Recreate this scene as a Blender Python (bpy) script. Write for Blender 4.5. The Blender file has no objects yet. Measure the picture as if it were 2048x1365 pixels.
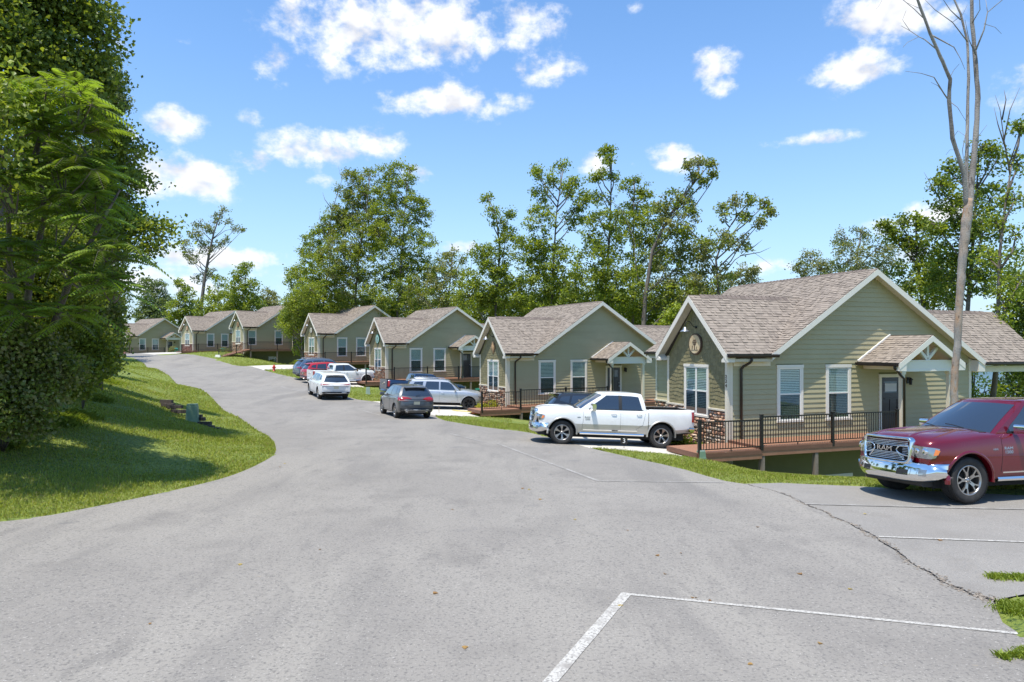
import bpy, bmesh, math, random
import numpy as np
from mathutils import Vector, Matrix
rnd = random.Random(7); rng = np.random.default_rng(7)
S = bpy.context.scene
COL = S.collection
# ------------------------------------------------------------------ camera
F = 1400.0; HZ = 694.25; CH = 2.9           # focal length and horizon row of a 2048 px wide frame, camera height
cd = bpy.data.cameras.new('camera'); cam = bpy.data.objects.new('camera', cd); COL.objects.link(cam)
cd.sensor_width = 36; cd.lens = 36*F/2048; cd.shift_y = (HZ-682.5)/2048
cd.clip_end = 4000; cd.clip_start = .1
cam.location = (0, 0, CH); cam.rotation_euler = (math.radians(90), 0, 0); S.camera = cam
# ------------------------------------------------------------------ light and exposure
S.view_settings.view_transform = 'Standard'; S.view_settings.look = 'None'
S.view_settings.gamma = 1; S.view_settings.exposure = 0.46
SUN_EL = math.radians(72.8); SUN_DIR = Vector((-.54, -.84, 0)).normalized()
sd = bpy.data.lights.new('sun', 'SUN'); sun = bpy.data.objects.new('sun', sd); COL.objects.link(sun)
sd.energy = 4.6; sd.angle = math.radians(.53); sd.color = (1, .94, .84)
tosun = Vector((SUN_DIR.x*math.cos(SUN_EL), SUN_DIR.y*math.cos(SUN_EL), math.sin(SUN_EL)))
sun.rotation_euler = tosun.to_track_quat('Z', 'Y').to_euler(); sun.location = (0, 0, 60)
W = bpy.data.worlds.new('World'); S.world = W; W.use_nodes = True
def build_world():
    nt = W.node_tree; N = nt.nodes; L = nt.links; N.clear()
    def n(t, **k):
        x = N.new(t)
        for a, b in k.items(): setattr(x, a, b)
        return x
    out = n('ShaderNodeOutputWorld'); bg = n('ShaderNodeBackground'); L.new(bg.outputs[0], out.inputs[0])
    sky = n('ShaderNodeTexSky', sky_type='NISHITA', sun_disc=False)
    sky.sun_elevation = SUN_EL; sky.sun_rotation = math.atan2(tosun.x, tosun.y)
    sky.air_density = 1.0; sky.dust_density = .6; sky.ozone_density = 1.6
    tc = n('ShaderNodeTexCoord'); sp = n('ShaderNodeSeparateXYZ'); L.new(tc.outputs['Generated'], sp.inputs[0])
    def m(op, a, b=None, c=None, clamp=False):
        x = n('ShaderNodeMath', operation=op); x.use_clamp = clamp
        for i, v in enumerate((a, b, c)):
            if v is None: continue
            if hasattr(v, 'links') or hasattr(v, 'is_linked'): L.new(v, x.inputs[i])
            else: x.inputs[i].default_value = v
        return x.outputs[0]
    # azimuth / elevation of the direction, in units of the cloud list below
    az = m('ARCTAN2', sp.outputs[0], sp.outputs[1]); 
    r = m('SQRT', m('ADD', m('MULTIPLY', sp.outputs[0], sp.outputs[0]), m('MULTIPLY', sp.outputs[1], sp.outputs[1])))
    el = m('ARCTAN2', sp.outputs[2], r)
    cmb = n('ShaderNodeCombineXYZ'); L.new(az, cmb.inputs[0]); L.new(m('MULTIPLY', el, 1.35), cmb.inputs[1])
    def noise(scale, detail, rough, off=0., yo=None):
        x = n('ShaderNodeTexNoise'); x.inputs['Scale'].default_value = scale; x.inputs['Detail'].default_value = detail
        x.inputs['Roughness'].default_value = rough
        ad = n('ShaderNodeVectorMath', operation='ADD'); L.new(cmb.outputs[0], ad.inputs[0]); ad.inputs[1].default_value = (off, off*.7, off) if yo is None else (0, yo, 0)
        L.new(ad.outputs[0], x.inputs['Vector']); return x.outputs[0]
    n1 = noise(17, 8, .62); n2 = noise(46, 5, .6, 4.2); n3 = noise(3.1, 3, .5, 9.)
    nn = m('ADD', m('MULTIPLY', m('SUBTRACT', n1, .5), 3.0), m('MULTIPLY', m('SUBTRACT', n2, .5), .8))
    # clouds: pixel centre, half sizes, weight
    CL = [(720,60,150,75,1.25),(850,55,170,75,1.2),(700,115,90,40,.8),(1060,50,80,55,1.0),(1090,140,75,34,1.0),(900,205,125,32,1.25),(930,215,90,26,1.0),
          (545,130,40,48,1.1),(353,248,50,34,1.35),(375,355,95,44,1.4),(510,237,30,17,1.0),(500,325,55,30,1.05),(640,300,110,42,1.1),(745,288,66,34,1.1),(650,362,44,18,.8),(835,350,42,22,.95),
          (715,198,26,18,.75),(1425,130,52,38,1.15),(1440,170,42,28,1.0),(1710,140,80,38,1.3),(1680,170,40,25,1.0),(1760,120,45,26,.8),(1620,280,110,15,.95),(1700,268,30,12,.8),
          (1350,315,48,28,1.25),(1190,328,34,24,1.25),(1275,330,24,16,.75),(1780,30,105,48,1.35),(1890,30,70,40,.9),(345,75,50,14,.7),(235,90,30,22,.9),(1270,12,24,16,.8),
          (600,470,30,8,.5),(420,515,160,24,1.3),(340,560,190,40,1.0),(560,545,120,22,.8),(1530,530,60,22,.9),(1870,430,60,36,1.15),(1760,450,60,22,.8),(930,495,50,14,1.0),(1830,510,70,26,1.0),(2050,380,60,30,.9),
          (250,270,26,14,.9),(1000,245,18,10,.6),(840,235,60,10,.6),(2150,150,150,60,1.2),(2500,260,200,60,1.2),(-150,180,130,60,1.2),(-600,90,240,80,1.2),(900,-140,240,70,1.2),(1500,-220,200,70,1.1)]
    mask = None
    for (px, py, rx, ry, w) in CL:
        a0 = math.atan2(px-1024, F); c = math.cos(a0)
        e0 = math.atan2((HZ-py)*c, F); ra = 1.22*rx*c*c/F; re = 1.22*ry*c/F*math.cos(e0)
        dx = m('MULTIPLY', m('SUBTRACT', az, a0), 1/ra); dy = m('MULTIPLY', m('SUBTRACT', el, e0), 1/re)
        d2 = m('ADD', m('MULTIPLY', dx, dx), m('MULTIPLY', dy, dy))
        g = m('MULTIPLY', m('POWER', 2.0, m('MULTIPLY', d2, -1.1)), w)
        mask = g if mask is None else m('MAXIMUM', mask, g)
    far = m('MULTIPLY', m('SUBTRACT', n3, .56, clamp=True), 5.0)      # loose cloud all round the rest of the sky
    side = m('GREATER_THAN', m('ABSOLUTE', az), .85)
    mask = m('MAXIMUM', mask, m('MULTIPLY', far, side))
    dens = m('ADD', m('SUBTRACT', mask, .58), m('MULTIPLY', nn, m('MULTIPLY', m('ADD', mask, .25, clamp=True), .75)))
    alpha = m('MULTIPLY', dens, 1.45, clamp=True)
    alpha = m('MULTIPLY', m('MULTIPLY', alpha, alpha), m('SUBTRACT', 3, m('MULTIPLY', 2, alpha)))
    # self shading of the cloud: thick cores and bases a little greyer
    n4 = noise(17, 3, .5, 0, .03); n5 = noise(17, 3, .5, 0, 0.)
    sh = m('MULTIPLY', m('SUBTRACT', m('MULTIPLY', m('SUBTRACT', n5, n4), 1.5), m('MULTIPLY', dens, .07)), 1.0)
    lum = m('ADD', 1.0, sh, clamp=True); lum = m('MAXIMUM', lum, .76)
    cc = n('ShaderNodeCombineXYZ'); L.new(m('MULTIPLY', lum, 7.2), cc.inputs[0]); L.new(m('MULTIPLY', lum, 7.35), cc.inputs[1]); L.new(m('ADD', m('MULTIPLY', lum, 6.9), .75), cc.inputs[2])
    # thin milky band low over the horizon
    haze = m('POWER', 2.0, m('MULTIPLY', m('ABSOLUTE', el), -8.)); 
    hz = n('ShaderNodeMix', data_type='RGBA'); L.new(m('MULTIPLY', haze, .85), hz.inputs['Factor'])
    tint = n('ShaderNodeMix', data_type='RGBA', blend_type='MULTIPLY'); tint.inputs['Factor'].default_value = 1
    L.new(sky.outputs[0], tint.inputs['A']); tint.inputs['B'].default_value = SKY_TINT
    L.new(tint.outputs['Result'], hz.inputs['A']); hz.inputs['B'].default_value = (5.0, 5.7, 6.6, 1)
    mx = n('ShaderNodeMix', data_type='RGBA'); L.new(alpha, mx.inputs['Factor']); L.new(hz.outputs['Result'], mx.inputs['A']); L.new(cc.outputs[0], mx.inputs['B'])
    L.new(mx.outputs['Result'], bg.inputs[0]); bg.inputs[1].default_value = .112
SKY_TINT = (.84, 1.27, 1.6, 1)
build_world()
# ------------------------------------------------------------------ helpers
def tag(o, label=None, cat=None, group=None, kind=None):
    if label: o['label'] = label
    if cat: o['category'] = cat
    if group: o['group'] = group
    if kind: o['kind'] = kind
    return o
def empty(name, loc=(0, 0, 0), rz=0., **k):
    o = bpy.data.objects.new(name, None); COL.objects.link(o); o.location = loc; o.rotation_euler = (0, 0, rz); o.empty_display_size = .2
    return tag(o, **k)
def link(name, me, parent=None, loc=None, rz=0):
    o = bpy.data.objects.new(name, me); COL.objects.link(o)
    if parent: o.parent = parent
    if loc is not None: o.location = loc
    if rz: o.rotation_euler = (0, 0, rz)
    return o
def copy_tree(o, parent=None):
    c = o.copy(); COL.objects.link(c)
    if parent: c.parent = parent
    for ch in o.children: copy_tree(ch, c)
    return c
class MB:
    def __init__(s): s.v = []; s.f = []; s.c = []; s.mi = []; s.sm = []; s.cur = 0; s.smooth = False; s.col = None; s.M = None
    def add(s, vs, fs, col=None):
        b = len(s.v)
        if s.M is not None: vs = [s.M @ Vector(p) for p in vs]
        s.v.extend([tuple(p) for p in vs]); s.f.extend([tuple(i+b for i in f) for f in fs])
        s.mi += [s.cur]*len(fs); s.sm += [s.smooth]*len(fs); s.c += [col if col is not None else (s.col if s.col is not None else (1, 1, 1))]*len(vs)
    def box(s, x0, x1, y0, y1, z0, z1, col=None):
        s.add([(x0,y0,z0),(x1,y0,z0),(x1,y1,z0),(x0,y1,z0),(x0,y0,z1),(x1,y0,z1),(x1,y1,z1),(x0,y1,z1)],
              [(0,3,2,1),(4,5,6,7),(0,1,5,4),(1,2,6,5),(2,3,7,6),(3,0,4,7)], col)
    def rbox(s, x0, x1, y0, y1, z0, z1, r=.02, ax='z', n=3, col=None):
        """box with the edges along one axis rounded"""
        a = dict(x=(y0,y1,z0,z1,x0,x1), y=(x0,x1,z0,z1,y0,y1), z=(x0,x1,y0,y1,z0,z1))[ax]
        P = []
        for cx, cy, t0 in ((a[1]-r,a[3]-r,0),(a[0]+r,a[3]-r,90),(a[0]+r,a[2]+r,180),(a[1]-r,a[2]+r,270)):
            for i in range(n+1):
                t = math.radians(t0+90*i/n); P.append((cx+r*math.cos(t), cy+r*math.sin(t)))
        mp = dict(x=lambda p,q,w:(w,p,q), y=lambda p,q,w:(p,w,q), z=lambda p,q,w:(p,q,w))[ax]
        m_ = len(P); vs = [mp(p,q,a[4]) for p,q in P]+[mp(p,q,a[5]) for p,q in P]
        s.add(vs, [(i,(i+1)%m_,m_+(i+1)%m_,m_+i) for i in range(m_)]+[tuple(range(m_))[::-1], tuple(range(m_,2*m_))], col)
    def prism(s, poly, d0, d1, ax='y', col=None):
        """2D polygon extruded along an axis. ax y: poly is (x,z); ax x: (y,z); ax z: (x,y)"""
        mp = dict(x=lambda p,q,w:(w,p,q), y=lambda p,q,w:(p,w,q), z=lambda p,q,w:(p,q,w))[ax]
        m_ = len(poly); vs = [mp(p,q,d0) for p,q in poly]+[mp(p,q,d1) for p,q in poly]
        s.add(vs, [(i,(i+1)%m_,m_+(i+1)%m_,m_+i) for i in range(m_)]+[tuple(range(m_))[::-1], tuple(range(m_,2*m_))], col)
    def beam(s, a, b, w, h, up=(0, 0, 1), col=None):
        a = Vector(a); b = Vector(b); d = (b-a).normalized(); sd_ = d.cross(Vector(up)).normalized(); u = sd_.cross(d)
        vs = [p+sd_*i*w/2+u*j*h/2 for p in (a, b) for i, j in ((-1,-1),(1,-1),(1,1),(-1,1))]
        s.add(vs, [(0,1,2,3),(7,6,5,4),(0,4,5,1),(1,5,6,2),(2,6,7,3),(3,7,4,0)], col)
    def tube(s, pts, rad, n=8, cap=True, col=None):
        pts = [Vector(p) for p in pts]; k = len(pts)
        if not hasattr(rad, '__len__'): rad = [rad]*k
        vs = []; prev = None
        for i, p in enumerate(pts):
            d = (pts[min(i+1, k-1)]-pts[max(i-1, 0)])
            d = d.normalized() if d.length > 1e-9 else Vector((0, 0, 1))
            if prev is None: a = d.orthogonal().normalized()
            else:
                a = prev-d*prev.dot(d); a = a.normalized() if a.length > 1e-6 else d.orthogonal().normalized()
            prev = a; b = d.cross(a)
            for j in range(n):
                t = 2*math.pi*j/n; vs.append(p+(a*math.cos(t)+b*math.sin(t))*rad[i])
        fs = [(i*n+j, i*n+(j+1)%n, (i+1)*n+(j+1)%n, (i+1)*n+j) for i in range(k-1) for j in range(n)]
        if cap: fs += [tuple(range(n))[::-1], tuple(range((k-1)*n, k*n))]
        s.add(vs, fs, col)
    def lathe(s, prof, n=24, ax='z', org=(0, 0, 0), col=None, a0=0., a1=360.):
        full = abs(a1-a0) >= 360; m_ = n if full else n+1
        vs = []
        for (r, h) in prof:
            for j in range(m_):
                t = math.radians(a0+(a1-a0)*j/n); c, d = r*math.cos(t), r*math.sin(t)
                q = dict(z=(c,d,h), y=(c,h,d), x=(h,c,d))[ax]; vs.append((q[0]+org[0], q[1]+org[1], q[2]+org[2]))
        fs = []
        for i in range(len(prof)-1):
            for j in range(n if full else n):
                j2 = (j+1) % m_ if full else j+1
                f = (i*m_+j, i*m_+j2, (i+1)*m_+j2, (i+1)*m_+j)
                fs.append(f if ax != 'y' else f[::-1])
        s.add(vs, fs, col)
    def grid(s, rows, close=False, col=None):
        """rows: list of equal length point rows"""
        n = len(rows[0]); vs = [p for r in rows for p in r]
        fs = [(i*n+j, i*n+(j+1)%n, (i+1)*n+(j+1)%n, (i+1)*n+j) for i in range(len(rows)-1) for j in range(n if close else n-1)]
        s.add(vs, fs, col)
    def mesh(s, name, mats):
        me = bpy.data.meshes.new(name); me.from_pydata(s.v, [], s.f)
        for m_ in (mats if isinstance(mats, (list, tuple)) else [mats]): me.materials.append(m_)
        if any(s.mi): me.polygons.foreach_set('material_index', s.mi)
        if any(s.sm): me.polygons.foreach_set('use_smooth', s.sm)
        if any(c != (1, 1, 1) for c in s.c):
            ca = me.color_attributes.new('col', 'FLOAT_COLOR', 'POINT')
            ca.data.foreach_set('color', np.hstack([np.array(s.c, dtype=np.float32), np.ones((len(s.c), 1), np.float32)]).ravel())
        me.update(); return me
    def build(s, name, mats, parent=None, fix=False, **k):
        me = s.mesh(name, mats)
        if fix:
            bm = bmesh.new(); bm.from_mesh(me); bmesh.ops.recalc_face_normals(bm, faces=bm.faces); bm.to_mesh(me); bm.free()
        return tag(link(name, me, parent), **k)
def np_mesh(name, V, Fc, mat, col=None, smooth=False):
    """V (n,3), Fc (m,k) arrays"""
    me = bpy.data.meshes.new(name); V = np.ascontiguousarray(V, dtype=np.float32); Fc = np.ascontiguousarray(Fc, dtype=np.int32)
    m_, k = Fc.shape
    me.vertices.add(len(V)); me.vertices.foreach_set('co', V.ravel())
    me.loops.add(m_*k); me.loops.foreach_set('vertex_index', Fc.ravel())
    me.polygons.add(m_); me.polygons.foreach_set('loop_start', np.arange(0, m_*k, k, dtype=np.int32))
    me.materials.append(mat)
    if smooth: me.polygons.foreach_set('use_smooth', np.ones(m_, dtype=bool))
    me.update(calc_edges=True)
    if col is not None:
        ca = me.color_attributes.new('col', 'FLOAT_COLOR', 'POINT')
        ca.data.foreach_set('color', np.hstack([col.astype(np.float32), np.ones((len(col), 1), np.float32)]).ravel())
    return me
# ------------------------------------------------------------------ materials
def mat(name, base=(.5,.5,.5), rough=.6, metal=0., spec=.5, noise=None, bump=None, attr=False, coat=0., trans=0., emis=None, coords='Object'):
    """noise: list of (scale, detail, colour, low, high[, stretch]) blended over base; bump: list of (scale, detail, strength, distance)"""
    m = bpy.data.materials.new(name); m.use_nodes = True; nt = m.node_tree; N = nt.nodes; L = nt.links
    p = N['Principled BSDF']; p.inputs['Roughness'].default_value = rough; p.inputs['Metallic'].default_value = metal
    p.inputs['Specular IOR Level'].default_value = spec; p.inputs['Coat Weight'].default_value = coat; p.inputs['Coat Roughness'].default_value = .04
    tc = N.new('ShaderNodeTexCoord'); src = None
    def rgb(c):
        x = N.new('ShaderNodeRGB'); x.outputs[0].default_value = (*c, 1); return x.outputs[0]
    cur = rgb(base)
    for it in (noise or []):
        sc, det, colr, lo, hi = it[:5]; st = it[5] if len(it) > 5 else (1, 1, 1)
        mp = N.new('ShaderNodeMapping'); mp.inputs['Scale'].default_value = st; L.new(tc.outputs[coords], mp.inputs[0])
        x = N.new('ShaderNodeTexNoise'); x.inputs['Scale'].default_value = sc; x.inputs['Detail'].default_value = det; x.inputs['Roughness'].default_value = .6
        L.new(mp.outputs[0], x.inputs['Vector'])
        r = N.new('ShaderNodeMapRange'); r.inputs['From Min'].default_value = lo; r.inputs['From Max'].default_value = hi; L.new(x.outputs[0], r.inputs[0])
        mx = N.new('ShaderNodeMix'); mx.data_type = 'RGBA'; L.new(r.outputs[0], mx.inputs['Factor']); L.new(cur, mx.inputs['A']); mx.inputs['B'].default_value = (*colr, 1)
        cur = mx.outputs['Result']
    if attr:
        a = N.new('ShaderNodeAttribute'); a.attribute_name = 'col'
        mx = N.new('ShaderNodeMix'); mx.data_type = 'RGBA'; mx.blend_type = 'MULTIPLY'; mx.inputs['Factor'].default_value = 1
        L.new(cur, mx.inputs['A']); L.new(a.outputs['Color'], mx.inputs['B']); cur = mx.outputs['Result']
    L.new(cur, p.inputs['Base Color'])
    nrm = None
    for (sc, det, stg, dist) in (bump or []):
        x = N.new('ShaderNodeTexNoise'); x.inputs['Scale'].default_value = sc; x.inputs['Detail'].default_value = det
        L.new(tc.outputs[coords], x.inputs['Vector'])
        b = N.new('ShaderNodeBump'); b.inputs['Strength'].default_value = stg; b.inputs['Distance'].default_value = dist
        L.new(x.outputs[0], b.inputs['Height'])
        if nrm: L.new(nrm, b.inputs['Normal'])
        nrm = b.outputs[0]
    if nrm: L.new(nrm, p.inputs['Normal'])
    if emis: p.inputs['Emission Color'].default_value = (*emis[:3], 1); p.inputs['Emission Strength'].default_value = emis[3]
    return m
def leafmat(name, trans=.35, rough=.5):
    m = bpy.data.materials.new(name); m.use_nodes = True; nt = m.node_tree; N = nt.nodes; L = nt.links
    p = N['Principled BSDF']; out = N['Material Output']; p.inputs['Roughness'].default_value = rough; p.inputs['Specular IOR Level'].default_value = .35
    a = N.new('ShaderNodeAttribute'); a.attribute_name = 'col'; L.new(a.outputs['Color'], p.inputs['Base Color'])
    t = N.new('ShaderNodeBsdfTranslucent'); mx = N.new('ShaderNodeMix'); mx.data_type = 'RGBA'; mx.blend_type = 'MULTIPLY'; mx.inputs['Factor'].default_value = 1
    L.new(a.outputs['Color'], mx.inputs['A']); mx.inputs['B'].default_value = (1.5, 1.45, .55, 1); L.new(mx.outputs['Result'], t.inputs[0])
    ms = N.new('ShaderNodeMixShader'); ms.inputs[0].default_value = trans; L.new(p.outputs[0], ms.inputs[1]); L.new(t.outputs[0], ms.inputs[2]); L.new(ms.outputs[0], out.inputs[0])
    return m
def glassmat(name, tint, refl=.08, alpha=.6, rough=.02):
    """window pane: tinted, see-through, with a mirror reflection that grows at grazing angles"""
    m = bpy.data.materials.new(name); m.use_nodes = True; nt = m.node_tree; N = nt.nodes; L = nt.links; out = N['Material Output']; N.remove(N['Principled BSDF'])
    g = N.new('ShaderNodeBsdfGlossy'); g.inputs['Roughness'].default_value = rough; g.inputs[0].default_value = (.9, .95, 1, 1)
    t = N.new('ShaderNodeBsdfTransparent'); t.inputs[0].default_value = (*tint, 1)
    d = N.new('ShaderNodeBsdfDiffuse'); d.inputs[0].default_value = (tint[0]*.12, tint[1]*.12, tint[2]*.12, 1)
    m1 = N.new('ShaderNodeMixShader'); m1.inputs[0].default_value = alpha; L.new(d.outputs[0], m1.inputs[2]); L.new(t.outputs[0], m1.inputs[1])
    m1.inputs[0].default_value = 1-alpha
    lw = N.new('ShaderNodeFresnel'); lw.inputs[0].default_value = 1.5
    ad = N.new('ShaderNodeMath'); ad.operation = 'ADD'; L.new(lw.outputs[0], ad.inputs[0]); ad.inputs[1].default_value = refl; ad.use_clamp = True
    ge = N.new('ShaderNodeNewGeometry'); bf = N.new('ShaderNodeMath'); bf.operation = 'SUBTRACT'; bf.inputs[0].default_value = 1; L.new(ge.outputs['Backfacing'], bf.inputs[1]); mu = N.new('ShaderNodeMath'); mu.operation = 'MULTIPLY'; L.new(ad.outputs[0], mu.inputs[0]); L.new(bf.outputs[0], mu.inputs[1])
    m2 = N.new('ShaderNodeMixShader'); L.new(mu.outputs[0], m2.inputs[0]); L.new(m1.outputs[0], m2.inputs[1]); L.new(g.outputs[0], m2.inputs[2]); L.new(m2.outputs[0], out.inputs[0])
    return m
M = {}
M['asphalt'] = mat('asphalt', (.228,.21,.186), .92, noise=[(.2,3,(.262,.242,.213),.42,.62),(.7,5,(.19,.175,.156),.5,.7),(.45,3,(.262,.242,.212),.48,.62,(1,.22,1)),(.6,4,(.192,.178,.16),.54,.68,(1,.16,1)),(2.2,5,(.185,.171,.153),.58,.74,(1,.3,1)),(9,4,(.18,.166,.15),.56,.74),(28,4,(.115,.108,.1),.52,.7),(42,3,(.4,.375,.34),.61,.73),(1.7,3,(.15,.142,.132),.7,.76),(6,4,(.3,.25,.18),.7,.8),(.6,2,(.17,.16,.15),.68,.74)],
    bump=[(60,4,.8,.007),(18,4,.3,.008)])
M['asphalt2'] = mat('asphalt_pad', (.232,.215,.192), .92, noise=[(.5,4,(.262,.243,.216),.42,.68),(1.6,5,(.21,.192,.168),.5,.75),(60,3,(.145,.14,.138),.53,.68),(70,2,(.42,.41,.39),.62,.72)], bump=[(90,3,.9,.008)])
M['paint'] = mat('worn_road_paint', (.46,.44,.4), .85, noise=[(35,5,(.24,.225,.205),.5,.6),(5,5,(.27,.25,.225),.5,.68)], bump=[(90,3,.8,.006)])
M['paint_faint'] = mat('faint_road_paint', (.36,.345,.32), .85, noise=[(35,4,(.23,.215,.195),.44,.58),(3,4,(.23,.215,.195),.45,.6)], bump=[(90,3,.8,.006)])
M['concrete'] = mat('concrete', (.5,.47,.41), .9, noise=[(1.2,5,(.58,.55,.49),.4,.7),(4,5,(.4,.37,.32),.55,.8),(60,3,(.4,.37,.33),.55,.7)], bump=[(60,3,.3,.004)])
M['crack'] = mat('cracked_asphalt_rubble', (.2,.18,.155), .95, noise=[(30,4,(.2,.17,.14),.45,.65),(80,2,(.3,.27,.24),.6,.7)], attr=True)
M['soil'] = mat('soil', (.16,.1,.062), .95, noise=[(8,5,(.25,.16,.1),.4,.7),(40,3,(.08,.05,.03),.55,.7)], bump=[(30,4,.8,.02)])
M['mulch'] = mat('red_mulch', (.3,.13,.06), .95, noise=[(30,5,(.14,.06,.03),.45,.6),(60,3,(.4,.22,.12),.6,.7)], bump=[(50,4,1,.02)])
M['turf'] = mat('turf', (.19,.235,.035), .95, noise=[(.25,4,(.24,.275,.055),.42,.62),(1.3,5,(.15,.2,.03),.48,.68),(14,4,(.04,.08,.012),.5,.65),(45,3,(.14,.2,.04),.55,.72),(3,4,(.17,.15,.06),.66,.8)], bump=[(30,5,1,.05),(9,4,.6,.08)])
M['blade'] = leafmat('grass_blade', .3, .6)
M['leaf'] = leafmat('leaf', .44, .45)
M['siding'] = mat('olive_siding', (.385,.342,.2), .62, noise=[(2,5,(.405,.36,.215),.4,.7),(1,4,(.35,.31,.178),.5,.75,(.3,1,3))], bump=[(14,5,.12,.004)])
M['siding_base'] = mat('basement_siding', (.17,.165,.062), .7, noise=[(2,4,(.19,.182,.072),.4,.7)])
M['shake'] = mat('olive_shake', (.2,.175,.088), .75, attr=True, noise=[(4,4,(.225,.197,.104),.4,.7)], bump=[(30,4,.35,.006)])
M['trim'] = mat('cream_trim', (.69,.63,.5), .5, noise=[(3,4,(.62,.56,.44),.5,.8)])
M['white'] = mat('white_vinyl', (.79,.76,.7), .4)
M['soffit'] = mat('soffit', (.6,.54,.43), .7)
M['gutter'] = mat('brown_gutter', (.035,.026,.022), .38, metal=.2)
M['shingle'] = mat('asphalt_shingle', (1,1,1), .93, attr=True, noise=[(70,3,(.72,.7,.68),.5,.7)], bump=[(80,3,.6,.004)])
M['roofdeck'] = mat('roof_deck', (.1,.08,.065), .9)
M['stone'] = mat('fieldstone', (1,1,1), .88, attr=True, noise=[(11,5,(.66,.52,.42),.45,.7),(30,4,(1.25,1.15,1.0),.58,.75)], bump=[(16,5,.8,.03)])
M['mortar'] = mat('mortar', (.14,.1,.075), .95, bump=[(30,4,.6,.01)])
M['door'] = mat('dark_door', (.022,.018,.022), .32, coat=.2)
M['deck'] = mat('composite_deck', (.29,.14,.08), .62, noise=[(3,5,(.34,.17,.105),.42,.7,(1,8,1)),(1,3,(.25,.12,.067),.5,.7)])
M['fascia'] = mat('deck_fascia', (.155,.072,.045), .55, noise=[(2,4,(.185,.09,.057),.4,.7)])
M['post_wood'] = mat('grey_post_wood', (.24,.19,.15), .9, noise=[(9,5,(.13,.1,.08),.45,.65,(1,1,.15))], bump=[(30,4,.5,.006)])
M['rail'] = mat('bronze_rail', (.022,.019,.017), .42, metal=.3)
M['dark'] = mat('dark_interior', (.012,.013,.014), .9)
M['room'] = mat('dim_room', (.12,.13,.13), .9)
M['blind'] = mat('blind_slat', (.85,.87,.84), .6)
M['pane_up'] = glassmat('upper_pane', (.84,.9,.88), .05, .97)
M['pane_low'] = glassmat('lower_pane_with_screen', (.56,.62,.62), .04, .93)
M['pane_dark'] = glassmat('dark_pane', (.12,.15,.17), .12, .7)
M['steel'] = mat('galvanised_steel', (.42,.45,.5), .35, metal=.8)
M['black'] = mat('black_metal', (.015,.015,.016), .4, metal=.4)
M['util_green'] = mat('utility_green', (.16,.25,.16), .6, noise=[(4,4,(.2,.29,.2),.45,.7)])
M['util_pale'] = mat('utility_pale_green', (.36,.45,.38), .6)
M['bin_teal'] = mat('teal_plastic', (.02,.23,.2), .45)
M['bin_green'] = mat('green_plastic', (.012,.12,.075), .45)
M['red_paint'] = mat('hydrant_red', (.52,.03,.025), .4)
M['timber'] = mat('weathered_timber', (.07,.055,.045), .92, noise=[(5,5,(.13,.105,.085),.45,.7,(6,1,1)),(20,4,(.05,.035,.028),.52,.7)], bump=[(20,5,.8,.015)])
M['water'] = mat('lake_water', (.09,.17,.24), .18, bump=[(.35,3,.3,.25)])
M['hill'] = mat('wooded_hill', (.06,.09,.055), .95, noise=[(.09,6,(.035,.06,.045),.42,.62),(.3,5,(.1,.13,.08),.5,.7)], bump=[(.12,6,1,4.)])
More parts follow.
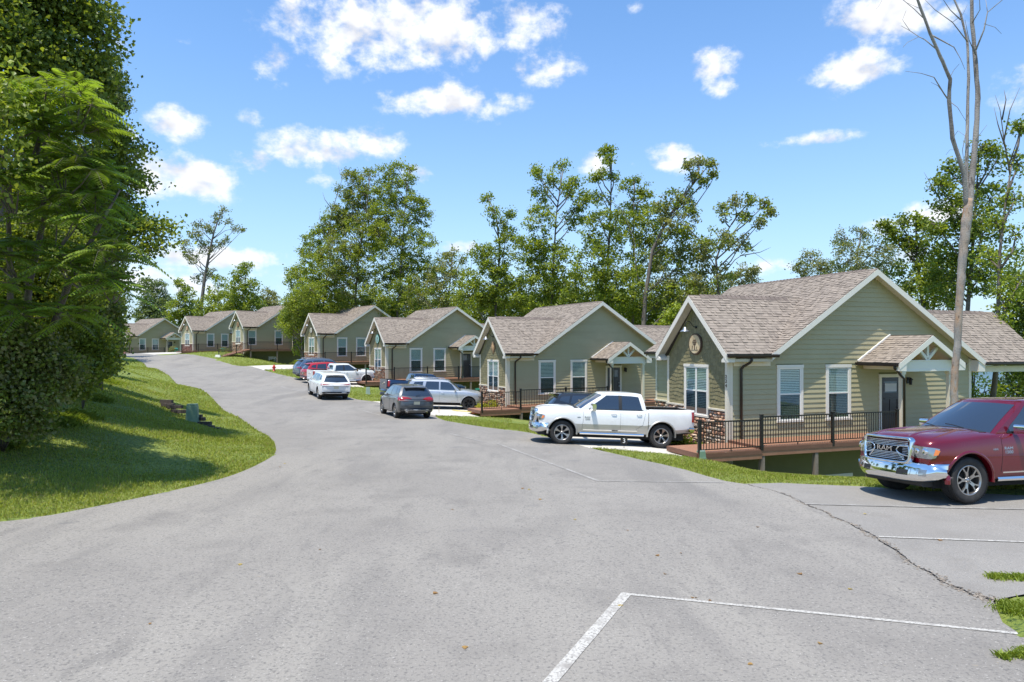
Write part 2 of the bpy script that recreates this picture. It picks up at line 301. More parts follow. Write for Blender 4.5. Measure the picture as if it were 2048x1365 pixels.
# ------------------------------------------------------------------ the houses' places: X, Y, floor z, yaw (fit on the photograph)
HS = [(7.467,24.0,-.326,70.34),(-.222,39.88,-.449,63.3),(-10.139,56.81,.236,57.9),(-20.02,72.65,1.327,51.94),
      (-35.12,91.88,2.573,45.98),(-46.41,101.96,2.318,41.15),(-64.2,116.7,1.763,36.24),(-80.5,126.5,1.5,32.)]
def hl(i, u, v):
    X, Y, z, a = HS[i]; a = math.radians(a); return (X+u*math.sin(a)-v*math.cos(a), Y+u*math.cos(a)+v*math.sin(a))
def atz(px, py, z):
    d = (CH-z)*F/(py-HZ); return ((px-1024)/F*d, d)
CP = [(-14,2,0),(-6,2,0),(0,2,0),(6,2,0),(14,3,0),(-6,8,0),(0,8,0),(6,8,-.02),(12,8,-.05),(0,14,-.06),(-4,14,-.04),(5,14,-.05),(8.3,12.9,-.02),(14,14,-.1),(5.75,21.6,-.5),(6.9,20.9,-.62),(4.6,21.6,-.42),
      (-5,20,-.18),(0,19,-.18),(3,19,-.24),(1.7,23.7,-.32),(5.0,24.1,-.53),(2.0,26,-.42),(5.0,26,-.6),(-4,27,-.4),(-8.5,24,-.22),(-5.2,34.2,-.54),(-11,35,-.36),(-14,36,-.2),(-7,42,-.5),
      (-11.2,43.6,-.36),(-2.4,40.8,-.78),(-15,48,-.1),(-21,46.5,.05),(-12,56.0,-.05),(-19,62,.25),(-28,58,.6),(-26,71,.85),(-22.8,66.9,.53),(-35.5,86,1.25),(-40,77,1.1),(-45,96,1.75),(-53,93,1.7),(-60,105,1.7),(-75,112,1.6),(-90,120,1.5),
      # left verge, ditch and bank
      *[(*atz(a,b,z),z) for a,b,z in ((0,1050,0),(250,1003,0),(400,970,-.02),(553,905,-.05),(540,880,-.18),(500,852,-.3),(470,832,-.33),(440,815,-.25),(395,780,.05),(340,750,.5),(290,725,1.1))],
      *[(*atz(a,b,z),z) for a,b,z in ((150,985,-.12),(340,952,-.2),(440,905,-.32),(450,868,-.5),(415,835,-.55),(330,775,-.1),(285,740,.5))],
      *[(*atz(a,b,z),z) for a,b,z in ((0,900,.55),(120,850,1.05),(250,870,.45),(330,830,.35),(230,790,1.15),(215,745,1.75),(205,722,2.0))],
      (-13,11,.7),(-17,14,1.5),(-18,22,2.0),(-26,30,2.4),(-33,46,2.8),(-45,62,3.0),(-60,80,3.2),(-20,4,1.0),(-35,12,2.6),(-60,40,3.6),(-80,90,3.4),(-100,60,4),(-60,5,3.5),(-14,-10,.2),(0,-14,0),(16,-12,0),
      # right strip, falling bank
      (8.0,17.2,-.28),(6.0,18.2,-.32),(4.6,20.6,-.42),(10.2,17.6,-.3),(14,17.5,-.4),(9,20.2,-1.5),(12,21,-2.0),(16,21,-2.2),(11,23,-2.9),(16,25,-3.1),(20,22,-3.0),(24,15,-1.2),(22,10,-.3),(22,2,-.2),(30,25,-5),(34,8,-2)]
for i, (X, Y, z, a) in enumerate(HS):
    dr = [.3,.3,.3,.35,.4,.2,.12,.1][i]
    for (u, v) in ((-2.6,1.9),(-.4,1.0),(-.4,3.4),(-4.5,2.)): CP.append((*hl(i,u,v), z-dr-.02*(u < -4)))
    rb = [2.7,1.7,1.7,1.6,2.4,.5,.15,.1][i]
    if i: CP.append((*hl(i,3.5,-2.6), z-rb*.85)); CP.append((*hl(i,8,-3), z-rb*1.05))
    CP.append((*hl(i,5,3.5), z-rb*.7)); CP.append((*hl(i,14,2), z-rb-1.0)); CP.append((*hl(i,30,2), z-rb-4.5)); CP.append((*hl(i,60,2), -11))
CP = np.array(CP, float)
def _U(r2): return np.where(r2 > 0, r2*np.log(r2+1e-12), 0)
def _tps():
    n = len(CP); P = np.hstack([np.ones((n, 1)), CP[:, :2]]); d = CP[:, None, :2]-CP[None, :, :2]; K = _U((d**2).sum(-1))+np.eye(n)*25.
    A = np.block([[K, P], [P.T, np.zeros((3, 3))]]); return np.linalg.solve(A, np.concatenate([CP[:, 2], np.zeros(3)]))
TW = _tps()
def G(x, y):
    x = np.atleast_1d(np.asarray(x, float)); y = np.atleast_1d(np.asarray(y, float)); out = np.empty_like(x); fx = x.ravel(); fy = y.ravel(); o = np.empty_like(fx)
    for s in range(0, len(fx), 20000):
        a = fx[s:s+20000]; b = fy[s:s+20000]; r2 = (a[:, None]-CP[None, :, 0])**2+(b[:, None]-CP[None, :, 1])**2
        o[s:s+20000] = _U(r2)@TW[:-3]+TW[-3]+TW[-2]*a+TW[-1]*b
    o = np.clip(o, -12, 5)
    # far away the land settles: lake bed to the right and behind the row, gentle land to the left
    rgt = fx*.75+fy*.66; lft = -fx*.9+fy*.2
    w = np.clip((np.hypot(fx, fy)-150)/60, 0, 1); tgt = np.where(lft > 60+fy*.35, 2.5, -12)
    return (o*(1-w)+tgt*w).reshape(out.shape)
def g1(x, y): return float(G([x], [y])[0])
def at(px, py, off=0.):
    """ground point seen at a photograph pixel (marches the ray onto the terrain)"""
    d = np.concatenate([np.arange(2, 30, .05), np.arange(30, 160, .2)]); X = (px-1024)/F*d; Z = CH-(py-HZ)*d/F; h = G(X, d)
    k = np.nonzero(Z <= h)[0]; k = k[0] if len(k) else len(d)-1
    return (X[k], d[k], h[k]+off)
# ================================================================== ground, roads, water
from mathutils.geometry import delaunay_2d_cdt
def dens(poly, step):
    out = []
    for i, a in enumerate(poly):
        b = poly[(i+1) % len(poly)]; d = math.hypot(b[0]-a[0], b[1]-a[1]); k = max(1, int(d/step))
        for j in range(k): out.append((a[0]+(b[0]-a[0])*j/k, a[1]+(b[1]-a[1])*j/k))
    return out
def smooth_line(pts, it=2):
    for _ in range(it):
        q = [pts[0]]
        for a, b in zip(pts[:-1], pts[1:]): q += [(a[0]*.75+b[0]*.25, a[1]*.75+b[1]*.25), (a[0]*.25+b[0]*.75, a[1]*.25+b[1]*.75)]
        q.append(pts[-1]); pts = q
    return pts
def inside(poly, x, y):
    x = np.asarray(x); y = np.asarray(y); r = np.zeros(x.shape, bool); n = len(poly)
    for i in range(n):
        x1, y1 = poly[i]; x2, y2 = poly[(i+1) % n]
        if y1 == y2: continue
        c = ((y1 > y) != (y2 > y)) & (x < (x2-x1)*(y-y1)/(y2-y1)+x1); r ^= c
    return r
def drape(name, poly, material, off, step=.8, **k):
    P = dens(poly, min(step, .6)); n = len(P); xs = [p[0] for p in P]; ys = [p[1] for p in P]
    gx = np.arange(min(xs), max(xs), step); gy = np.arange(min(ys), max(ys), step); A, B = np.meshgrid(gx, gy); A = A.ravel()+.01; B = B.ravel()+.013
    m = inside(P, A, B); A = A[m]; B = B[m]
    if len(A): # keep clear of the border
        bx = np.array(xs); by = np.array(ys); d = np.sqrt(((A[:, None]-bx)**2+(B[:, None]-by)**2).min(1)) if len(A)*n < 4e7 else np.full(len(A), 9.)
        A = A[d > step*.4]; B = B[d > step*.4]
    V = [Vector(p) for p in P]+[Vector((a, b)) for a, b in zip(A, B)]
    r = delaunay_2d_cdt(V, [(i, (i+1) % n) for i in range(n)], [], 1, 1e-4)
    vx = np.array([v[0] for v in r[0]]); vy = np.array([v[1] for v in r[0]]); z = G(vx, vy)+off
    me = bpy.data.meshes.new(name); me.from_pydata(np.stack([vx, vy, z], 1).tolist(), [], [tuple(f) for f in r[2]]); me.materials.append(material)
    for p in me.polygons: p.use_smooth = True
    bm = bmesh.new(); bm.from_mesh(me)
    for f in bm.faces:
        f.normal_update()
        if f.normal.z < 0: f.normal_flip()
    bm.to_mesh(me); bm.free()
    return tag(link(name, me), **k)
def A2(l): return [at(px, py)[:2] for px, py in l]
left_edge = [(-60,3.5),(-45,5),(-26,7.2),(-16,8.8),(-11,10.1)]+A2([(0,1050),(250,1003),(400,970),(470,950),(520,928),(548,912),(553,900),(548,885),(530,868),(500,852),(470,832),(440,815)])+[(-20.5,45.5),(-27.5,56.5),(-34.5,67.5),(-41,78),(-46.5,86),(-52,91),(-60,97),(-72,105),(-90,113),(-120,122)]
right_far = [(-120,134),(-92,124),(-78,118),(-66,110)]+[hl(6,-6.,1.5), hl(5,-6.,4)]+A2([(386,711),(446,721.5),(501,733),(512,737),(590,756),(606,759)])+A2([(650,778),(704,798.6),(752,804.5),(770,810),(865,829),(881,840.6),(927,848.4),(990,857.8),(1045,863),(1100,876),(1145,886.5),(1180,897),(1250,913),(1350,934),(1440,961),(1485,968)])
seam = smooth_line(A2([(1485,968),(1560,985),(1640,1022),(1700,1048),(1760,1080),(1850,1145),(1930,1188),(1985,1203)]), 1)
near_r = A2([(2005,1245),(2046,1275)])+[(5.7,6.2),(6.3,4.5),(7.2,2),(9,-6),(10,-16)]
road_poly = smooth_line(left_edge, 2)+smooth_line(right_far, 1)+seam[1:]+near_r+[(-60,-16)]
pad_poly = seam[::-1]+A2([(1560,966),(1725,973),(1850,982),(2048,991)])+[(13,12.9),(18,12.0),(26,10),(26,7.4),(14,7.9),(9,8.2)]+A2([(2048,1189)])
drives = {}
drives[0] = A2([(1100,872),(1176,896)])+[(5.7,21.55), hl(0,-2.45,-1.7), hl(0,-2.45,0), hl(0,-1.2,.05), hl(0,-1.2,5.2)]+A2([(1050,858)])
for i in (1, 2, 3): drives[i] = [hl(i,-9.5,-1.2), hl(i,-5,-1.25), hl(i,-2.45,-1.75), hl(i,-2.45,0), hl(i,-1.2,.05), hl(i,-1.2,6.6), hl(i,-9.5,6.8)]
for i in (5, 6, 7): drives[i] = [hl(i,-9.5,-1.5), hl(i,-1.4,-1.5), hl(i,-1.2,4.6), hl(i,-9.5,4.8)]
hard = [road_poly, pad_poly]+list(drives.values())
# terrain sheet, fine near the camera and coarse far away
def axis(a, b, fa, fb, fine, grow=1.09):
    m = list(np.arange(fa, fb, fine)); s = fine; x = fa
    lo = []
    while x > a: s *= grow; x -= s; lo.append(x)
    s = fine; x = m[-1]; hi = []
    while x < b: s *= grow; x += s; hi.append(x)
    return np.array(lo[::-1]+m+hi)
tx = axis(-900, 900, -24, 20, .36, 1.06); ty = axis(-80, 1500, 6, 50, .36, 1.04)
TX, TY = np.meshgrid(tx, ty); TZ = G(TX, TY); ins = np.zeros(TX.shape, bool)
for p in hard: ins |= inside(p, TX, TY)
houses_poly = []
for i in range(8):
    q = [hl(i,-.02,-.02), hl(i,1.85,-.02), hl(i,11.4,-.02), hl(i,11.4,7.8), hl(i,1.8,7.8), hl(i,1.8,3.9), hl(i,-.02,3.9)]; houses_poly.append(q)
micro = np.sin(TX*1.9+np.cos(TY*1.3)*2)*.012+np.sin(TX*.6+1)*np.cos(TY*.7)*.02
TZ = np.where(ins, TZ-.09, TZ+.012+micro)
rng2 = np.random.default_rng(3)
nx, ny = len(tx), len(ty); idx = np.arange(nx*ny).reshape(ny, nx)
FT = np.stack([idx[:-1, :-1], idx[:-1, 1:], idx[1:, 1:], idx[1:, :-1]], -1).reshape(-1, 4)
me = np_mesh('ground', np.stack([TX, TY, TZ], -1).reshape(-1, 3), FT, M['turf'], smooth=True); tag(link('ground', me), kind='structure')
drape('road', road_poly, M['asphalt'], 0, 1.0, kind='structure')
drape('parking_pad', pad_poly, M['asphalt2'], -.004, .8, kind='structure')
for i, p in drives.items(): drape('driveway', p, M['concrete'], -.006, .7, kind='structure')
for i in range(7):
    if i == 4: continue
    drape('mulch_bed', [hl(i,-1.3,.02), hl(i,-.02,.02), hl(i,-.02,3.86), hl(i,-1.3,3.86)], M['mulch'], .03, .5, kind='structure')
# painted lines
def strip(name, a, b, w, material, off=.006, wob=.0):
    a = Vector(a[:2]); b = Vector(b[:2]); d = (b-a); k = max(2, int(d.length/.4)); n = Vector((-d.y, d.x)).normalized()*w/2; vs = []; fs = []
    for i in range(k+1):
        c = a+d*i/k; j = rnd.uniform(-1, 1)*wob
        for s in (1, -1): p = c+n*s*(1+j); vs.append((p.x, p.y, g1(p.x, p.y)+off))
        if i: fs.append((2*i-2, 2*i-1, 2*i+1, 2*i))
    me = bpy.data.meshes.new(name); me.from_pydata(vs, [], fs); me.materials.append(material); return me
def line(p0, p1, w, m_='paint', wob=.06): tag(link('parking_line', strip('parking_line', p0, p1, w, M[m_], wob=wob)), kind='structure')
c0 = at(1250,1190); d0 = at(1104,1365); e0 = (d0[0]+(d0[0]-c0[0])*1.2, d0[1]+(d0[1]-c0[1])*1.2)
line(e0, (c0[0]+.03, c0[1]+.05), .125); line(at(1262,1192.5), at(2036,1269), .062)
line(at(1200,963), at(1446,966), .09, 'paint_faint'); line(at(1197,963.5), at(995,888), .1, 'paint_faint')
line(at(965,884), at(900,868), .09, 'paint_faint'); line(at(726,822), at(762,832), .1, 'paint_faint'); line(at(560,773), at(600,783), .1, 'paint_faint')
line(at(1610,1009), (9.3,12.35), .08, 'paint_faint'); line(at(1757,1074.5), (10.5,9.9), .06, 'paint')
# the crumbling seam between road and pad
mb = MB()
for i in range(600):
    t = rnd.random()**.62*(len(seam)-1.001); k = int(t); f = t-k; a, b = seam[k], seam[k+1]; tt = t/(len(seam)-1)
    w = .012+.12*tt**2; x = a[0]+(b[0]-a[0])*f+rnd.gauss(0, w*.55)+.05*math.sin(t*3); y = a[1]+(b[1]-a[1])*f+rnd.gauss(0, w*.55); s = rnd.uniform(.006, .02)
    z = g1(x, y) if i % 6 == 0 else z; c = rnd.uniform(.5, 1.6); an = rnd.random()*6; P = []
    for j in range(5): q = an+j*1.256; P.append((x+math.cos(q)*s*rnd.uniform(.7, 1.3), y+math.sin(q)*s*rnd.uniform(.7, 1.3), g1(x, y)+.004))
    P.append((x, y, g1(x, y)+s*.7)); mb.add(P, [(j, (j+1) % 5, 5) for j in range(5)], (c, c*.95, c*.9))
mb.build('crumbled_asphalt', M['crack'], kind='stuff', label='crumbled asphalt along the seam between road and parking pad')
vs = []; fs = []
sm2 = [(a[0]+(b[0]-a[0])*k/6+rnd.gauss(0,.012), a[1]+(b[1]-a[1])*k/6+rnd.gauss(0,.02)) for a, b in zip(seam[:-1], seam[1:]) for k in range(6)]
for i, (x, y) in enumerate(sm2):
    t = i/(len(sm2)-1); w = (.004+.014*t**1.5)*rnd.uniform(.3, 1.7); x += .02*math.sin(i*.7); 
    vs += [(x-w, y-w*.5, g1(x-w, y)+.005), (x+w, y+w*.5, g1(x+w, y)+.005)]
    if i: fs.append((2*i-2, 2*i-1, 2*i+1, 2*i))
me = bpy.data.meshes.new('road_seam'); me.from_pydata(vs, [], fs); me.materials.append(M['crack']); tag(link('road_seam', me), kind='structure')
# bare soil fringe along the road where turf thins out
# water and the wooded far shore
me = bpy.data.meshes.new('lake_water'); me.from_pydata([(-1500,60,-9),(1500,-200,-9),(1500,1600,-9),(-1500,1600,-9)], [], [(0,1,2,3)]); me.materials.append(M['water']); tag(link('lake_water', me), kind='structure')
hx = np.arange(-900, 1300, 9.); hy = np.arange(0, 240, 8.); HX, HY = np.meshgrid(hx, hy)
prof = (np.clip(HY/120, 0, 1)**.7)*(24+5*np.sin(HX/130)+3*np.sin(HX/47+1)); rr = np.random.default_rng(5)
HZ_ = -9.5+prof+rr.normal(0, 1.3, HX.shape)*np.clip(HY/20, 0, 1)+3*np.sin(HX/13)*np.cos(HY/11)*np.clip(HY/30, 0, 1)
RX = HX; RY = 350+HY-.05*HX+40*np.sin(HX/170)
nx, ny = len(hx), len(hy); idx = np.arange(nx*ny).reshape(ny, nx)
me = np_mesh('hills', np.stack([RX, RY, HZ_], -1).reshape(-1, 3), np.stack([idx[:-1, :-1], idx[:-1, 1:], idx[1:, 1:], idx[1:, :-1]], -1).reshape(-1, 4), M['hill']); tag(link('hills', me), kind='structure')
# ================================================================== houses
D = dict(W1=3.86, of=.343, oe=.327, zc=5.12, ze=2.98, um=1.49, os=.36, za=6.10, zm=3.0, ua=6.21, L=7.74, up=7.18, pp=1.81, zp=3.64, hp=1.57, zpe=2.66, zl=1.0, umr=11.76, zmr=2.68)
SH_COLS = [(.295,.245,.2),(.275,.23,.187),(.25,.208,.17),(.315,.263,.214),(.185,.153,.127),(.287,.24,.198),(.215,.178,.147)]
SH_COLS = [tuple(q*.62+m_*.38 for q, m_ in zip(c, (.268,.222,.181))) for c in SH_COLS]
def shingle_plane(mb, O, A, B, keep, ex=.142, tabw=.24, thick=.017, seed=1, tag_=None):
    """rows of tabs: O origin at the eave, A along the eave (unit), B up the slope (unit), keep(a,b)->bool on tab corners"""
    r = random.Random(seed); O = Vector(O); A = Vector(A); B = Vector(B); Nn = A.cross(B).normalized()
    if Nn.z < 0: Nn = -Nn
    a0, a1, b1 = tag_; row = 0; b = 0
    while b < b1:
        a = a0+(-r.random()*tabw); bt = min(b+ex*1.25, b1+.03)
        while a < a1:
            w = tabw*r.choice((.35,.5,.6,.8,1.0))*.8; x0 = max(a, a0); x1 = min(a+w, a1)
            if x1-x0 > .02 and keep((x0+x1)/2, b+ex*.5):
                h = thick*(r.choice((1., 1., 1.9))); c = r.choice(SH_COLS); k = r.uniform(.93, 1.07); c = tuple(q*k for q in c); y0 = b+(0 if h < .02 else -.006)
                p = [O+A*x0+B*y0+Nn*h, O+A*x1+B*y0+Nn*h, O+A*x1+B*bt+Nn*.004, O+A*x0+B*bt+Nn*.004, O+A*x0+B*y0, O+A*x1+B*y0]
                mb.add(p, [(0,1,2,3),(4,5,1,0)], c)
            a += w
        b += ex; row += 1
def slab(mb, pts, t, col=None):
    """planar polygon with thickness downwards"""
    n = len(pts); vs = [tuple(p) for p in pts]+[(p[0], p[1], p[2]-t) for p in pts]
    mb.add(vs, [tuple(range(n)), tuple(range(n, 2*n))[::-1]]+[(i, n+i, n+(i+1) % n, (i+1) % n) for i in range(n)], col)
def interval_sub(segs, a, b):
    o = []
    for s, e in segs:
        if b <= s or a >= e: o.append((s, e)); continue
        if a > s: o.append((s, a))
        if b < e: o.append((b, e))
    return o
class Wall:
    """vertical wall: local frame x along, z up, outward normal -> map function"""
    def __init__(s, o, dx, nrm): s.o = Vector(o); s.dx = Vector(dx); s.n = Vector(nrm)
    def p(s, a, z, out=0.): q = s.o+s.dx*a+s.n*out; return (q.x, q.y, z)
    def box(s, mb, a0, a1, z0, z1, d0, d1, col=None):
        vs = [s.p(a, z, d) for d in (d0, d1) for a, z in ((a0,z0),(a1,z0),(a1,z1),(a0,z1))]
        fs = [(0,1,2,3),(7,6,5,4),(0,4,5,1),(1,5,6,2),(2,6,7,3),(3,7,4,0)]
        if s.dx.cross(Vector((0,0,1))).dot(s.n) > 0: fs = [f[::-1] for f in fs]
        mb.add(vs, fs, col)
    def poly(s, mb, pts, d0, d1, col=None):
        n = len(pts); vs = [s.p(a, z, d) for d in (d0, d1) for a, z in pts]
        fs = [tuple(range(n)), tuple(range(n, 2*n))[::-1]]+[(i, n+i, n+(i+1) % n, (i+1) % n) for i in range(n)]
        if s.dx.cross(Vector((0,0,1))).dot(s.n) > 0: fs = [f[::-1] for f in fs]
        mb.add(vs, fs, col)
    def board(s, mb, a0, a1, z0, z1, b0=None, b1=None, t=.032):
        """lap board: thick at its lower edge; b0,b1 are the ends of the upper edge"""
        b0 = a0 if b0 is None else b0; b1 = a1 if b1 is None else b1
        vs = [s.p(a0,z0,t), s.p(a1,z0,t), s.p(b1,z1,.006), s.p(b0,z1,.006), s.p(a0,z0,0), s.p(a1,z0,0), s.p(b1,z1,0), s.p(b0,z1,0)]
        fs = [(0,1,2,3),(4,5,1,0),(0,3,7,4),(1,5,6,2)]
        if s.dx.cross(Vector((0,0,1))).dot(s.n) < 0: fs = [f[::-1] for f in fs]
        fs = [f[::-1] for f in fs]
        mb.add(vs, fs)
def siding(root, wallobj, W_, z0, z1, ext, holes, m_, single, ex=.175):
    """ext(z)->(a0,a1) or None; one object per board when single, else one joined part"""
    mb = MB(); z = z0
    while z < z1-.01:
        zt = min(z+ex+.012, z1); e0 = ext(z+.001); e1 = ext(zt)
        if e0 is None: break
        if e1 is None: mid = (e0[0]+e0[1])/2; e1 = (mid, mid)
        segs = [e0]
        for (h0, h1, hz0, hz1) in holes:
            if z+ex*.5 > hz0 and z+ex*.5 < hz1: segs = interval_sub(segs, h0, h1)
        for (a, b) in segs:
            if b-a < .02: continue
            if single: mb = MB()
            ta = e1[0] if abs(a-e0[0]) < 1e-6 else a; tb = e1[1] if abs(b-e0[1]) < 1e-6 else b
            W_.board(mb, a, b, z, zt, min(max(ta, a if a > e0[0] else ta), tb), tb)
            if single: mb.build('siding_board', m_, wallobj)
        z += ex
    if not single and mb.v: mb.build('siding', m_, wallobj, kind='stuff')
def window(root, W_, a0, a1, z0, z1, style, hi):
    """a0..a1,z0..z1 is the outside of the trim. style 'single' or 'double' (mullion)"""
    t = .1 if style == 'single' else .085; d = .045
    mb = MB()
    W_.box(mb, a0, a0+t, z0+.02, z1-t, .0, d); W_.box(mb, a1-t, a1, z0+.02, z1-t, .0, d); W_.box(mb, a0-.015, a1+.015, z1-t, z1+.01, .0, d+.012); W_.box(mb, a0-.02, a1+.02, z0-.05, z0+.02, .0, d+.03)
    win = mb.build('window', M['trim2'], root)
    b0, b1, c0, c1 = a0+t, a1-t, z0+.02, z1-t
    mb = MB(); W_.box(mb, b0, b1, c0, c1, .001, .003); mb.build('backing', M['room'], win)
    s = .045; mid = (c0+c1)/2; mb = MB()
    for (p, q, r_, u_) in ((b0,b0+s,c0,c1),(b1-s,b1,c0,c1),(b0+s,b1-s,c1-s,c1),(b0+s,b1-s,c0,c0+s),(b0+s,b1-s,mid-.025,mid+.025)): W_.box(mb, p, q, r_, u_, .002, .036)
    if style == 'double':
        m0 = (b0+b1)/2; W_.box(mb, m0-.045, m0+.045, c0+s, mid-.025, .002, .034); W_.box(mb, m0-.045, m0+.045, mid+.025, c1-s, .002, .034)
    mb.build('sash', M['white'], win)
    xs = [(b0+s, b1-s)] if style == 'single' else [(b0+s, m0-.045), (m0+.045, b1-s)]
    for (x0, x1) in xs:
        for k, (p, q) in enumerate(((mid+.025, c1-s), (c0+s, mid-.025))):
            mb = MB(); W_.box(mb, x0, x1, p, q, .024, .027); mb.build('pane', M['pane_up'] if k == 0 else M['pane_low'], win)
        if hi >= 1:
            mb = MB(); z = c0+s+.01; st = .06 if hi == 2 else .08
            while z < c1-s:
                W_.box(mb, x0+.01, x1-.01, z, z+st*.62, .008, .012); z += st
            mb.build('blind', M['blind'], win, kind='stuff')
        else:
            mb = MB(); W_.box(mb, x0+.01, x1-.01, c0+s, c1-s, .008, .01); mb.build('blind', M['blind_dim'], win)
    return win
M['trim2'] = mat('pale_trim', (.74,.69,.6), .5)
M['blind_dim'] = mat('closed_blind', (.6,.64,.62), .7)
M['fish'] = mat('carved_wood', (.42,.27,.14), .7, noise=[(6,5,(.25,.14,.07),.45,.7,(1,4,1))], bump=[(20,4,.5,.01)])
M['slice'] = mat('pale_wood_slice', (.6,.46,.27), .65, noise=[(7,5,(.42,.29,.15),.48,.68,(1,6,1)),(2,3,(.68,.56,.36),.5,.7)])
M['bark_rim'] = mat('bark_rim', (.09,.055,.035), .9)
M['plaque_teal'] = mat('teal_plaque', (.33,.55,.5), .5); M['plaque_green'] = mat('dark_green_rim', (.02,.13,.08), .5); M['plaque_white'] = mat('cream_plaque', (.6,.6,.5), .5)
def text_mesh(txt, size, ext=.004, bev=0., cond=1.):
    c = bpy.data.curves.new('letters', 'FONT'); c.body = txt; c.size = size; c.extrude = ext; c.bevel_depth = bev; c.align_x = 'CENTER'; c.align_y = 'CENTER'; c.resolution_u = 3
    o = bpy.data.objects.new('letters', c); COL.objects.link(o); dg = bpy.context.evaluated_depsgraph_get(); me = bpy.data.meshes.new_from_object(o.evaluated_get(dg))
    bpy.data.objects.remove(o); 
    if cond != 1: me.transform(Matrix.Diagonal((cond, 1, 1, 1)))
    return me
def letters(name, txt, size, m_, parent, Mx, ext=.004, cond=1., **k):
    me = text_mesh(txt, size, ext, 0, cond); me.transform(Mx); me.materials.clear(); me.materials.append(m_); return tag(link(name, me, parent), **k)
def gutter(mb, a, b, r=.06):
    a = Vector(a); b = Vector(b); d = (b-a).normalized(); s = d.cross(Vector((0,0,1)))
    pr = [(-.055,.05),(-.055,-.03),(-.03,-.06),(.035,-.06),(.06,-.015),(.066,.05),(.05,.05),(.045,-.01),(.02,-.045),(-.03,-.045),(-.04,.04)]
    n = len(pr); vs = [tuple(p+s*x+Vector((0,0,z))) for p in (a, b) for x, z in pr]
    mb.add(vs, [(i, (i+1) % n, n+(i+1) % n, n+i) for i in range(n)]+[tuple(range(n)), tuple(range(n, 2*n))[::-1]])
LABELS = ["olive cottage nearest the camera, its side gable and railed deck behind the red pickup",
 "olive sided cottage directly behind the white crew cab pickup, yellow shrub at its stone base",
 "olive sided cottage behind the silver suv, round pale teal plaque on its front gable",
 "olive sided cottage behind the white pickup with black bed stripes and the red suv",
 "olive sided cottage on tall posts behind the red fire hydrant, half hidden by a tree",
 "olive cottage with red brown stone base at the top of the rise",
 "distant olive cottage at the road crest whose small porch gable shows beside a teal bin",
 "farthest cottage, partly hidden by the roadside trees, only its grey gable and porch peeking out"]
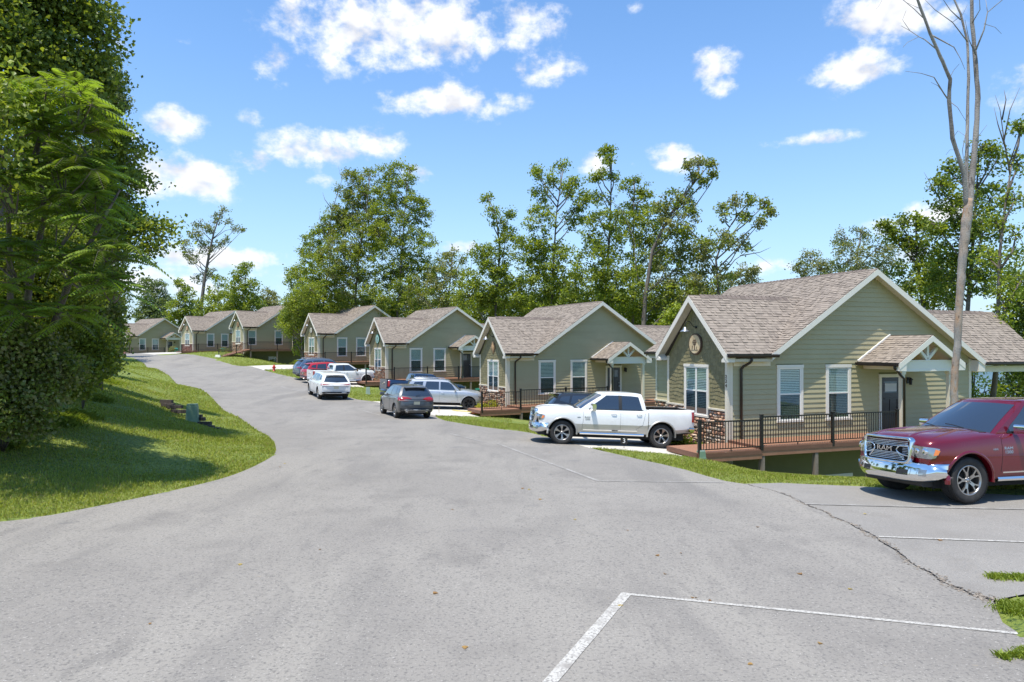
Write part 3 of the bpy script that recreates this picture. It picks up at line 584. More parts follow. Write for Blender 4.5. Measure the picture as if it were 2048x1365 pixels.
def build_house(i):
    X, Y, Z, a = HS[i]; hi = 2 if i == 0 else (1 if i in (1, 2) else 0); scal = i < 4
    root = empty('cottage', (X, Y, Z), math.radians(90-a), label=LABELS[i], cat='house', group='olive cottages along the road')
    d = D; W1, of, oe, os_ = d['W1'], d['of'], d['oe'], d['os']; drop = [3.0,2.2,2.0,1.9,2.9,.9,.6,.5][i]
    cs = (d['zc']-d['ze'])/(W1/2+oe); ms = (d['za']-d['zm'])/(d['ua']-d['um']); mr = (d['za']-d['zmr'])/(d['umr']-d['ua']); uF, uR, L = 1.83, 11.42, d['L']
    zW = lambda u: (d['zm']+ms*(u-d['um']) if u < d['ua'] else d['za']-mr*(u-d['ua']))-.13   # underside of the main roof
    # ---- walls
    # side wall (v=0), faces -v
    sw = Wall((0,0,0), (1,0,0), (0,-1,0))
    topw = d['ze']-.1+cs*0
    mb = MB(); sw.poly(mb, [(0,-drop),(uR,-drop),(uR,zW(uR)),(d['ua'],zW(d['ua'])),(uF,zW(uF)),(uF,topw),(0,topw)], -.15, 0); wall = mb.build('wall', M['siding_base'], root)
    def ext(z):
        lo = .11 if z < topw else None; 
        if z > zW(d['ua'])-.02: return None
        if lo is None: lo = max(uF if z < zW(uF) else d['um']+(z+.13-d['zm'])/ms, .11)
        hi_ = uR-.11 if z < zW(uR) else min(uR-.0, d['ua']+(d['za']-z-.13)/mr)
        return (lo, hi_)
    wins = [(1.96,3.11,.607,2.58),(4.13,5.30,.607,2.58)]
    if i == 4: wins = [(.42,1.6,.607,2.58),(4.13,5.30,.607,2.58)]
    door = (6.66,7.82,-.1,2.19)
    siding(root, wall, sw, .0, 6.2, ext, [(w[0],w[1],w[2]-.05,w[3]) for w in wins]+[door], M['siding'], i == 0)
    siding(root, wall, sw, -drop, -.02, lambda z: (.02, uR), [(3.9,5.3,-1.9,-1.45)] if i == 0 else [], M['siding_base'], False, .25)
    # front gable wall (u=0), faces -u ; a runs along v
    fw = Wall((0,0,0), (0,1,0), (-1,0,0)); zc_ = d['zc']-.13
    fpoly = [(0,-drop),(W1,-drop),(W1,topw),(W1/2,zc_),(0,topw)]
    mb = MB(); fw.poly(mb, fpoly, -.15, 0); fwall = mb.build('wall', M['siding_base'], root)
    fwin = (1.165,2.705,.73,2.58)
    fext = lambda z: (.1,W1-.1) if z < topw else ((.1+(z-topw)/cs*1.0, W1-.1-(z-topw)/cs) if z < zc_-.12 else None)
    if scal:
        mb = MB(); z = d['zl']+.06; row = 0; r = random.Random(50+i)
        while z < zc_:
            e = fext(min(z+.07, zc_)); 
            if e is None: break
            v = .1-r.random()*.1
            while v < W1-.1:
                w = .15+r.uniform(-.015, .02); v0 = max(v, e[0]); v1 = min(v+w-.006, e[1])
                if v1-v0 > .02 and not (v1 > fwin[0]+.03 and v0 < fwin[1]-.03 and fwin[2] < z+.07 < fwin[3]):
                    off = .026*math.sin(v*7.5+row*.9)+r.uniform(-.006, .006); t = .02+r.uniform(0, .008); c = r.uniform(.86, 1.12)
                    zt = z+.19; 
                    q = fext(zt) or (W1/2, W1/2); vt0, vt1 = max(v0, min(q[0], v1)), min(v1, max(q[1], v0))
                    vs = [fw.p(v0,z+off,t), fw.p(v1,z+off,t), fw.p(vt1,zt,.007), fw.p(vt0,zt,.007), fw.p(v0,z+off,0), fw.p(v1,z+off,0), fw.p(vt1,zt,0), fw.p(vt0,zt,0)]
                    mb.add(vs, [(0,1,2,3)[::-1],(4,5,1,0)[::-1],(0,3,7,4)[::-1],(1,5,6,2)[::-1]], (c, c, c*.98))
                v += w
            z += .148; row += 1
        mb.build('shake', M['shake'], fwall, kind='stuff')
    else:
        siding(root, fwall, fw, d['zl']+.06, zc_, fext, [(fwin[0],fwin[1],fwin[2],fwin[3])], M['siding'], False)
    # stone base
    r = random.Random(90+i)
    def stones(W_, a0, a1, z0, z1, holes, parent, sink=.0):
        mb = MB(); W_.box(mb, a0, a1, z0, z1, 0, .03); so = mb.build('stone_base', M['mortar'], parent)
        z = z0; jm = MB(); small = .0
        while z < z1-.03:
            h = r.uniform(.07, .15) if i == 0 else r.uniform(.08, .15); h = min(h, z1-z); a_ = a0
            while a_ < a1-.02:
                w = r.uniform(.12, .36); w = min(w, a1-a_); 
                if a1-a_-w < .08: w = a1-a_
                x0, x1 = a_+.007, a_+w-.007; zz0, zz1 = z+.006, z+h-.006; cx, cz = (x0+x1)/2, (zz0+zz1)/2
                if not any(cx > q[0]-.05 and cx < q[1]+.05 and cz > q[2]-.05 and cz < q[3] for q in holes):
                    dd = r.uniform(.06, .12); k = r.uniform(.65, 1.25); c = r.choice([(.5,.33,.22),(.56,.4,.28),(.44,.24,.16),(.6,.47,.36),(.42,.36,.31),(.55,.31,.2)] if i < 5 else [(.36,.16,.12),(.42,.22,.17),(.3,.14,.11),(.4,.28,.24)]); c = tuple(q*k for q in c)
                    m_ = jm if i else MB(); n = 7; P = []
                    for j in range(n):
                        t = 2*math.pi*(j+.5*r.random())/n; P.append((cx+(x1-x0)*.53*math.copysign(abs(math.cos(t))**.55, math.cos(t))*r.uniform(.86, 1), cz+(zz1-zz0)*.53*math.copysign(abs(math.sin(t))**.55, math.sin(t))*r.uniform(.86, 1)))
                    vs = [W_.p(p, q, .028) for p, q in P]+[W_.p(cx+(p-cx)*.93, cz+(q-cz)*.9, dd*.8) for p, q in P]+[W_.p(cx+(p-cx)*.55, cz+(q-cz)*.5, dd+r.uniform(-.012,.012)) for p, q in P]
                    fs = [(j, (j+1) % n, n+(j+1) % n, n+j) for j in range(n)]+[(n+j, n+(j+1) % n, 2*n+(j+1) % n, 2*n+j) for j in range(n)]+[tuple(range(2*n, 3*n))]
                    if W_.dx.cross(Vector((0,0,1))).dot(W_.n) > 0: fs = [f[::-1] for f in fs]
                    m_.add(vs, fs, c)
                    if not i: m_.build('stone', M['stone'], so)
                a_ += w
            z += h
        if i: jm.build('stones', M['stone'], so, kind='stuff')
        segs = [(a0, a1)]
        for q in holes:
            if q[2] < z1 < q[3]: segs = interval_sub(segs, q[0], q[1])
        for s0, s1 in segs: mb = MB(); W_.box(mb, s0, s1, z1, z1+.06, 0, .11); mb.build('ledge', M['trim'], so)
    stones(fw, .1, W1-.02, -.55, d['zl'], [fwin], fwall)
    w2 = Wall((uF,W1,0), (0,1,0), (-1,0,0))       # set-back front wall
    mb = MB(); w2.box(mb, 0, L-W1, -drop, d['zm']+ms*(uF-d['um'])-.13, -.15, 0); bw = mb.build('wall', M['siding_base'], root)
    siding(root, bw, w2, .86, 2.95, lambda z: (.02, L-W1-.1) if z < 2.93 else None, [(.25,1.45,.6,2.58)], M['siding'], i == 0)
    stones(w2, .02, L-W1, -.5, .8, [(.25,1.45,.6,2.58)], bw)
    mb = MB()                                       # wing far side, far gable, rear wall: plain
    mb.prism([(0,-drop),(uF,-drop),(uF,topw),(0,topw)], W1-.1, W1, 'y')
    mb.prism([(uF,-drop),(uR,-drop),(uR,zW(uR)),(d['ua'],zW(d['ua'])),(uF,zW(uF))], L-.12, L, 'y'); mb.box(uR-.12, uR, .0, L-.12, -drop, zW(uR))
    mb.build('wall', M['siding'], root)
    # corner boards
    mb = MB(); sw.box(mb, -.025, .1, -drop if i in (0,) else -.6, topw-.03, .0, .03); fw.box(mb, -.03, .1, -drop if i == 0 else -.6, topw-.03, .0, .125)
    mb.build('corner_board', M['trim'], root)
    mb = MB(); fw.box(mb, W1-.1, W1+.02, .9, topw, .0, .035); mb.build('corner_board', M['trim'], root)
    mb = MB(); w2.box(mb, L-W1-.1, L-W1+.02, .8, 2.95, .0, .035); mb.build('corner_board', M['trim'], root)
    mb = MB(); sw.box(mb, uR-.11, uR+.02, -.3, zW(uR), .0, .035); mb.build('corner_board', M['trim'], root)
    # windows, door
    for w in wins: window(root, sw, *w, 'single', hi)
    window(root, fw, *fwin, 'double', hi); window(root, w2, .25, 1.45, .6, 2.58, 'single', hi)
    if i == 0: window(root, sw, 3.9, 5.35, -2.6, -1.42, 'single', 0)
    if i == 4: window(root, sw, 3.3, 4.5, -2.4, -1.0, 'single', 0)
    mb = MB(); sw.box(mb, 6.66, 6.77, -.05, 2.08, 0, .05); sw.box(mb, 7.71, 7.82, -.05, 2.08, 0, .05); sw.box(mb, 6.645, 7.835, 2.08, 2.2, 0, .06); dr = mb.build('door', M['trim2'], root)
    mb = MB(); sw.box(mb, 6.77, 7.71, -.05, 2.08, 0, .012)
    for (p, q, u_, w_) in ((6.77,6.92,-.05,2.08),(7.56,7.71,-.05,2.08),(6.92,7.56,1.93,2.08),(6.92,7.56,1.32,1.5),(6.92,7.56,-.05,.18),(7.19,7.29,.18,1.32),(6.9,7.58,1.26,1.31)): sw.box(mb, p, q, u_, w_, .012, .03 if w_ != 1.31 else .05)
    mb.build('leaf', M['door'], dr)
    mb = MB(); sw.box(mb, 6.92, 7.56, 1.5, 1.93, .012, .018); mb.build('pane', M['door_glass'], dr)
    mb = MB(); mb.lathe([(0,-.075),(.028,-.07),(.03,-.045),(.012,-.035),(.012,-.012),(.03,-.01),(.03,0)], 10, 'y', (7.63,-.03,.93)); mb.lathe([(0,-.03),(.028,-.028),(.028,0)], 10, 'y', (7.63,-.03,1.13)); mb.build('knob', M['steel'], dr)
    # ---- roof
    mb = MB(); t = .11
    s_m = lambda u: d['zm']+ms*(u-d['um'])
    slab(mb, [(d['um'],-os_,d['zm']),(d['ua'],-os_,d['za']),(d['ua'],L+os_,d['za']),(d['um'],L+os_,d['zm'])][::-1], t)
    slab(mb, [(d['ua'],-os_,d['za']),(d['umr'],-os_,d['zmr']),(d['umr'],L+os_,d['zmr']),(d['ua'],L+os_,d['za'])][::-1], t)
    uc = d['um']+(d['zc']-d['zm'])/ms
    slab(mb, [(-of,-oe,d['ze']),(-of,W1/2,d['zc']),(uc,W1/2,d['zc']),(d['um']-.0,-oe,d['ze'])][::-1], t)
    slab(mb, [(-of,W1+oe,d['ze']),(-of,W1/2,d['zc']),(uc,W1/2,d['zc']),(d['um']-.0,W1+oe,d['ze'])], t)
    ux = 15.4; zr1, zr0 = 4.75, 2.62; ur0 = d['ua']+(d['za']-zr1)/mr
    slab(mb, [(d['umr'],-oe,zr0),(ur0,W1/2,zr1),(ux,W1/2,zr1),(ux,-oe,zr0)][::-1], t); slab(mb, [(d['umr'],W1+oe,zr0),(ur0,W1/2,zr1),(ux,W1/2,zr1),(ux,W1+oe,zr0)], t)
    roof = mb.build('roof', M['roofdeck'], root)
    mb = MB(); lm = math.hypot(d['ua']-d['um'], d['za']-d['zm']); Bm = Vector((d['ua']-d['um'],0,d['za']-d['zm']))/lm
    def keepm(a_, b_):
        u = d['um']+Bm.x*b_; v = a_; zz = d['zm']+Bm.z*b_; return zz > (d['zc']-cs*abs(v-W1/2))-.04 or v > W1+oe
    shingle_plane(mb, (d['um'],0,d['zm']), (0,1,0), Bm, keepm, seed=11+i, tag_=(-os_-.03, L+os_+.03, lm))
    lc = math.hypot(W1/2+oe, d['zc']-d['ze']); Bc = Vector((0,W1/2+oe,d['zc']-d['ze']))/lc
    keepc = lambda a_, b_: (d['ze']+Bc.z*b_) > s_m(a_)-.03 or a_ < d['um']
    shingle_plane(mb, (0,-oe,d['ze']), (1,0,0), Bc, keepc, seed=31+i, tag_=(-of-.03, uc+.1, lc))
    if i < 3 or i > 4: shingle_plane(mb, (0,W1+oe,d['ze']), (1,0,0), Vector((0,-Bc.y,Bc.z)), keepc, ex=.28, tabw=.5, seed=41, tag_=(-of-.03, uc+.1, lc))
    lr = math.hypot(W1/2+oe, zr1-zr0); Br = Vector((0,W1/2+oe,zr1-zr0))/lr
    keepr = lambda a_, b_: (zr0+Br.z*b_) > d['za']-mr*(a_-d['ua'])-.03
    shingle_plane(mb, (0,-oe,zr0), (1,0,0), Br, keepr, seed=51+i, tag_=(ur0-.1, ux+.03, lr))
    mb.build('shingles', M['shingle'], roof, kind='stuff')
    cc = (.17,.135,.115)
    def cap(a_, b_, n_):
        mb = MB(); mb.col = cc
        a_ = Vector(a_); b_ = Vector(b_); 
        for k in range(n_):
            p = a_.lerp(b_, k/n_); q = a_.lerp(b_, (k+1.18)/n_) if k < n_-1 else b_; dd = (b_-a_).normalized(); s = dd.cross(Vector((0,0,1))).normalized()*.14; dz = Vector((0,0,-.13)); up = Vector((0,0,.035))
            kk = rnd.uniform(.85, 1.15); mb.add([p-s+dz+up, p+up*1.6, p+s+dz+up, q-s+dz+up*.6, q+up*.9, q+s+dz+up*.6], [(0,1,4,3),(1,2,5,4)], (cc[0]*kk, cc[1]*kk, cc[2]*kk))
        mb.build('ridge_cap', M['shingle'], roof)
    cap((d['ua'],-os_+.5,d['za']), (d['ua'],L+os_-.5,d['za']), 36); cap((.1,W1/2,d['zc']), (uc-.65,W1/2,d['zc']), 20); cap((ur0+.3,W1/2,zr1), (ux-.6,W1/2,zr1), 20)
    # rakes, soffits
    def rake(pts, y0, y1, name='rake_board', depth=.2, m_='trim2'):
        for (p, q) in zip(pts[:-1], pts[1:]):
            mb = MB(); mb.prism([(p[0],p[1]),(q[0],q[1]),(q[0],q[1]-depth),(p[0],p[1]-depth)], y0, y1, 'y'); mb.build(name, M[m_], roof, fix=True)
    rake([(d['um']-.03,d['zm']-.02),(d['ua'],d['za']-.012),(d['umr']+.03,d['zmr']-.02)], -os_-.035, -os_-.002, depth=.22)
    rake([(d['um'],d['zm']-.02),(d['ua'],d['za']-.012),(d['umr'],d['zmr']-.02)], L+os_+.002, L+os_+.03)
    mb = MB(); slab(mb, [(d['um'],-os_,d['zm']-.115),(d['ua'],-os_,d['za']-.115),(d['ua'],0,d['za']-.115),(d['um'],0,d['zm']-.115)], .03); slab(mb, [(d['ua'],-os_,d['za']-.115),(d['umr'],-os_,d['zmr']-.115),(d['umr'],0,d['zmr']-.115),(d['ua'],0,d['za']-.115)], .03)
    mb.build('soffit', M['soffit'], roof, fix=True)
    # front gable rakes (poly in y,z extruded along x)
    for s in (1, -1):
        c = W1/2; e = c-s*(c+oe); P = [(e,d['ze']-.01),(c,d['zc']-.01),(c,d['zc']-.24),(e+s*.02,d['ze']-.24)]
        mb = MB(); mb.prism(P, -of-.035, -of-.002, 'x'); mb.build('rake_board', M['trim2'], roof, fix=True)
        mb = MB(); slab(mb, [(-of,e,d['ze']-.115),(-of,c,d['zc']-.115),(0,c,d['zc']-.115),(0,e,d['ze']-.115)], .03); mb.build('soffit', M['soffit'], roof, fix=True)
        mb = MB(); y0, y1 = sorted((e+s*.015, e+s*(oe-.03))); mb.prism([(y0,d['ze']-.28),(y1,d['ze']-.28),(y1,d['ze']-.2+.25*(s<0)),(y0,d['ze']-.2+.25*(s>0))], -of-.02, -.03 if s > 0 else -.03, 'x'); mb.build('cornice_box', M['trim2'], roof, fix=True)
    # frieze and gutters
    mb = MB(); mb.box(-.02, d['um']+.05, -oe+.02, -.03, d['ze']-.26, d['ze']-.16); mb.build('soffit', M['soffit'], roof)
    mb = MB(); mb.box(.12, d['um']+.18, -.05, -.026, d['ze']-.42, d['ze']-.27); mb.build('frieze', M['trim'], roof)
    mb = MB(); gutter(mb, (-of+.02,-oe-.05,d['ze']-.06), (d['um']+.25,-oe-.05,d['ze']-.06)); mb.build('gutter', M['gutter'], roof, fix=True)
    mb = MB(); gutter(mb, (d['um']-.05,L+os_,d['zm']-.06), (d['um']-.05,W1+oe,d['zm']-.06)); mb.build('gutter', M['gutter'], roof, fix=True)
    mb = MB(); mb.box(d['um'], uF, W1+.03, L+.02, 2.72, 2.8); mb.build('soffit', M['soffit'], roof)
    mb = MB(); gutter(mb, (d['umr']-.05,-oe-.05,zr0-.06), (ux,-oe-.05,zr0-.06)); mb.build('gutter', M['gutter'], roof, fix=True)
    mb = MB(); mb.prism([(d['umr']-.35,d['zmr']-.42),(d['umr']+.0,d['zmr']-.42),(d['umr']+.0,d['zmr']-.2),(d['umr']-.35,d['zmr']+.02)], -os_-.01, -.03, 'y'); mb.build('cornice_box', M['trim2'], roof, fix=True)
    # downspouts
    def spout(pts): mb = MB(); mb.smooth = True; mb.tube(pts, .045, 8); mb.build('downspout', M['gutter'], roof)
    spout([(.62,-oe-.04,d['ze']-.1),(.62,-oe-.04,d['ze']-.22),(.6,-oe+.03,d['ze']-.3),(.48,-.12,d['ze']-.42),(.42,-.075,d['ze']-.52),(.42,-.075,d['ze']-.7),(.42,-.075,-.02)])
    spout([(d['um']-.05,W1+.75,d['zm']-.1),(d['um']-.05,W1+.75,d['zm']-.2),(d['um']+.08,W1+.5,d['zm']-.3),(uF-.15,W1+.2,d['zm']-.42),(uF-.06,W1+.1,d['zm']-.5),(uF-.06,W1+.1,-.2)])
    # rear porch posts and beam
    mb = MB(); mb.box(uR+.05, ux-.1, -.1, .05, 2.22, 2.46); mb.build('porch_beam', M['trim'], root)
    for u in (ux-.35,): mb = MB(); mb.box(u-.08, u+.08, -.1, .06, -drop, 2.22); mb.build('porch_post', M['trim'], root)
    # ---- entrance porch
    up, pp, zp, hp, zpe = d['up'], d['pp'], d['zp'], d['hp'], d['zpe']; ps = (zp-zpe)/hp
    if i not in (4, 5) or True:
        mb = MB(); slab(mb, [(up-hp,-pp,zpe),(up-hp,-.01,zpe),(up,-.01,zp),(up,-pp,zp)][::-1], .09); slab(mb, [(up+hp,-pp,zpe),(up+hp,-.01,zpe),(up,-.01,zp),(up,-pp,zp)], .09); pr = mb.build('porch_roof', M['roofdeck'], root)
        mb = MB(); lp = math.hypot(hp, zp-zpe); Bp = Vector((hp,0,zp-zpe))/lp
        shingle_plane(mb, (up-hp,0,zpe), (0,1,0), Bp, lambda a_, b_: True, seed=61+i, tag_=(-pp-.03, -.01, lp)); shingle_plane(mb, (up+hp,0,zpe), (0,1,0), Vector((-Bp.x,0,Bp.z)), lambda a_, b_: True, seed=71+i, tag_=(-pp-.03, -.01, lp))
        mb.build('shingles', M['shingle'], pr, kind='stuff')
        mb = MB(); mb.beam((up-hp,-.045,zpe+.05), (up,-.045,zp+.05), .05, .06, (0,1,0)); mb.build('flashing', M['white'], pr)
        for s in (-1, 1):
            mb = MB(); mb.prism([(up+s*hp,zpe-.01),(up,zp-.01),(up,zp-.22),(up+s*hp,zpe-.22)], -pp-.04, -pp-.002, 'y'); mb.build('rake_board', M['trim2'], pr, fix=True)
            x0, x1 = sorted((up+s*hp, up+s*(hp-.33))); mb = MB(); mb.prism([(x0,zpe-.27),(x1,zpe-.27),(x1,zpe-.02+(ps*.33-.15 if s < 0 else -.1)),(x0,zpe-.02+(ps*.33-.15 if s > 0 else -.1))], -pp-.03, -pp+.12, 'y'); mb.build('cornice_box', M['trim2'], pr, fix=True)
            mb = MB(); slab(mb, [(up+s*hp,-pp,zpe-.095),(up,-pp,zp-.095),(up,-.03,zp-.095),(up+s*hp,-.03,zpe-.095)], .02); mb.build('soffit', M['soffit'], pr, fix=True)
            mb = MB(); gutter(mb, (up+s*(hp+.05),-.03 if s < 0 else -pp,zpe-.05), (up+s*(hp+.05),-pp if s < 0 else -.03,zpe-.05)); mb.build('gutter', M['gutter'], pr, fix=True)
        c0, c1 = up-1.17, up+1.1; yb = -pp+.28
        mb = MB(); mb.box(c0-.12, c1+.12, yb-.12, yb+.02, 2.42, 2.72); mb.box(c0-.14, c1+.14, yb-.14, yb+.04, 2.36, 2.42); mb.box(c0-.14, c1+.14, yb-.135, yb+.03, 2.72, 2.76); pb = mb.build('porch_beam', M['trim2'], root)
        
        for q0 in (c0-.12, c1-.02): mb = MB(); mb.box(q0, q0+.14, yb+.02, -.03, 2.42, 2.62); mb.build('porch_beam', M['trim'], root)
        # truss of king post and two braces
        for (p, q) in (((up,2.74),(up,zp-.2)), ((up-.02,2.78),(up-.46,zp-.45)), ((up+.02,2.78),(up+.46,zp-.45))):
            mb = MB(); mb.beam((p[0],yb-.06,p[1]), (q[0],yb-.06,q[1]), .1, .11, (0,1,0)); mb.build('truss_brace', M['trim2'], pb)
        for c in (c0, c1):
            mb = MB(); mb.box(c-.07, c+.07, yb-.12, yb+.02, .2, 2.3); mb.box(c-.1, c+.1, yb-.15, yb+.05, -.05, .2); mb.box(c-.095, c+.095, yb-.145, yb+.045, 2.26, 2.36); mb.build('column', M['trim'], root)
        spout([(up-hp-.05,-pp+.12,zpe-.08),(up-hp-.05,-pp+.12,zpe-.18),(up-hp+.1,-pp+.12,zpe-.28),(c0-.22,yb-.2,zpe-.42),(c0-.05,yb-.2,zpe-.55),(c0-.05,yb-.2,0)])
    # ---- things mounted on the house
    nm = ['nearest olive cottage','cottage behind the white crew cab pickup','cottage behind the silver suv','cottage behind the red suv','cottage on tall posts','cottage at the top of the rise','cottage at the road crest','farthest cottage'][i]
    if i < 7:
        lp = empty('gooseneck_lamp', Vector(root.location)+Matrix.Rotation(root.rotation_euler.z, 3, 'Z') @ Vector((-.03,W1/2,3.95)), root.rotation_euler.z, label='gooseneck lamp on the gable of the '+nm, cat='wall lamp', group='gooseneck barn lamps on the gables')
        mb = MB(); mb.smooth = True; mb.tube([(0,0,0),(-.12,0,.02),(-.2,0,.12),(-.3,0,.22),(-.42,0,.2),(-.48,0,.08),(-.48,0,-.03)], .014, 6); mb.lathe([(0,0),(.05,0),(.05,-.02),(0,-.02)], 10, 'x'); mb.build('arm', M['black'], lp)
        mb = MB(); mb.smooth = True; mb.lathe([(.035,0),(.06,-.03),(.07,-.09),(.15,-.13),(.2,-.17),(.19,-.165),(.06,-.08),(0,-.07)], 18, 'z', (-.48,0,0)); mb.build('shade', M['steel'], lp)
        Mw = Matrix.Translation(root.location) @ Matrix.Rotation(root.rotation_euler.z, 4, 'Z')
        pq = empty('plaque', Mw @ Vector((-.04,W1/2,3.33)), root.rotation_euler.z, label=['round pale wood slice plaque carved with a tree on the nearest cottage gable','brown carved wooden figure hung under the gable lamp behind the white crew cab pickup','round teal plaque with dark green rim on the gable behind the silver suv','small cream round plaque on the gable behind the red suv','small bronze toned round plaque on the cottage on tall posts','dark round plaque with cream centre on the cottage at the top of the rise','small brownish plaque on the gable of the cottage at the road crest'][i], cat='plaque', group='round plaques on the front gables')
        if i == 1:
            mb = MB(); mb.smooth = True; mb.lathe([(0,.38),(.1,.36),(.15,.28),(.13,.2),(.2,.12),(.22,-.05),(.16,-.2),(.1,-.3),(0,-.42)], 12, 'z', (0,0,0)); me = mb.mesh('carving', M['fish']); me.transform(Matrix.Diagonal((.35,1,1,1))); link('carving', me, pq)
            mb = MB(); mb.lathe([(0,-.02),(.3,-.02),(.3,.02),(0,.02)], 28, 'x', (.02,0,0)); mb.build('disc', M['bark_rim'], pq)
        else:
            R_ = .39 if i != 3 else .33; mb = MB(); mb.lathe([(0,.02),(R_,.02),(R_,-.05),(R_-.05,-.055),(0,-.055)], 32, 'x'); mb.build('disc', M['bark_rim'] if i not in (2,) else M['plaque_green'], pq)
            mb = MB(); mb.lathe([(0,-.058),(R_-.045,-.058),(R_-.045,-.05)], 32, 'x'); mb.build('face', M['slice'] if i in (0, 6) else M['plaque_teal'] if i == 2 else M['plaque_white'] if i == 3 else M['fish'], pq, fix=True)
            mb = MB(); q = -.066
            for (y, z, w, h) in ((0,-.1,.035,.22),(0,.0,.12,.05),(0,.07,.17,.05),(0,.14,.11,.05),(.13,-.12,.02,.12),(-.12,-.14,.02,.1),(0,-.22,.3,.015)): mb.box(q, q+.012, y-w/2*1.4, y+w/2*1.4, z-h/2, z+h/2)
            mb.build('motif', M['bark_rim'] if i != 5 else M['plaque_white'], pq)
        ln = empty('wall_lantern', Mw @ Vector((8.08,-.03,1.95)), root.rotation_euler.z, label='black lantern beside the door of the '+nm, cat='wall lantern', group='black lanterns beside the cottage doors')
        mb = MB(); mb.box(-.06, .06, -.02, 0, -.12, .12); mb.tube([(0,-.02,.08),(0,-.09,.12),(0,-.13,.08)], .012, 6); mb.build('bracket', M['black'], ln)
        mb = MB(); mb.lathe([(0,.12),(.03,.1),(.09,.04),(.09,.02),(.06,.02),(.05,-.14),(.06,-.16),(0,-.17)], 6, 'z', (0,-.13,0)); mb.build('housing', M['black'], ln)
    if i == 0:
        Mx = Matrix.Translation((-.13,.05,0)) @ Matrix(((0,0,-1,0),(-1,0,0,0),(0,1,0,0),(0,0,0,1)))
        for k, ch in enumerate('224'): letters('house_number', ch, .17, M['black'], root, Matrix.Translation((-.132,.032,2.2-.155*k)) @ Matrix(((0,0,-1,0),(-1,0,0,0),(0,1,0,0),(0,0,0,1))), .006)
        mb = MB(); mb.box(6.95, 7.52, -.031, -.0195, 1.55, 1.85); mb.build('door_notice', M['notice'], dr)
    return root
M['door_glass'] = mat('door_glass', (.08,.1,.11), .08, spec=.9)
M['notice'] = mat('paper_notice', (.5,.52,.58), .8)
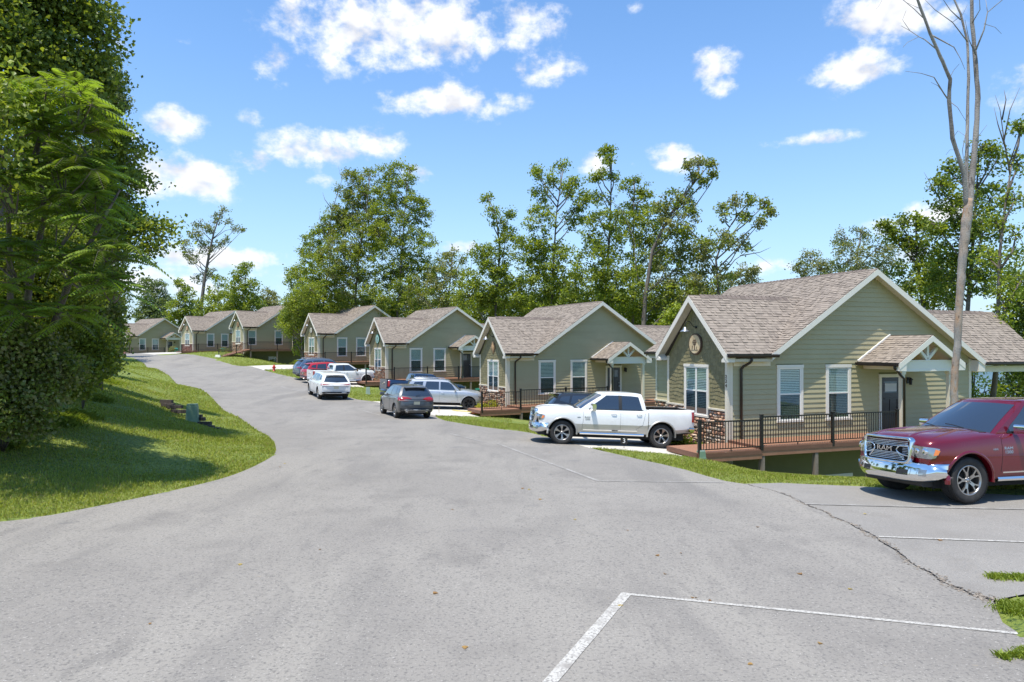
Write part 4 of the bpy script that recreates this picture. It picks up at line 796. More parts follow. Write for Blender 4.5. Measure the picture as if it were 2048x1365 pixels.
# ================================================================== decks
def build_deck(i, posts, u0, u1, step_u=-.1, ramp=0., label='', hi=False, legs=()):
    """deck along the side wall: local u from u0 to u1, v from -1.75 to -.03"""
    X, Y, Z, a = HS[i]; root = empty('deck', (X, Y, Z), math.radians(90-a), label=label, cat='deck', group='red brown decks beside the cottages')
    vE = -1.75; zt = lambda u: (0.05 if u >= step_u else (-.04 if not ramp else .05-(step_u-u)*ramp))
    # planks: running along u, laid side by side across v
    for (s0, s1) in ((u0, step_u), (step_u, u1)):
        if s1-s0 < .05: continue
        n = 12; w = (-.06-vE)/n
        jm = MB()
        for k in range(n):
            v0 = vE+k*w+.004; v1 = vE+(k+1)*w-.004; mb = MB() if hi else jm
            za, zb = zt(s0+.001), zt(s1-.001); mb.add([(s0,v0,za-.025),(s1,v0,zb-.025),(s1,v1,zb-.025),(s0,v1,za-.025),(s0,v0,za),(s1,v0,zb),(s1,v1,zb),(s0,v1,za)], [(0,3,2,1),(4,5,6,7),(0,1,5,4),(1,2,6,5),(2,3,7,6),(3,0,4,7)])
            if hi: mb.build('plank', M['deck'], root)
        if not hi: jm.build('planks', M['deck'], root, kind='stuff')
        za, zb = zt(s0+.001), zt(s1-.001)
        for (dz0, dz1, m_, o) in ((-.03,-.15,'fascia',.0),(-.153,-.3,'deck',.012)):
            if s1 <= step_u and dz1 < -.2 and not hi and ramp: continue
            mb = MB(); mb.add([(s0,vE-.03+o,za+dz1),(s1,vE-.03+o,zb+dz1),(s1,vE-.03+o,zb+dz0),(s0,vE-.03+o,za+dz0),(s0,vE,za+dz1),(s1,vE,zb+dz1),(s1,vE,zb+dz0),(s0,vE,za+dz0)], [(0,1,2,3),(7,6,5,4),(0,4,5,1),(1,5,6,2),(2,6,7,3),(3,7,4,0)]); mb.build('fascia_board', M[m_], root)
    mb = MB(); mb.box(u0-.03, u0-.001, vE, -.05, zt(u0)-.16, zt(u0)-.002); mb.build('fascia_board', M['fascia'], root)
    if step_u > u0 and not ramp: mb = MB(); mb.box(step_u-.03, step_u-.001, vE+.02, -.05, -.035, .045); mb.build('riser', M['fascia'], root)
    mb = MB(); mb.box(u1, u1+.03, vE, -.05, -.3, .045); mb.build('fascia_board', M['fascia'], root)
    # joists' dark underside
    mb = MB(); mb.box(max(u0, step_u)+.02, u1-.02, vE+.03, -.05, -.26, -.03); mb.build('joist_frame', M['post_wood'], root)
    for u in legs:
        zz = g1(*hl(i, u, vE+.05))-Z; mb = MB(); mb.box(u-.07, u+.07, vE-.005, vE+.135, min(zz-.2, -.6), -.26); mb.build('support_post', M['post_wood'], root)
    # railing
    for u in posts:
        z = zt(u); mb = MB(); mb.box(u-.045, u+.045, vE-.035, vE+.055, z-.12, z+1.0); mb.box(u-.055, u+.055, vE-.045, vE+.065, z+1.0, z+1.02); mb.build('rail_post', M['rail'], root)
    jm = MB(); bm_ = None; vR = vE+.01
    for (p, q) in zip(posts[:-1], posts[1:]):
        zp_, zq = zt(p+.06), zt(q-.06); mb = MB(); mb.beam((p+.045,vR,zp_+.94), (q-.045,vR,zq+.94), .05, .04); tr = mb.build('top_rail', M['rail'], root)
        mb = MB(); mb.beam((p+.045,vR,zp_+.09), (q-.045,vR,zq+.09), .03, .03); mid = (p+q)/2; mb.box(mid-.012, mid+.012, vR-.012, vR+.012, zt(mid), zt(mid)+.09); mb.build('bottom_rail', M['rail'], root)
        n = int((q-p-.09)/.105); 
        for k in range(1, n+1):
            u = p+.045+(q-p-.09)*k/(n+1); z = zp_+(zq-zp_)*(u-p)/(q-p)
            if hi:
                if bm_ is None: x = MB(); x.box(-.0095, .0095, -.0095, .0095, .1, .93); bm_ = x.mesh('baluster', M['rail'])
                link('baluster', bm_, tr, (u, vR, z))
            else: jm.box(u-.0095, u+.0095, vR-.0095, vR+.0095, z+.1, z+.93)
    if jm.v: jm.build('balusters', M['rail'], root, kind='stuff')
    return root
for i in range(8): build_house(i)
build_deck(0, [-2.42,-.1,2.78,5.62], -2.5, 11.0, -.1, label='red brown deck with black railing on the nearest cottage, beside the red pickup', hi=True, legs=(-.05,2.1,4.4,6.8,9))
build_deck(0, [8.75,10.95], 11.02, 11.06, 10.9, label='short black railing at the back end of the nearest cottage porch')
build_deck(1, [-2.42,-.1,2.78,5.62], -2.5, 10.6, -.1, label='deck and black railing behind the hood of the white crew cab pickup', hi=False, legs=(-.05,2.1,4.4,6.8,9))
build_deck(2, [-2.42,-.1,2.78,5.62,8.5,10.4], -2.5, 10.6, -.1, label='deck with black railing rising behind the silver suv roof', legs=(-.05,2.1,4.4,6.8,9))
build_deck(3, [-2.42,-.1,2.78,5.62,8.5,10.4], -2.5, 10.6, -.1, label='deck with black railing behind the blue grey and red suvs', legs=(-.05,2.1,4.4,6.8,9))
build_deck(4, [-4.0,-1.8,.1,3.7,7.4,10.4], -4.2, 10.6, .1, ramp=.25, label='long ramped deck on tall grey posts above the fire hydrant', legs=(.1,3.7,7.4,9.9))
build_deck(5, [-2.42,-.1,2.78,5.62,8.5], -2.5, 10.6, -.1, label='low deck with thin railing at the cottage at the top of the rise', legs=(-.05,2.1,4.4))
build_deck(6, [-.1,2.6,5.4], -1.2, 10.6, -.1, label='low deck with thin railing at the distant road crest cottage')
# ================================================================== vehicles
from mathutils.bvhtree import BVHTree
def paint(name, c, metal=.0, rough=.28, coat=1., flake=None):
    m = mat(name, c, rough, metal=metal, coat=coat, noise=[(2.5,3,tuple(q*.93 for q in c),.45,.7)]); return m
M['tyre'] = mat('tyre_rubber', (.022,.021,.02), .82, noise=[(6,4,(.05,.045,.04),.5,.75)], bump=[(60,2,.3,.003)])
M['chrome'] = mat('chrome', (.78,.78,.78), .06, metal=1.)
M['rim'] = mat('alloy_rim', (.42,.4,.38), .28, metal=.9)
M['rim_dark'] = mat('black_rim', (.02,.02,.02), .4, metal=.3)
M['plastic'] = mat('black_plastic', (.018,.018,.018), .55)
M['under'] = mat('underbody', (.01,.01,.01), .9)
M['cglass'] = mat('car_glass', (.03,.042,.06), .02, metal=.25, spec=.9, coat=.8)
M['lens_red'] = mat('red_lens', (.32,.008,.008), .12, coat=1.)
M['lens_clear'] = mat('clear_lens', (.36,.37,.37), .14, metal=.75, coat=1.)
M['lens_amber'] = mat('amber_lens', (.75,.2,.02), .15, coat=1.)
M['p_red'] = paint('red_pearl_paint', (.145,.003,.011), .3, .18)
M['p_white'] = paint('white_paint', (.76,.76,.74), 0, .3)
M['p_silver_lower'] = paint('pewter_paint', (.44,.42,.38), .4, .35)
M['p_silver'] = paint('silver_paint', (.48,.5,.53), .5, .32)
M['p_grey'] = paint('charcoal_paint', (.12,.12,.122), .5, .28)
M['p_blue'] = paint('navy_paint', (.014,.035,.085), .3, .25)
M['p_bluegrey'] = paint('blue_grey_paint', (.12,.17,.24), .5, .3)
M['p_red2'] = paint('bright_red_paint', (.45,.012,.02), .1, .28)
M['p_black'] = paint('black_paint', (.02,.022,.026), .3, .22)
M['plate'] = mat('licence_plate', (.6,.58,.45), .5)
def lerp(a, b, t): return a+(b-a)*t
def pl(x, pts):
    if x <= pts[0][0]: return pts[0][1]
    for (a, b), (c, d) in zip(pts[:-1], pts[1:]):
        if x <= c:
            t = (x-a)/(c-a+1e-9); return b+(d-b)*t
    return pts[-1][1]
def sharp(me, ang=32):
    me.polygons.foreach_set('use_smooth', [True]*len(me.polygons)); me.set_sharp_from_angle(angle=math.radians(ang))
def tile(o):
    me = o.data; bm = bmesh.new(); bm.from_mesh(me); bmesh.ops.recalc_face_normals(bm, faces=bm.faces); bm.to_mesh(me); bm.free(); sharp(me)
class Car:
    def __init__(s, name, label, cat, P, X, Y, th, scale=1., group=None, flip=False, zoff=0., pitch=None):
        """heading is local -x; th turns it; X, Y the ground point under the near front wheel"""
        s.P = P; s.root = empty(name, label=label, cat=cat, group=group); s.root.scale = (scale,)*3
        s.W = P['W']; s.L = P['L']
    def place(s, X, Y, th, ref, zf=None, zr=None):
        """ref: local (x, y) point that stands at X, Y"""
        k = s.root.scale[0]; c, sn = math.cos(th), math.sin(th)
        ox = X-(ref[0]*c-ref[1]*sn)*k; oy = Y-(ref[0]*sn+ref[1]*c)*k
        P = s.P; pts = []
        for ax in (P['fa'], P['fa']+P['wb']):
            for y in (-s.W/2+.15, s.W/2-.15): pts.append((ax, y, g1(ox+(ax*c-y*sn)*k, oy+(ax*sn+y*c)*k)))
        A = np.array([[1, p[0]*k, p[1]*k] for p in pts]); z = np.array([p[2] for p in pts]); q = np.linalg.lstsq(A, z, rcond=None)[0]
        s.root.location = (ox, oy, q[0]+.004); R = Matrix.Rotation(th, 4, 'Z') @ Matrix.Rotation(-math.atan(q[1]), 4, 'Y') @ Matrix.Rotation(math.atan(q[2]), 4, 'X')
        s.root.rotation_euler = R.to_euler()
    def body(s, m_, low=None):
        P = s.P; W2 = s.W/2; L = s.L; R = P['R']; rows = []
        base = sorted(set([0,.02,.06,.12,.2,.3,.45]+[round(.45+.15*i, 3) for i in range(1, int((L-.9)/.15)+1)]+[L-.45,L-.3,L-.2,L-.12,L-.06,L-.02,L]))
        fr, rr = P.get('ftap', .16), P.get('rtap', .08); fl, rl = P.get('flen', .9), P.get('rlen', .7)
        for x in base:
            w = W2*(1-fr*max(0, 1-x/fl)**2.4)*(1-rr*max(0, 1-(L-x)/rl)**2.4)
            zs = pl(x, P['zs']); zb = pl(x, P['zb']); cr = pl(x, P['crown']); e = min(x, L-x)
            k = 0 if e >= .2 else (1-math.sqrt(max(0, 1-(1-e/.2)**2)))       # rounding of nose and tail
            rnd_ = P.get('round', .07); zs -= k*rnd_; zb += k*.05; w *= (1-k*.035); h = zs-zb
            sec = [(0,zb),(w*.5,zb),(w*.88,zb),(w*.955,zb+.05),(w*.985,zb+.2*h),(w*.997,zb+.42*h),(w*1.0,zb+.6*h),(w*.992,zb+.76*h),(w*.972,zs-.07),(w*.95,zs-.022),(w*.915,zs+.004),(w*.8,zs+cr*.45),(w*.55,zs+cr*.86),(w*.25,zs+cr),(0,zs+cr*1.0)]
            bf_, br_ = P.get('bow', .14)*max(0, 1-x/fl), P.get('rbow', .05)*max(0, 1-(L-x)/rl)
            dx = lambda y: bf_*(abs(y)/W2)**2.2-br_*(abs(y)/W2)**2.2
            rows.append([(x+dx(y),-y,z) for y, z in sec]+[(x+dx(y),y,z) for y, z in sec[-2:0:-1]])
        mb = MB(); n = len(rows[0]); mb.grid(rows, close=True); mb.f.append(tuple(range(n))); mb.f.append(tuple(range((len(rows)-1)*n, len(rows)*n))[::-1]); mb.mi += [0, 0]; mb.sm += [False, False]
        o = mb.build('body', [m_, M['under'], low or m_], s.root, fix=True)
        # wheel wells (and load bed) cut out of the solid
        cb = MB()
        for ax in (P['fa'], P['fa']+P['wb']):
            for y in (1, -1):
                y0, y1 = sorted((y*(W2+.1), y*(W2-.34))); N = 28; rr_ = R*P.get('arch', 1.19)
                ring = [(ax+rr_*math.cos(2*math.pi*j/N), R+rr_*math.sin(2*math.pi*j/N)*(1.0 if math.sin(2*math.pi*j/N) > 0 else 1.3)) for j in range(N)]; cb.prism(ring, y0, y1, 'y')
        if 'bed' in P: b = P['bed']; cb.box(b[0], b[1], -b[2], b[2], b[3], 2.5)
        co = cb.build('cutter', M['under'], s.root, fix=True)
        md = o.modifiers.new('cut', 'BOOLEAN'); md.object = co; md.solver = 'EXACT'; md.operation = 'DIFFERENCE'
        try: md.material_mode = 'INDEX'
        except Exception: pass
        dg = bpy.context.evaluated_depsgraph_get(); me = bpy.data.meshes.new_from_object(o.evaluated_get(dg)); o.modifiers.clear(); o.data = me; bpy.data.objects.remove(co)
        for p in me.polygons:
            c = p.center; p.material_index = 0
            for ax in (P['fa'], P['fa']+P['wb']):
                if math.hypot(c.x-ax, c.z-R) < R*P.get('arch', 1.19)*1.03+.0 and abs(c.y) < W2-.035 and abs(p.normal.y) < .97 or (abs(c.y) < W2-.3 and abs(p.normal.y) > .9 and math.hypot(c.x-ax, c.z-R) < R*1.3): p.material_index = 1
            if 'bed' in P and P['bed'][0]-.01 < c.x < P['bed'][1]+.01 and abs(c.y) < P['bed'][2]+.01 and c.z < pl(c.x, P['zs'])-.02 and c.z > P['bed'][3]-.02 and p.normal.z > -.5: p.material_index = 1
            if low and p.material_index == 0 and c.z < pl(c.x, P['zlow']): p.material_index = 2
            if p.normal.z < -.8: p.material_index = 1
        sharp(me, 30); s.bodyo = o; s.bv = BVHTree.FromObject(o, dg) if False else None
        bm = bmesh.new(); bm.from_mesh(me); s.bvb = BVHTree.FromBMesh(bm); bm.free()
        return o
    def cabin(s, m_, C):
        """C: xw0,xw1 windscreen foot and head; xr0,xr1 rear window foot and head; z0 belt, z1 roof edge, w0,w1 half widths, crown"""
        s.C = C; rows = []; lv = [-.25,0,.15,.35,.55,.75,.9,1.0]
        def ring(xf, xr, w, z, bf, br):
            r = []; NF = 8; 
            for i in range(-NF, NF): q = i/NF; r.append((xf+bf*abs(q)**2.2, q*w, z))
            for i in range(12): t = i/12; r.append((lerp(xf+bf, xr-br, t), w*(1+.012*math.sin(math.pi*t)), z))
            for i in range(NF, -NF, -1): q = i/NF; r.append((xr-br*abs(q)**2.2, q*w, z))
            for i in range(12): t = i/12; r.append((lerp(xr-br, xf+bf, t), -w*(1+.012*math.sin(math.pi*t)), z))
            return r
        cv = C.get('bulge', .015)
        for t in lv:
            w = lerp(C['w0'], C['w1'], max(t, 0))+cv*math.sin(math.pi*max(0, min(1, t)))
            rows.append(ring(lerp(C['xw0'], C['xw1'], t)-.02*math.sin(math.pi*max(t, 0)), lerp(C['xr0'], C['xr1'], t)+C.get('rb', .02)*math.sin(math.pi*max(t, 0)), w, lerp(C['z0'], C['z1'], t), C.get('bf', .14), C.get('br', .06)))
        for (ins, dz) in ((.018,.018),(.05,.033),(.12,.047),(.3,.062),(.55,.07)):
            w = C['w1']-ins; dr = C.get('droof', 0)
            rows.append([(x, y, z+0) for x, y, z in ring(C['xw1']+ins*1.3, C['xr1']-ins*1.0, w, C['z1']+dz*C.get('crown', 1.), C.get('bf', .14)*.8, C.get('br', .06))])
        if C.get('roofline'):
            for r in rows:
                for j, (x, y, z) in enumerate(r):
                    t = (z-C['z0'])/(C['z1']-C['z0']); 
                    if t > 0: r[j] = (x, y, z+pl(x, C['roofline'])*min(1, t)**1.3)
        mb = MB(); n = len(rows[0]); mb.grid(rows, close=True); mb.f.append(tuple(range((len(rows)-1)*n, len(rows)*n))); mb.mi.append(0); mb.sm.append(True)
        o = mb.build('cab', m_, s.root, fix=True); sharp(o.data, 28); bm = bmesh.new(); bm.from_mesh(o.data); s.bvc = BVHTree.FromBMesh(bm); bm.free(); s.cabo = o
        return o
    def patch(s, name, top, bot, m_, d, bv=None, off=.006, rows=6, parent=None, sub=4, thick=.012):
        """projects a strip between two polylines onto the body along d"""
        bv = bv or s.bvb; d = Vector(d).normalized()
        def dn(l):
            o = []
            for a, b in zip(l[:-1], l[1:]):
                for i in range(sub): o.append(Vector(a).lerp(Vector(b), i/sub))
            return o+[Vector(l[-1])]
        T, B = dn(top), dn(bot); G_ = []; last = None
        for r in range(rows+1):
            row = []
            for a, b in zip(T, B):
                p = a.lerp(b, r/rows); h = bv.ray_cast(p-d*2.5, d)
                if h[0] is None: h2 = bv.find_nearest(p); q, nn = h2[0], h2[1]
                else: q, nn = h[0], h[1]
                if nn.dot(d) > 0: nn = -nn
                row.append((q, nn))
            G_.append(row)
        mb = MB(); mb.smooth = True; R_ = [[tuple(q+nn*off) for q, nn in r] for r in G_]; mb.grid(R_)
        mb.smooth = False; n = len(R_[0]); m = len(R_); ed = [(0, j) for j in range(n)]+[(i, n-1) for i in range(1, m)]+[(m-1, j) for j in range(n-2, -1, -1)]+[(i, 0) for i in range(m-2, 0, -1)]
        V = [R_[i][j] for i, j in ed]; U = [tuple(G_[i][j][0]-G_[i][j][1]*thick) for i, j in ed]; k = len(V); mb.add(V+U, [(i, (i+1) % k, k+(i+1) % k, k+i) for i in range(k)])
        o = mb.build(name, m_, parent or s.root, fix=True); return o
    def side(s, name, top, bot, m_, y, bv=None, off=.006, **k):
        return s.patch(name, [(a, y*.3, b) for a, b in top], [(a, y*.3, b) for a, b in bot], m_, (0, -y, 0), bv or s.bvc, off, **k)
    def seam(s, pts, y, w=.007, bv=None, m_='plastic', name='door_seam', off=.0015):
        bv = bv or s.bvb; mb = MB(); P_ = []
        for (a, b), (c, d) in zip(pts[:-1], pts[1:]):
            for i in range(8): P_.append((lerp(a, c, i/8), lerp(b, d, i/8)))
        P_.append(pts[-1]); Q = []
        for x, z in P_:
            h = bv.ray_cast(Vector((x, y*3, z)), Vector((0, -y, 0)))
            if h[0] is not None and abs(h[0].y) > s.W*.36: Q.append(h[0]+Vector((0, y*off, 0)))
        if len(Q) > 1: mb.tube(Q, w/2, 4); mb.build(name, M[m_], s.root)
    def wheel(s, ax, y, style, hi=False, steer=0.):
        P = s.P; R = P['R']; wd = P.get('tw', .27); w = wd/2; sg = -1 if y < 0 else 1; yc = sg*(s.W/2-w-.03)
        rr = R*P.get('rimf', .655); mb = MB(); mb.smooth = True
        prof = [(rr*.97,-w*.72),(rr+.012,-w*.88),(R*.86,-w*1.0),(R*.955,-w*.93),(R*.992,-w*.8),(R,-w*.5),(R,w*.5),(R*.992,w*.8),(R*.955,w*.93),(R*.86,w),(rr+.012,w*.88),(rr*.97,w*.72)]
        mb.lathe(prof, 40, 'y')
        if hi:
            mb.smooth = False; nb = 54
            for j in range(nb):
                for k_, yy in enumerate((-w*.78,-w*.38,0,w*.38,w*.78)):
                    a = 2*math.pi*(j+.5*(k_ % 2))/nb; ca, sa = math.cos(a), math.sin(a); da = math.pi/nb*.74; rr0 = R*.985 if abs(yy) > w*.7 else R*.995; r1 = R+.007 if abs(yy) < w*.7 else R*.998
                    vs = []
                    for q in (rr0, r1):
                        for dy in (-w*.16, w*.16):
                            for dd in (-da, da): t = a+dd+dy*2.2*(1 if k_ < 2 else -1); vs.append((q*math.cos(t), yy+dy, q*math.sin(t)))
                    mb.add(vs, [(4,5,7,6),(0,1,5,4),(2,6,7,3),(0,4,6,2),(1,3,7,5)])
        o = mb.build('wheel', M['tyre'], s.root, fix=False); o.location = (ax, yc, R); o.rotation_euler = (0, rnd.random()*6, steer)
        bm = bmesh.new(); bm.from_mesh(o.data); bmesh.ops.recalc_face_normals(bm, faces=bm.faces); bm.to_mesh(o.data); bm.free()
        rm = M['rim_dark'] if style == 'black' else M['rim']; mb = MB(); mb.smooth = True; f = sg*w
        mb.lathe([(rr*1.02,f*.86),(rr*.99,f*.9),(rr*.93,f*.84),(rr*.9,f*.6),(rr*.88,-f*.6)], 36, 'y'); mb.smooth = False
        n = dict(five=5, six=6, black=6, seven=7)[style]; hub = rr*.2
        for j in range(n):
            a = 2*math.pi*j/n
            def pt(r, t, yy): return (r*math.cos(a+t), yy, r*math.sin(a+t))
            if style in ('five',):
                for sgn in (-1, 1):
                    v = [pt(hub*.8, sgn*.1, f*.62), pt(hub*.9, sgn*.55, f*.62), pt(rr*.55, sgn*.22, f*.74), pt(rr*.55, sgn*.08, f*.74), pt(rr*.93, sgn*.33, f*.8), pt(rr*.93, sgn*.2, f*.8)]
                    v += [(x, yy-f*.22, z) for x, yy, z in v]
                    mb.add(v, [(0,1,2,3),(3,2,4,5),(0,3,9,6),(1,7,8,2),(3,5,11,9),(2,8,10,4),(6,9,8,7),(9,11,10,8)])
                v = [pt(rr*.3, -.1, f*.66), pt(rr*.3, .1, f*.66), pt(rr*.6, .1, f*.75), pt(rr*.6, -.1, f*.75)]; mb.add(v, [(0,1,2,3)])
            else:
                t0 = .2 if style != 'seven' else .13
                v = [pt(hub*.8, -.4, f*.62), pt(hub*.8, .4, f*.62), pt(rr*.5, t0*.75, f*.76), pt(rr*.5, -t0*.75, f*.76), pt(rr*.94, t0*1.15, f*.82), pt(rr*.94, -t0*1.15, f*.82)]
                v += [(x, yy-f*.2, z) for x, yy, z in v]
                mb.add(v, [(0,1,2,3),(3,2,4,5),(0,3,9,6),(1,7,8,2),(3,5,11,9),(2,8,10,4),(6,9,8,7),(9,11,10,8)])
        mb.smooth = True; mb.lathe([(0,f*.74),(hub*.55,f*.74),(hub*.62,f*.66),(hub*1.1,f*.6),(hub*1.1,f*.3)], 20, 'y')
        for j in range(6 if style != 'five' else 5): a = 2*math.pi*(j+.5)/(6 if style != 'five' else 5); mb.lathe([(0,f*.68),(.012,f*.68),(.012,f*.55)], 6, 'y', (hub*.85*math.cos(a), 0, hub*.85*math.sin(a)))
        r_ = mb.build('rim', rm, o, fix=True)
        mb = MB(); mb.lathe([(0,f*.1),(rr*.86,f*.1),(rr*.86,-f*.5),(0,-f*.5)], 24, 'y'); mb.lathe([(0,f*.3),(rr*.6,f*.3),(rr*.6,f*.1)], 24, 'y'); mb.build('brake_disc', M['under'], o, fix=True)
        return o
    def flare(s, ax, y, m_, ri=1.19, ro=1.33, out=.03):
        R = s.P['R']; mb = MB(); mb.smooth = True; N = 26; W2 = s.W/2; rows = []
        for j in range(N+1):
            a = math.radians(-5+190*j/N); ca, sa = math.cos(a), math.sin(a); row = []
            for (q, o_) in ((ri,-.12),(ri,.0),(ri+.025,out),(lerp(ri,ro,.6),out*.85),(ro,.0),(ro+.01,-.05)):
                x, z = ax+R*q*ca, R+R*q*sa; h = s.bvb.ray_cast(Vector((ax+R*1.5*ca, y*3, min(max(R+R*1.42*sa, .5), 1.05))), Vector((0, -y, 0))); yy = abs(h[0].y) if h[0] is not None and abs(h[0].y) > W2*.7 else W2
                row.append((x, y*(min(yy, W2)+o_), z))
            rows.append(row)
        mb.grid(rows); mb.build('wheel_flare', m_, s.root, fix=True)
    def mirror(s, x, z, y, m_, big=False, m2=None):
        w = s.C['w0'] if y > 0 else s.C['w0']; k = 1.25 if big else .8; y0 = s.W/2-.06
        mb = MB(); mb.smooth = True; mb.tube([(x+.02,y*(y0-.04),z-.06),(x,y*(y0+.1*k),z-.05*k),(x,y*(y0+.16*k),z-.02)], .03*k, 6); ar = mb.build('mirror_arm', M['plastic'], s.root)
        mb = MB(); mb.rbox(x-.05*k, x+.06*k, y*(y0+.06*k) if y > 0 else y*(y0+.34*k), y*(y0+.34*k) if y > 0 else y*(y0+.06*k), z-.09*k, z+.12*k, .045*k, 'y', 4); o = mb.build('mirror', m_, s.root, fix=True); sharp(o.data, 40)
    def handle(s, x, z, y, m_):
        h = s.bvb.ray_cast(Vector((x, y*3, z)), Vector((0, -y, 0))); yy = abs(h[0].y) if h[0] is not None else s.W/2
        mb = MB(); mb.smooth = True; mb.tube([(x-.09,y*yy,z),(x-.075,y*(yy+.03),z),(x+.075,y*(yy+.03),z),(x+.09,y*yy,z)], .014, 6); mb.build('door_handle', m_, s.root)
    def under(s):
        P = s.P; mb = MB(); mb.box(.35, s.L-.35, -s.W*.36, s.W*.36, P['R']*.62, P['R']*1.3)
        for ax in (P['fa'], P['fa']+P['wb']): mb.tube([(ax,-s.W/2+.2,P['R']),(ax,s.W/2-.2,P['R'])], .07, 8)
        mb.build('underbody', M['under'], s.root, kind='stuff')
    def flat_letters(s, name, txt, size, y, x, z, m_, cond=1., ext=.004):
        """raised letters on a side panel; y=-1 faces -y"""
        h = s.bvb.ray_cast(Vector((x, y*3, z)), Vector((0, -y, 0))); yy = abs(h[0].y) if h[0] is not None else s.W/2
        Mx = Matrix.Translation((x, y*(yy+.004), z)) @ (Matrix(((1,0,0,0),(0,0,-1,0),(0,1,0,0),(0,0,0,1))) if y < 0 else Matrix(((-1,0,0,0),(0,0,1,0),(0,1,0,0),(0,0,0,1))))
        return letters(name, txt, size, m_, s.root, Mx, ext, cond)
RAM = dict(L=5.72, W=1.98, fa=.93, wb=3.57, R=.415, tw=.28, arch=1.2, zs=[(0,1.08),(.12,1.13),(.5,1.165),(1.45,1.235),(1.6,1.24),(3.9,1.26),(3.98,1.33),(5.72,1.37)],
    zb=[(0,.52),(.35,.52),(.6,.47),(1.5,.38),(3.95,.4),(4.9,.45),(5.5,.52),(5.72,.55)], crown=[(0,.07),(.3,.12),(1.3,.12),(1.55,.08),(1.8,.02),(3.95,.02),(4.0,.0),(5.72,0)], bed=(4.02,5.62,.8,.8), ftap=.1, bow=.17, rtap=.03, flen=.8, rlen=.5, zlow=[(0,.66),(1.4,.7),(5.8,.74)], round=.06)
RAMC = dict(xw0=1.38, xw1=2.3, xr0=3.98, xr1=3.83, z0=1.235, z1=1.83, w0=.905, w1=.7, bf=.2, br=.05, bulge=.03)
def ram(label, X, Y, th, scale, m_, low, style, hero, name='pickup_truck', near=-1, zlabel=None):
    c = Car(name, label, 'pickup truck', RAM, X, Y, th, scale, 'pickup trucks'); c.body(m_, low); c.cabin(m_, RAMC); c.place(X, Y, th, (RAM['fa'], near*(RAM['W']/2-.17))); c.under(); P = RAM; fa, wb = P['fa'], P['wb']; g = M['cglass']; ch = M['chrome']
    for y in (-1, 1):
        for ax in (fa, fa+wb): c.wheel(ax, y, style, hi=hero and y < 0); c.flare(ax, y, low or m_)
        c.side('side_window', [(1.98,1.40),(2.3,1.62),(2.5,1.765),(2.93,1.775)], [(1.86,1.275),(2.2,1.28),(2.5,1.285),(2.93,1.29)], g, y); c.side('side_window', [(3.05,1.775),(3.4,1.77),(3.66,1.75)], [(3.05,1.29),(3.4,1.295),(3.78,1.30)], g, y)
        c.side('window_trim', [(1.86,1.275),(2.5,1.285),(3.82,1.30)], [(1.86,1.255),(2.5,1.262),(3.82,1.275)], M['plastic'], y, off=.008, rows=1)
        c.side('door_pillar', [(2.93,1.78),(3.05,1.78)], [(2.93,1.28),(3.05,1.28)], M['plastic'], y, off=.004, rows=6)
        c.seam([(1.62,.55),(1.66,.9),(1.66,1.2)], y); c.seam([(2.99,.48),(2.99,1.25)], y); c.seam([(3.55,.62),(3.8,.78),(3.9,1.25)], y); c.seam([(1.6,.47),(3.6,.49)], y); c.seam([(4.0,.5),(4.0,1.3)], y, .02)
        c.handle(2.75, 1.12, y, ch); c.handle(3.66, 1.13, y, ch)
        c.mirror(1.95, 1.33, y, ch, True) if not hero else c.mirror(1.98, 1.33, y, ch)
        # head lamp wraps round the corner
        hl_ = c.patch('headlight', [(-.2,y*.635,1.05),(-.1,y*.78,1.045),(.2,y*.9,1.02),(.3,y*.93,1.0)], [(-.2,y*.62,.84),(-.1,y*.78,.82),(.12,y*.9,.82),(.2,y*.93,.84)], M['lens_clear'], (.8,-y*.6,0), off=.012, rows=5)
        c.patch('turn_lens', [(.2,y*.95,.99),(.27,y*.98,.97)], [(.15,y*.95,.88),(.22,y*.98,.89)], M['lens_amber'], (.55,-y*.85,0), off=.02, rows=2, parent=hl_)
        mb = MB(); 
        for q, r_ in ((.66,.05),(.8,.06)):
            h = c.bvb.ray_cast(Vector((-2,y*q,.95)), Vector((1,0,0)))
            if h[0] is not None: mb.lathe([(0,-.03),(r_*.6,-.032),(r_,-.02),(r_*1.05,.01)], 16, 'x', (h[0].x-.0, y*q, .95))
        mb.build('lamp_bowl', M['chrome'], hl_)
        c.patch('tail_light', [(5.74,y*.93,1.3),(5.6,y*.99,1.3)], [(5.74,y*.93,.92),(5.6,y*.99,.95)], M['lens_red'], (-.8,-y,0), off=.012, rows=5)
        mb = MB(); mb.tube([(1.55,y*.93,.42),(3.85,y*.93,.42)], .05, 8); mb.tube([(1.9,y*.7,.46),(1.9,y*.93,.42)], .02, 6); mb.tube([(3.4,y*.7,.46),(3.4,y*.93,.42)], .02, 6); mb.build('running_board', ch, c.root)
        c.patch('rocker_strip', [(1.66,y,.555),(3.6,y,.57)], [(1.66,y,.53),(3.6,y,.545)], ch, (0,-y,0), off=.008, rows=1, sub=8)
    # windscreen and rear window
    C = RAMC
    c.patch('windscreen', [(2.25,-.66,1.81),(2.2,0,1.82),(2.25,.66,1.81)], [(1.5,-.82,1.27),(1.35,0,1.27),(1.5,.82,1.27)], g, (1,0,-.35), c.bvc, rows=8)
    c.patch('rear_window', [(3.9,-.6,1.74),(3.9,.6,1.74)], [(3.95,-.72,1.38),(3.95,.72,1.38)], g, (-1,0,0), c.bvc, rows=4)
    c.patch('cowl', [(1.5,-.8,1.3),(1.42,0,1.36),(1.5,.8,1.3)], [(1.35,-.8,1.3),(1.25,0,1.36),(1.35,.8,1.3)], M['plastic'], (0,0,-1), off=.006, rows=2)
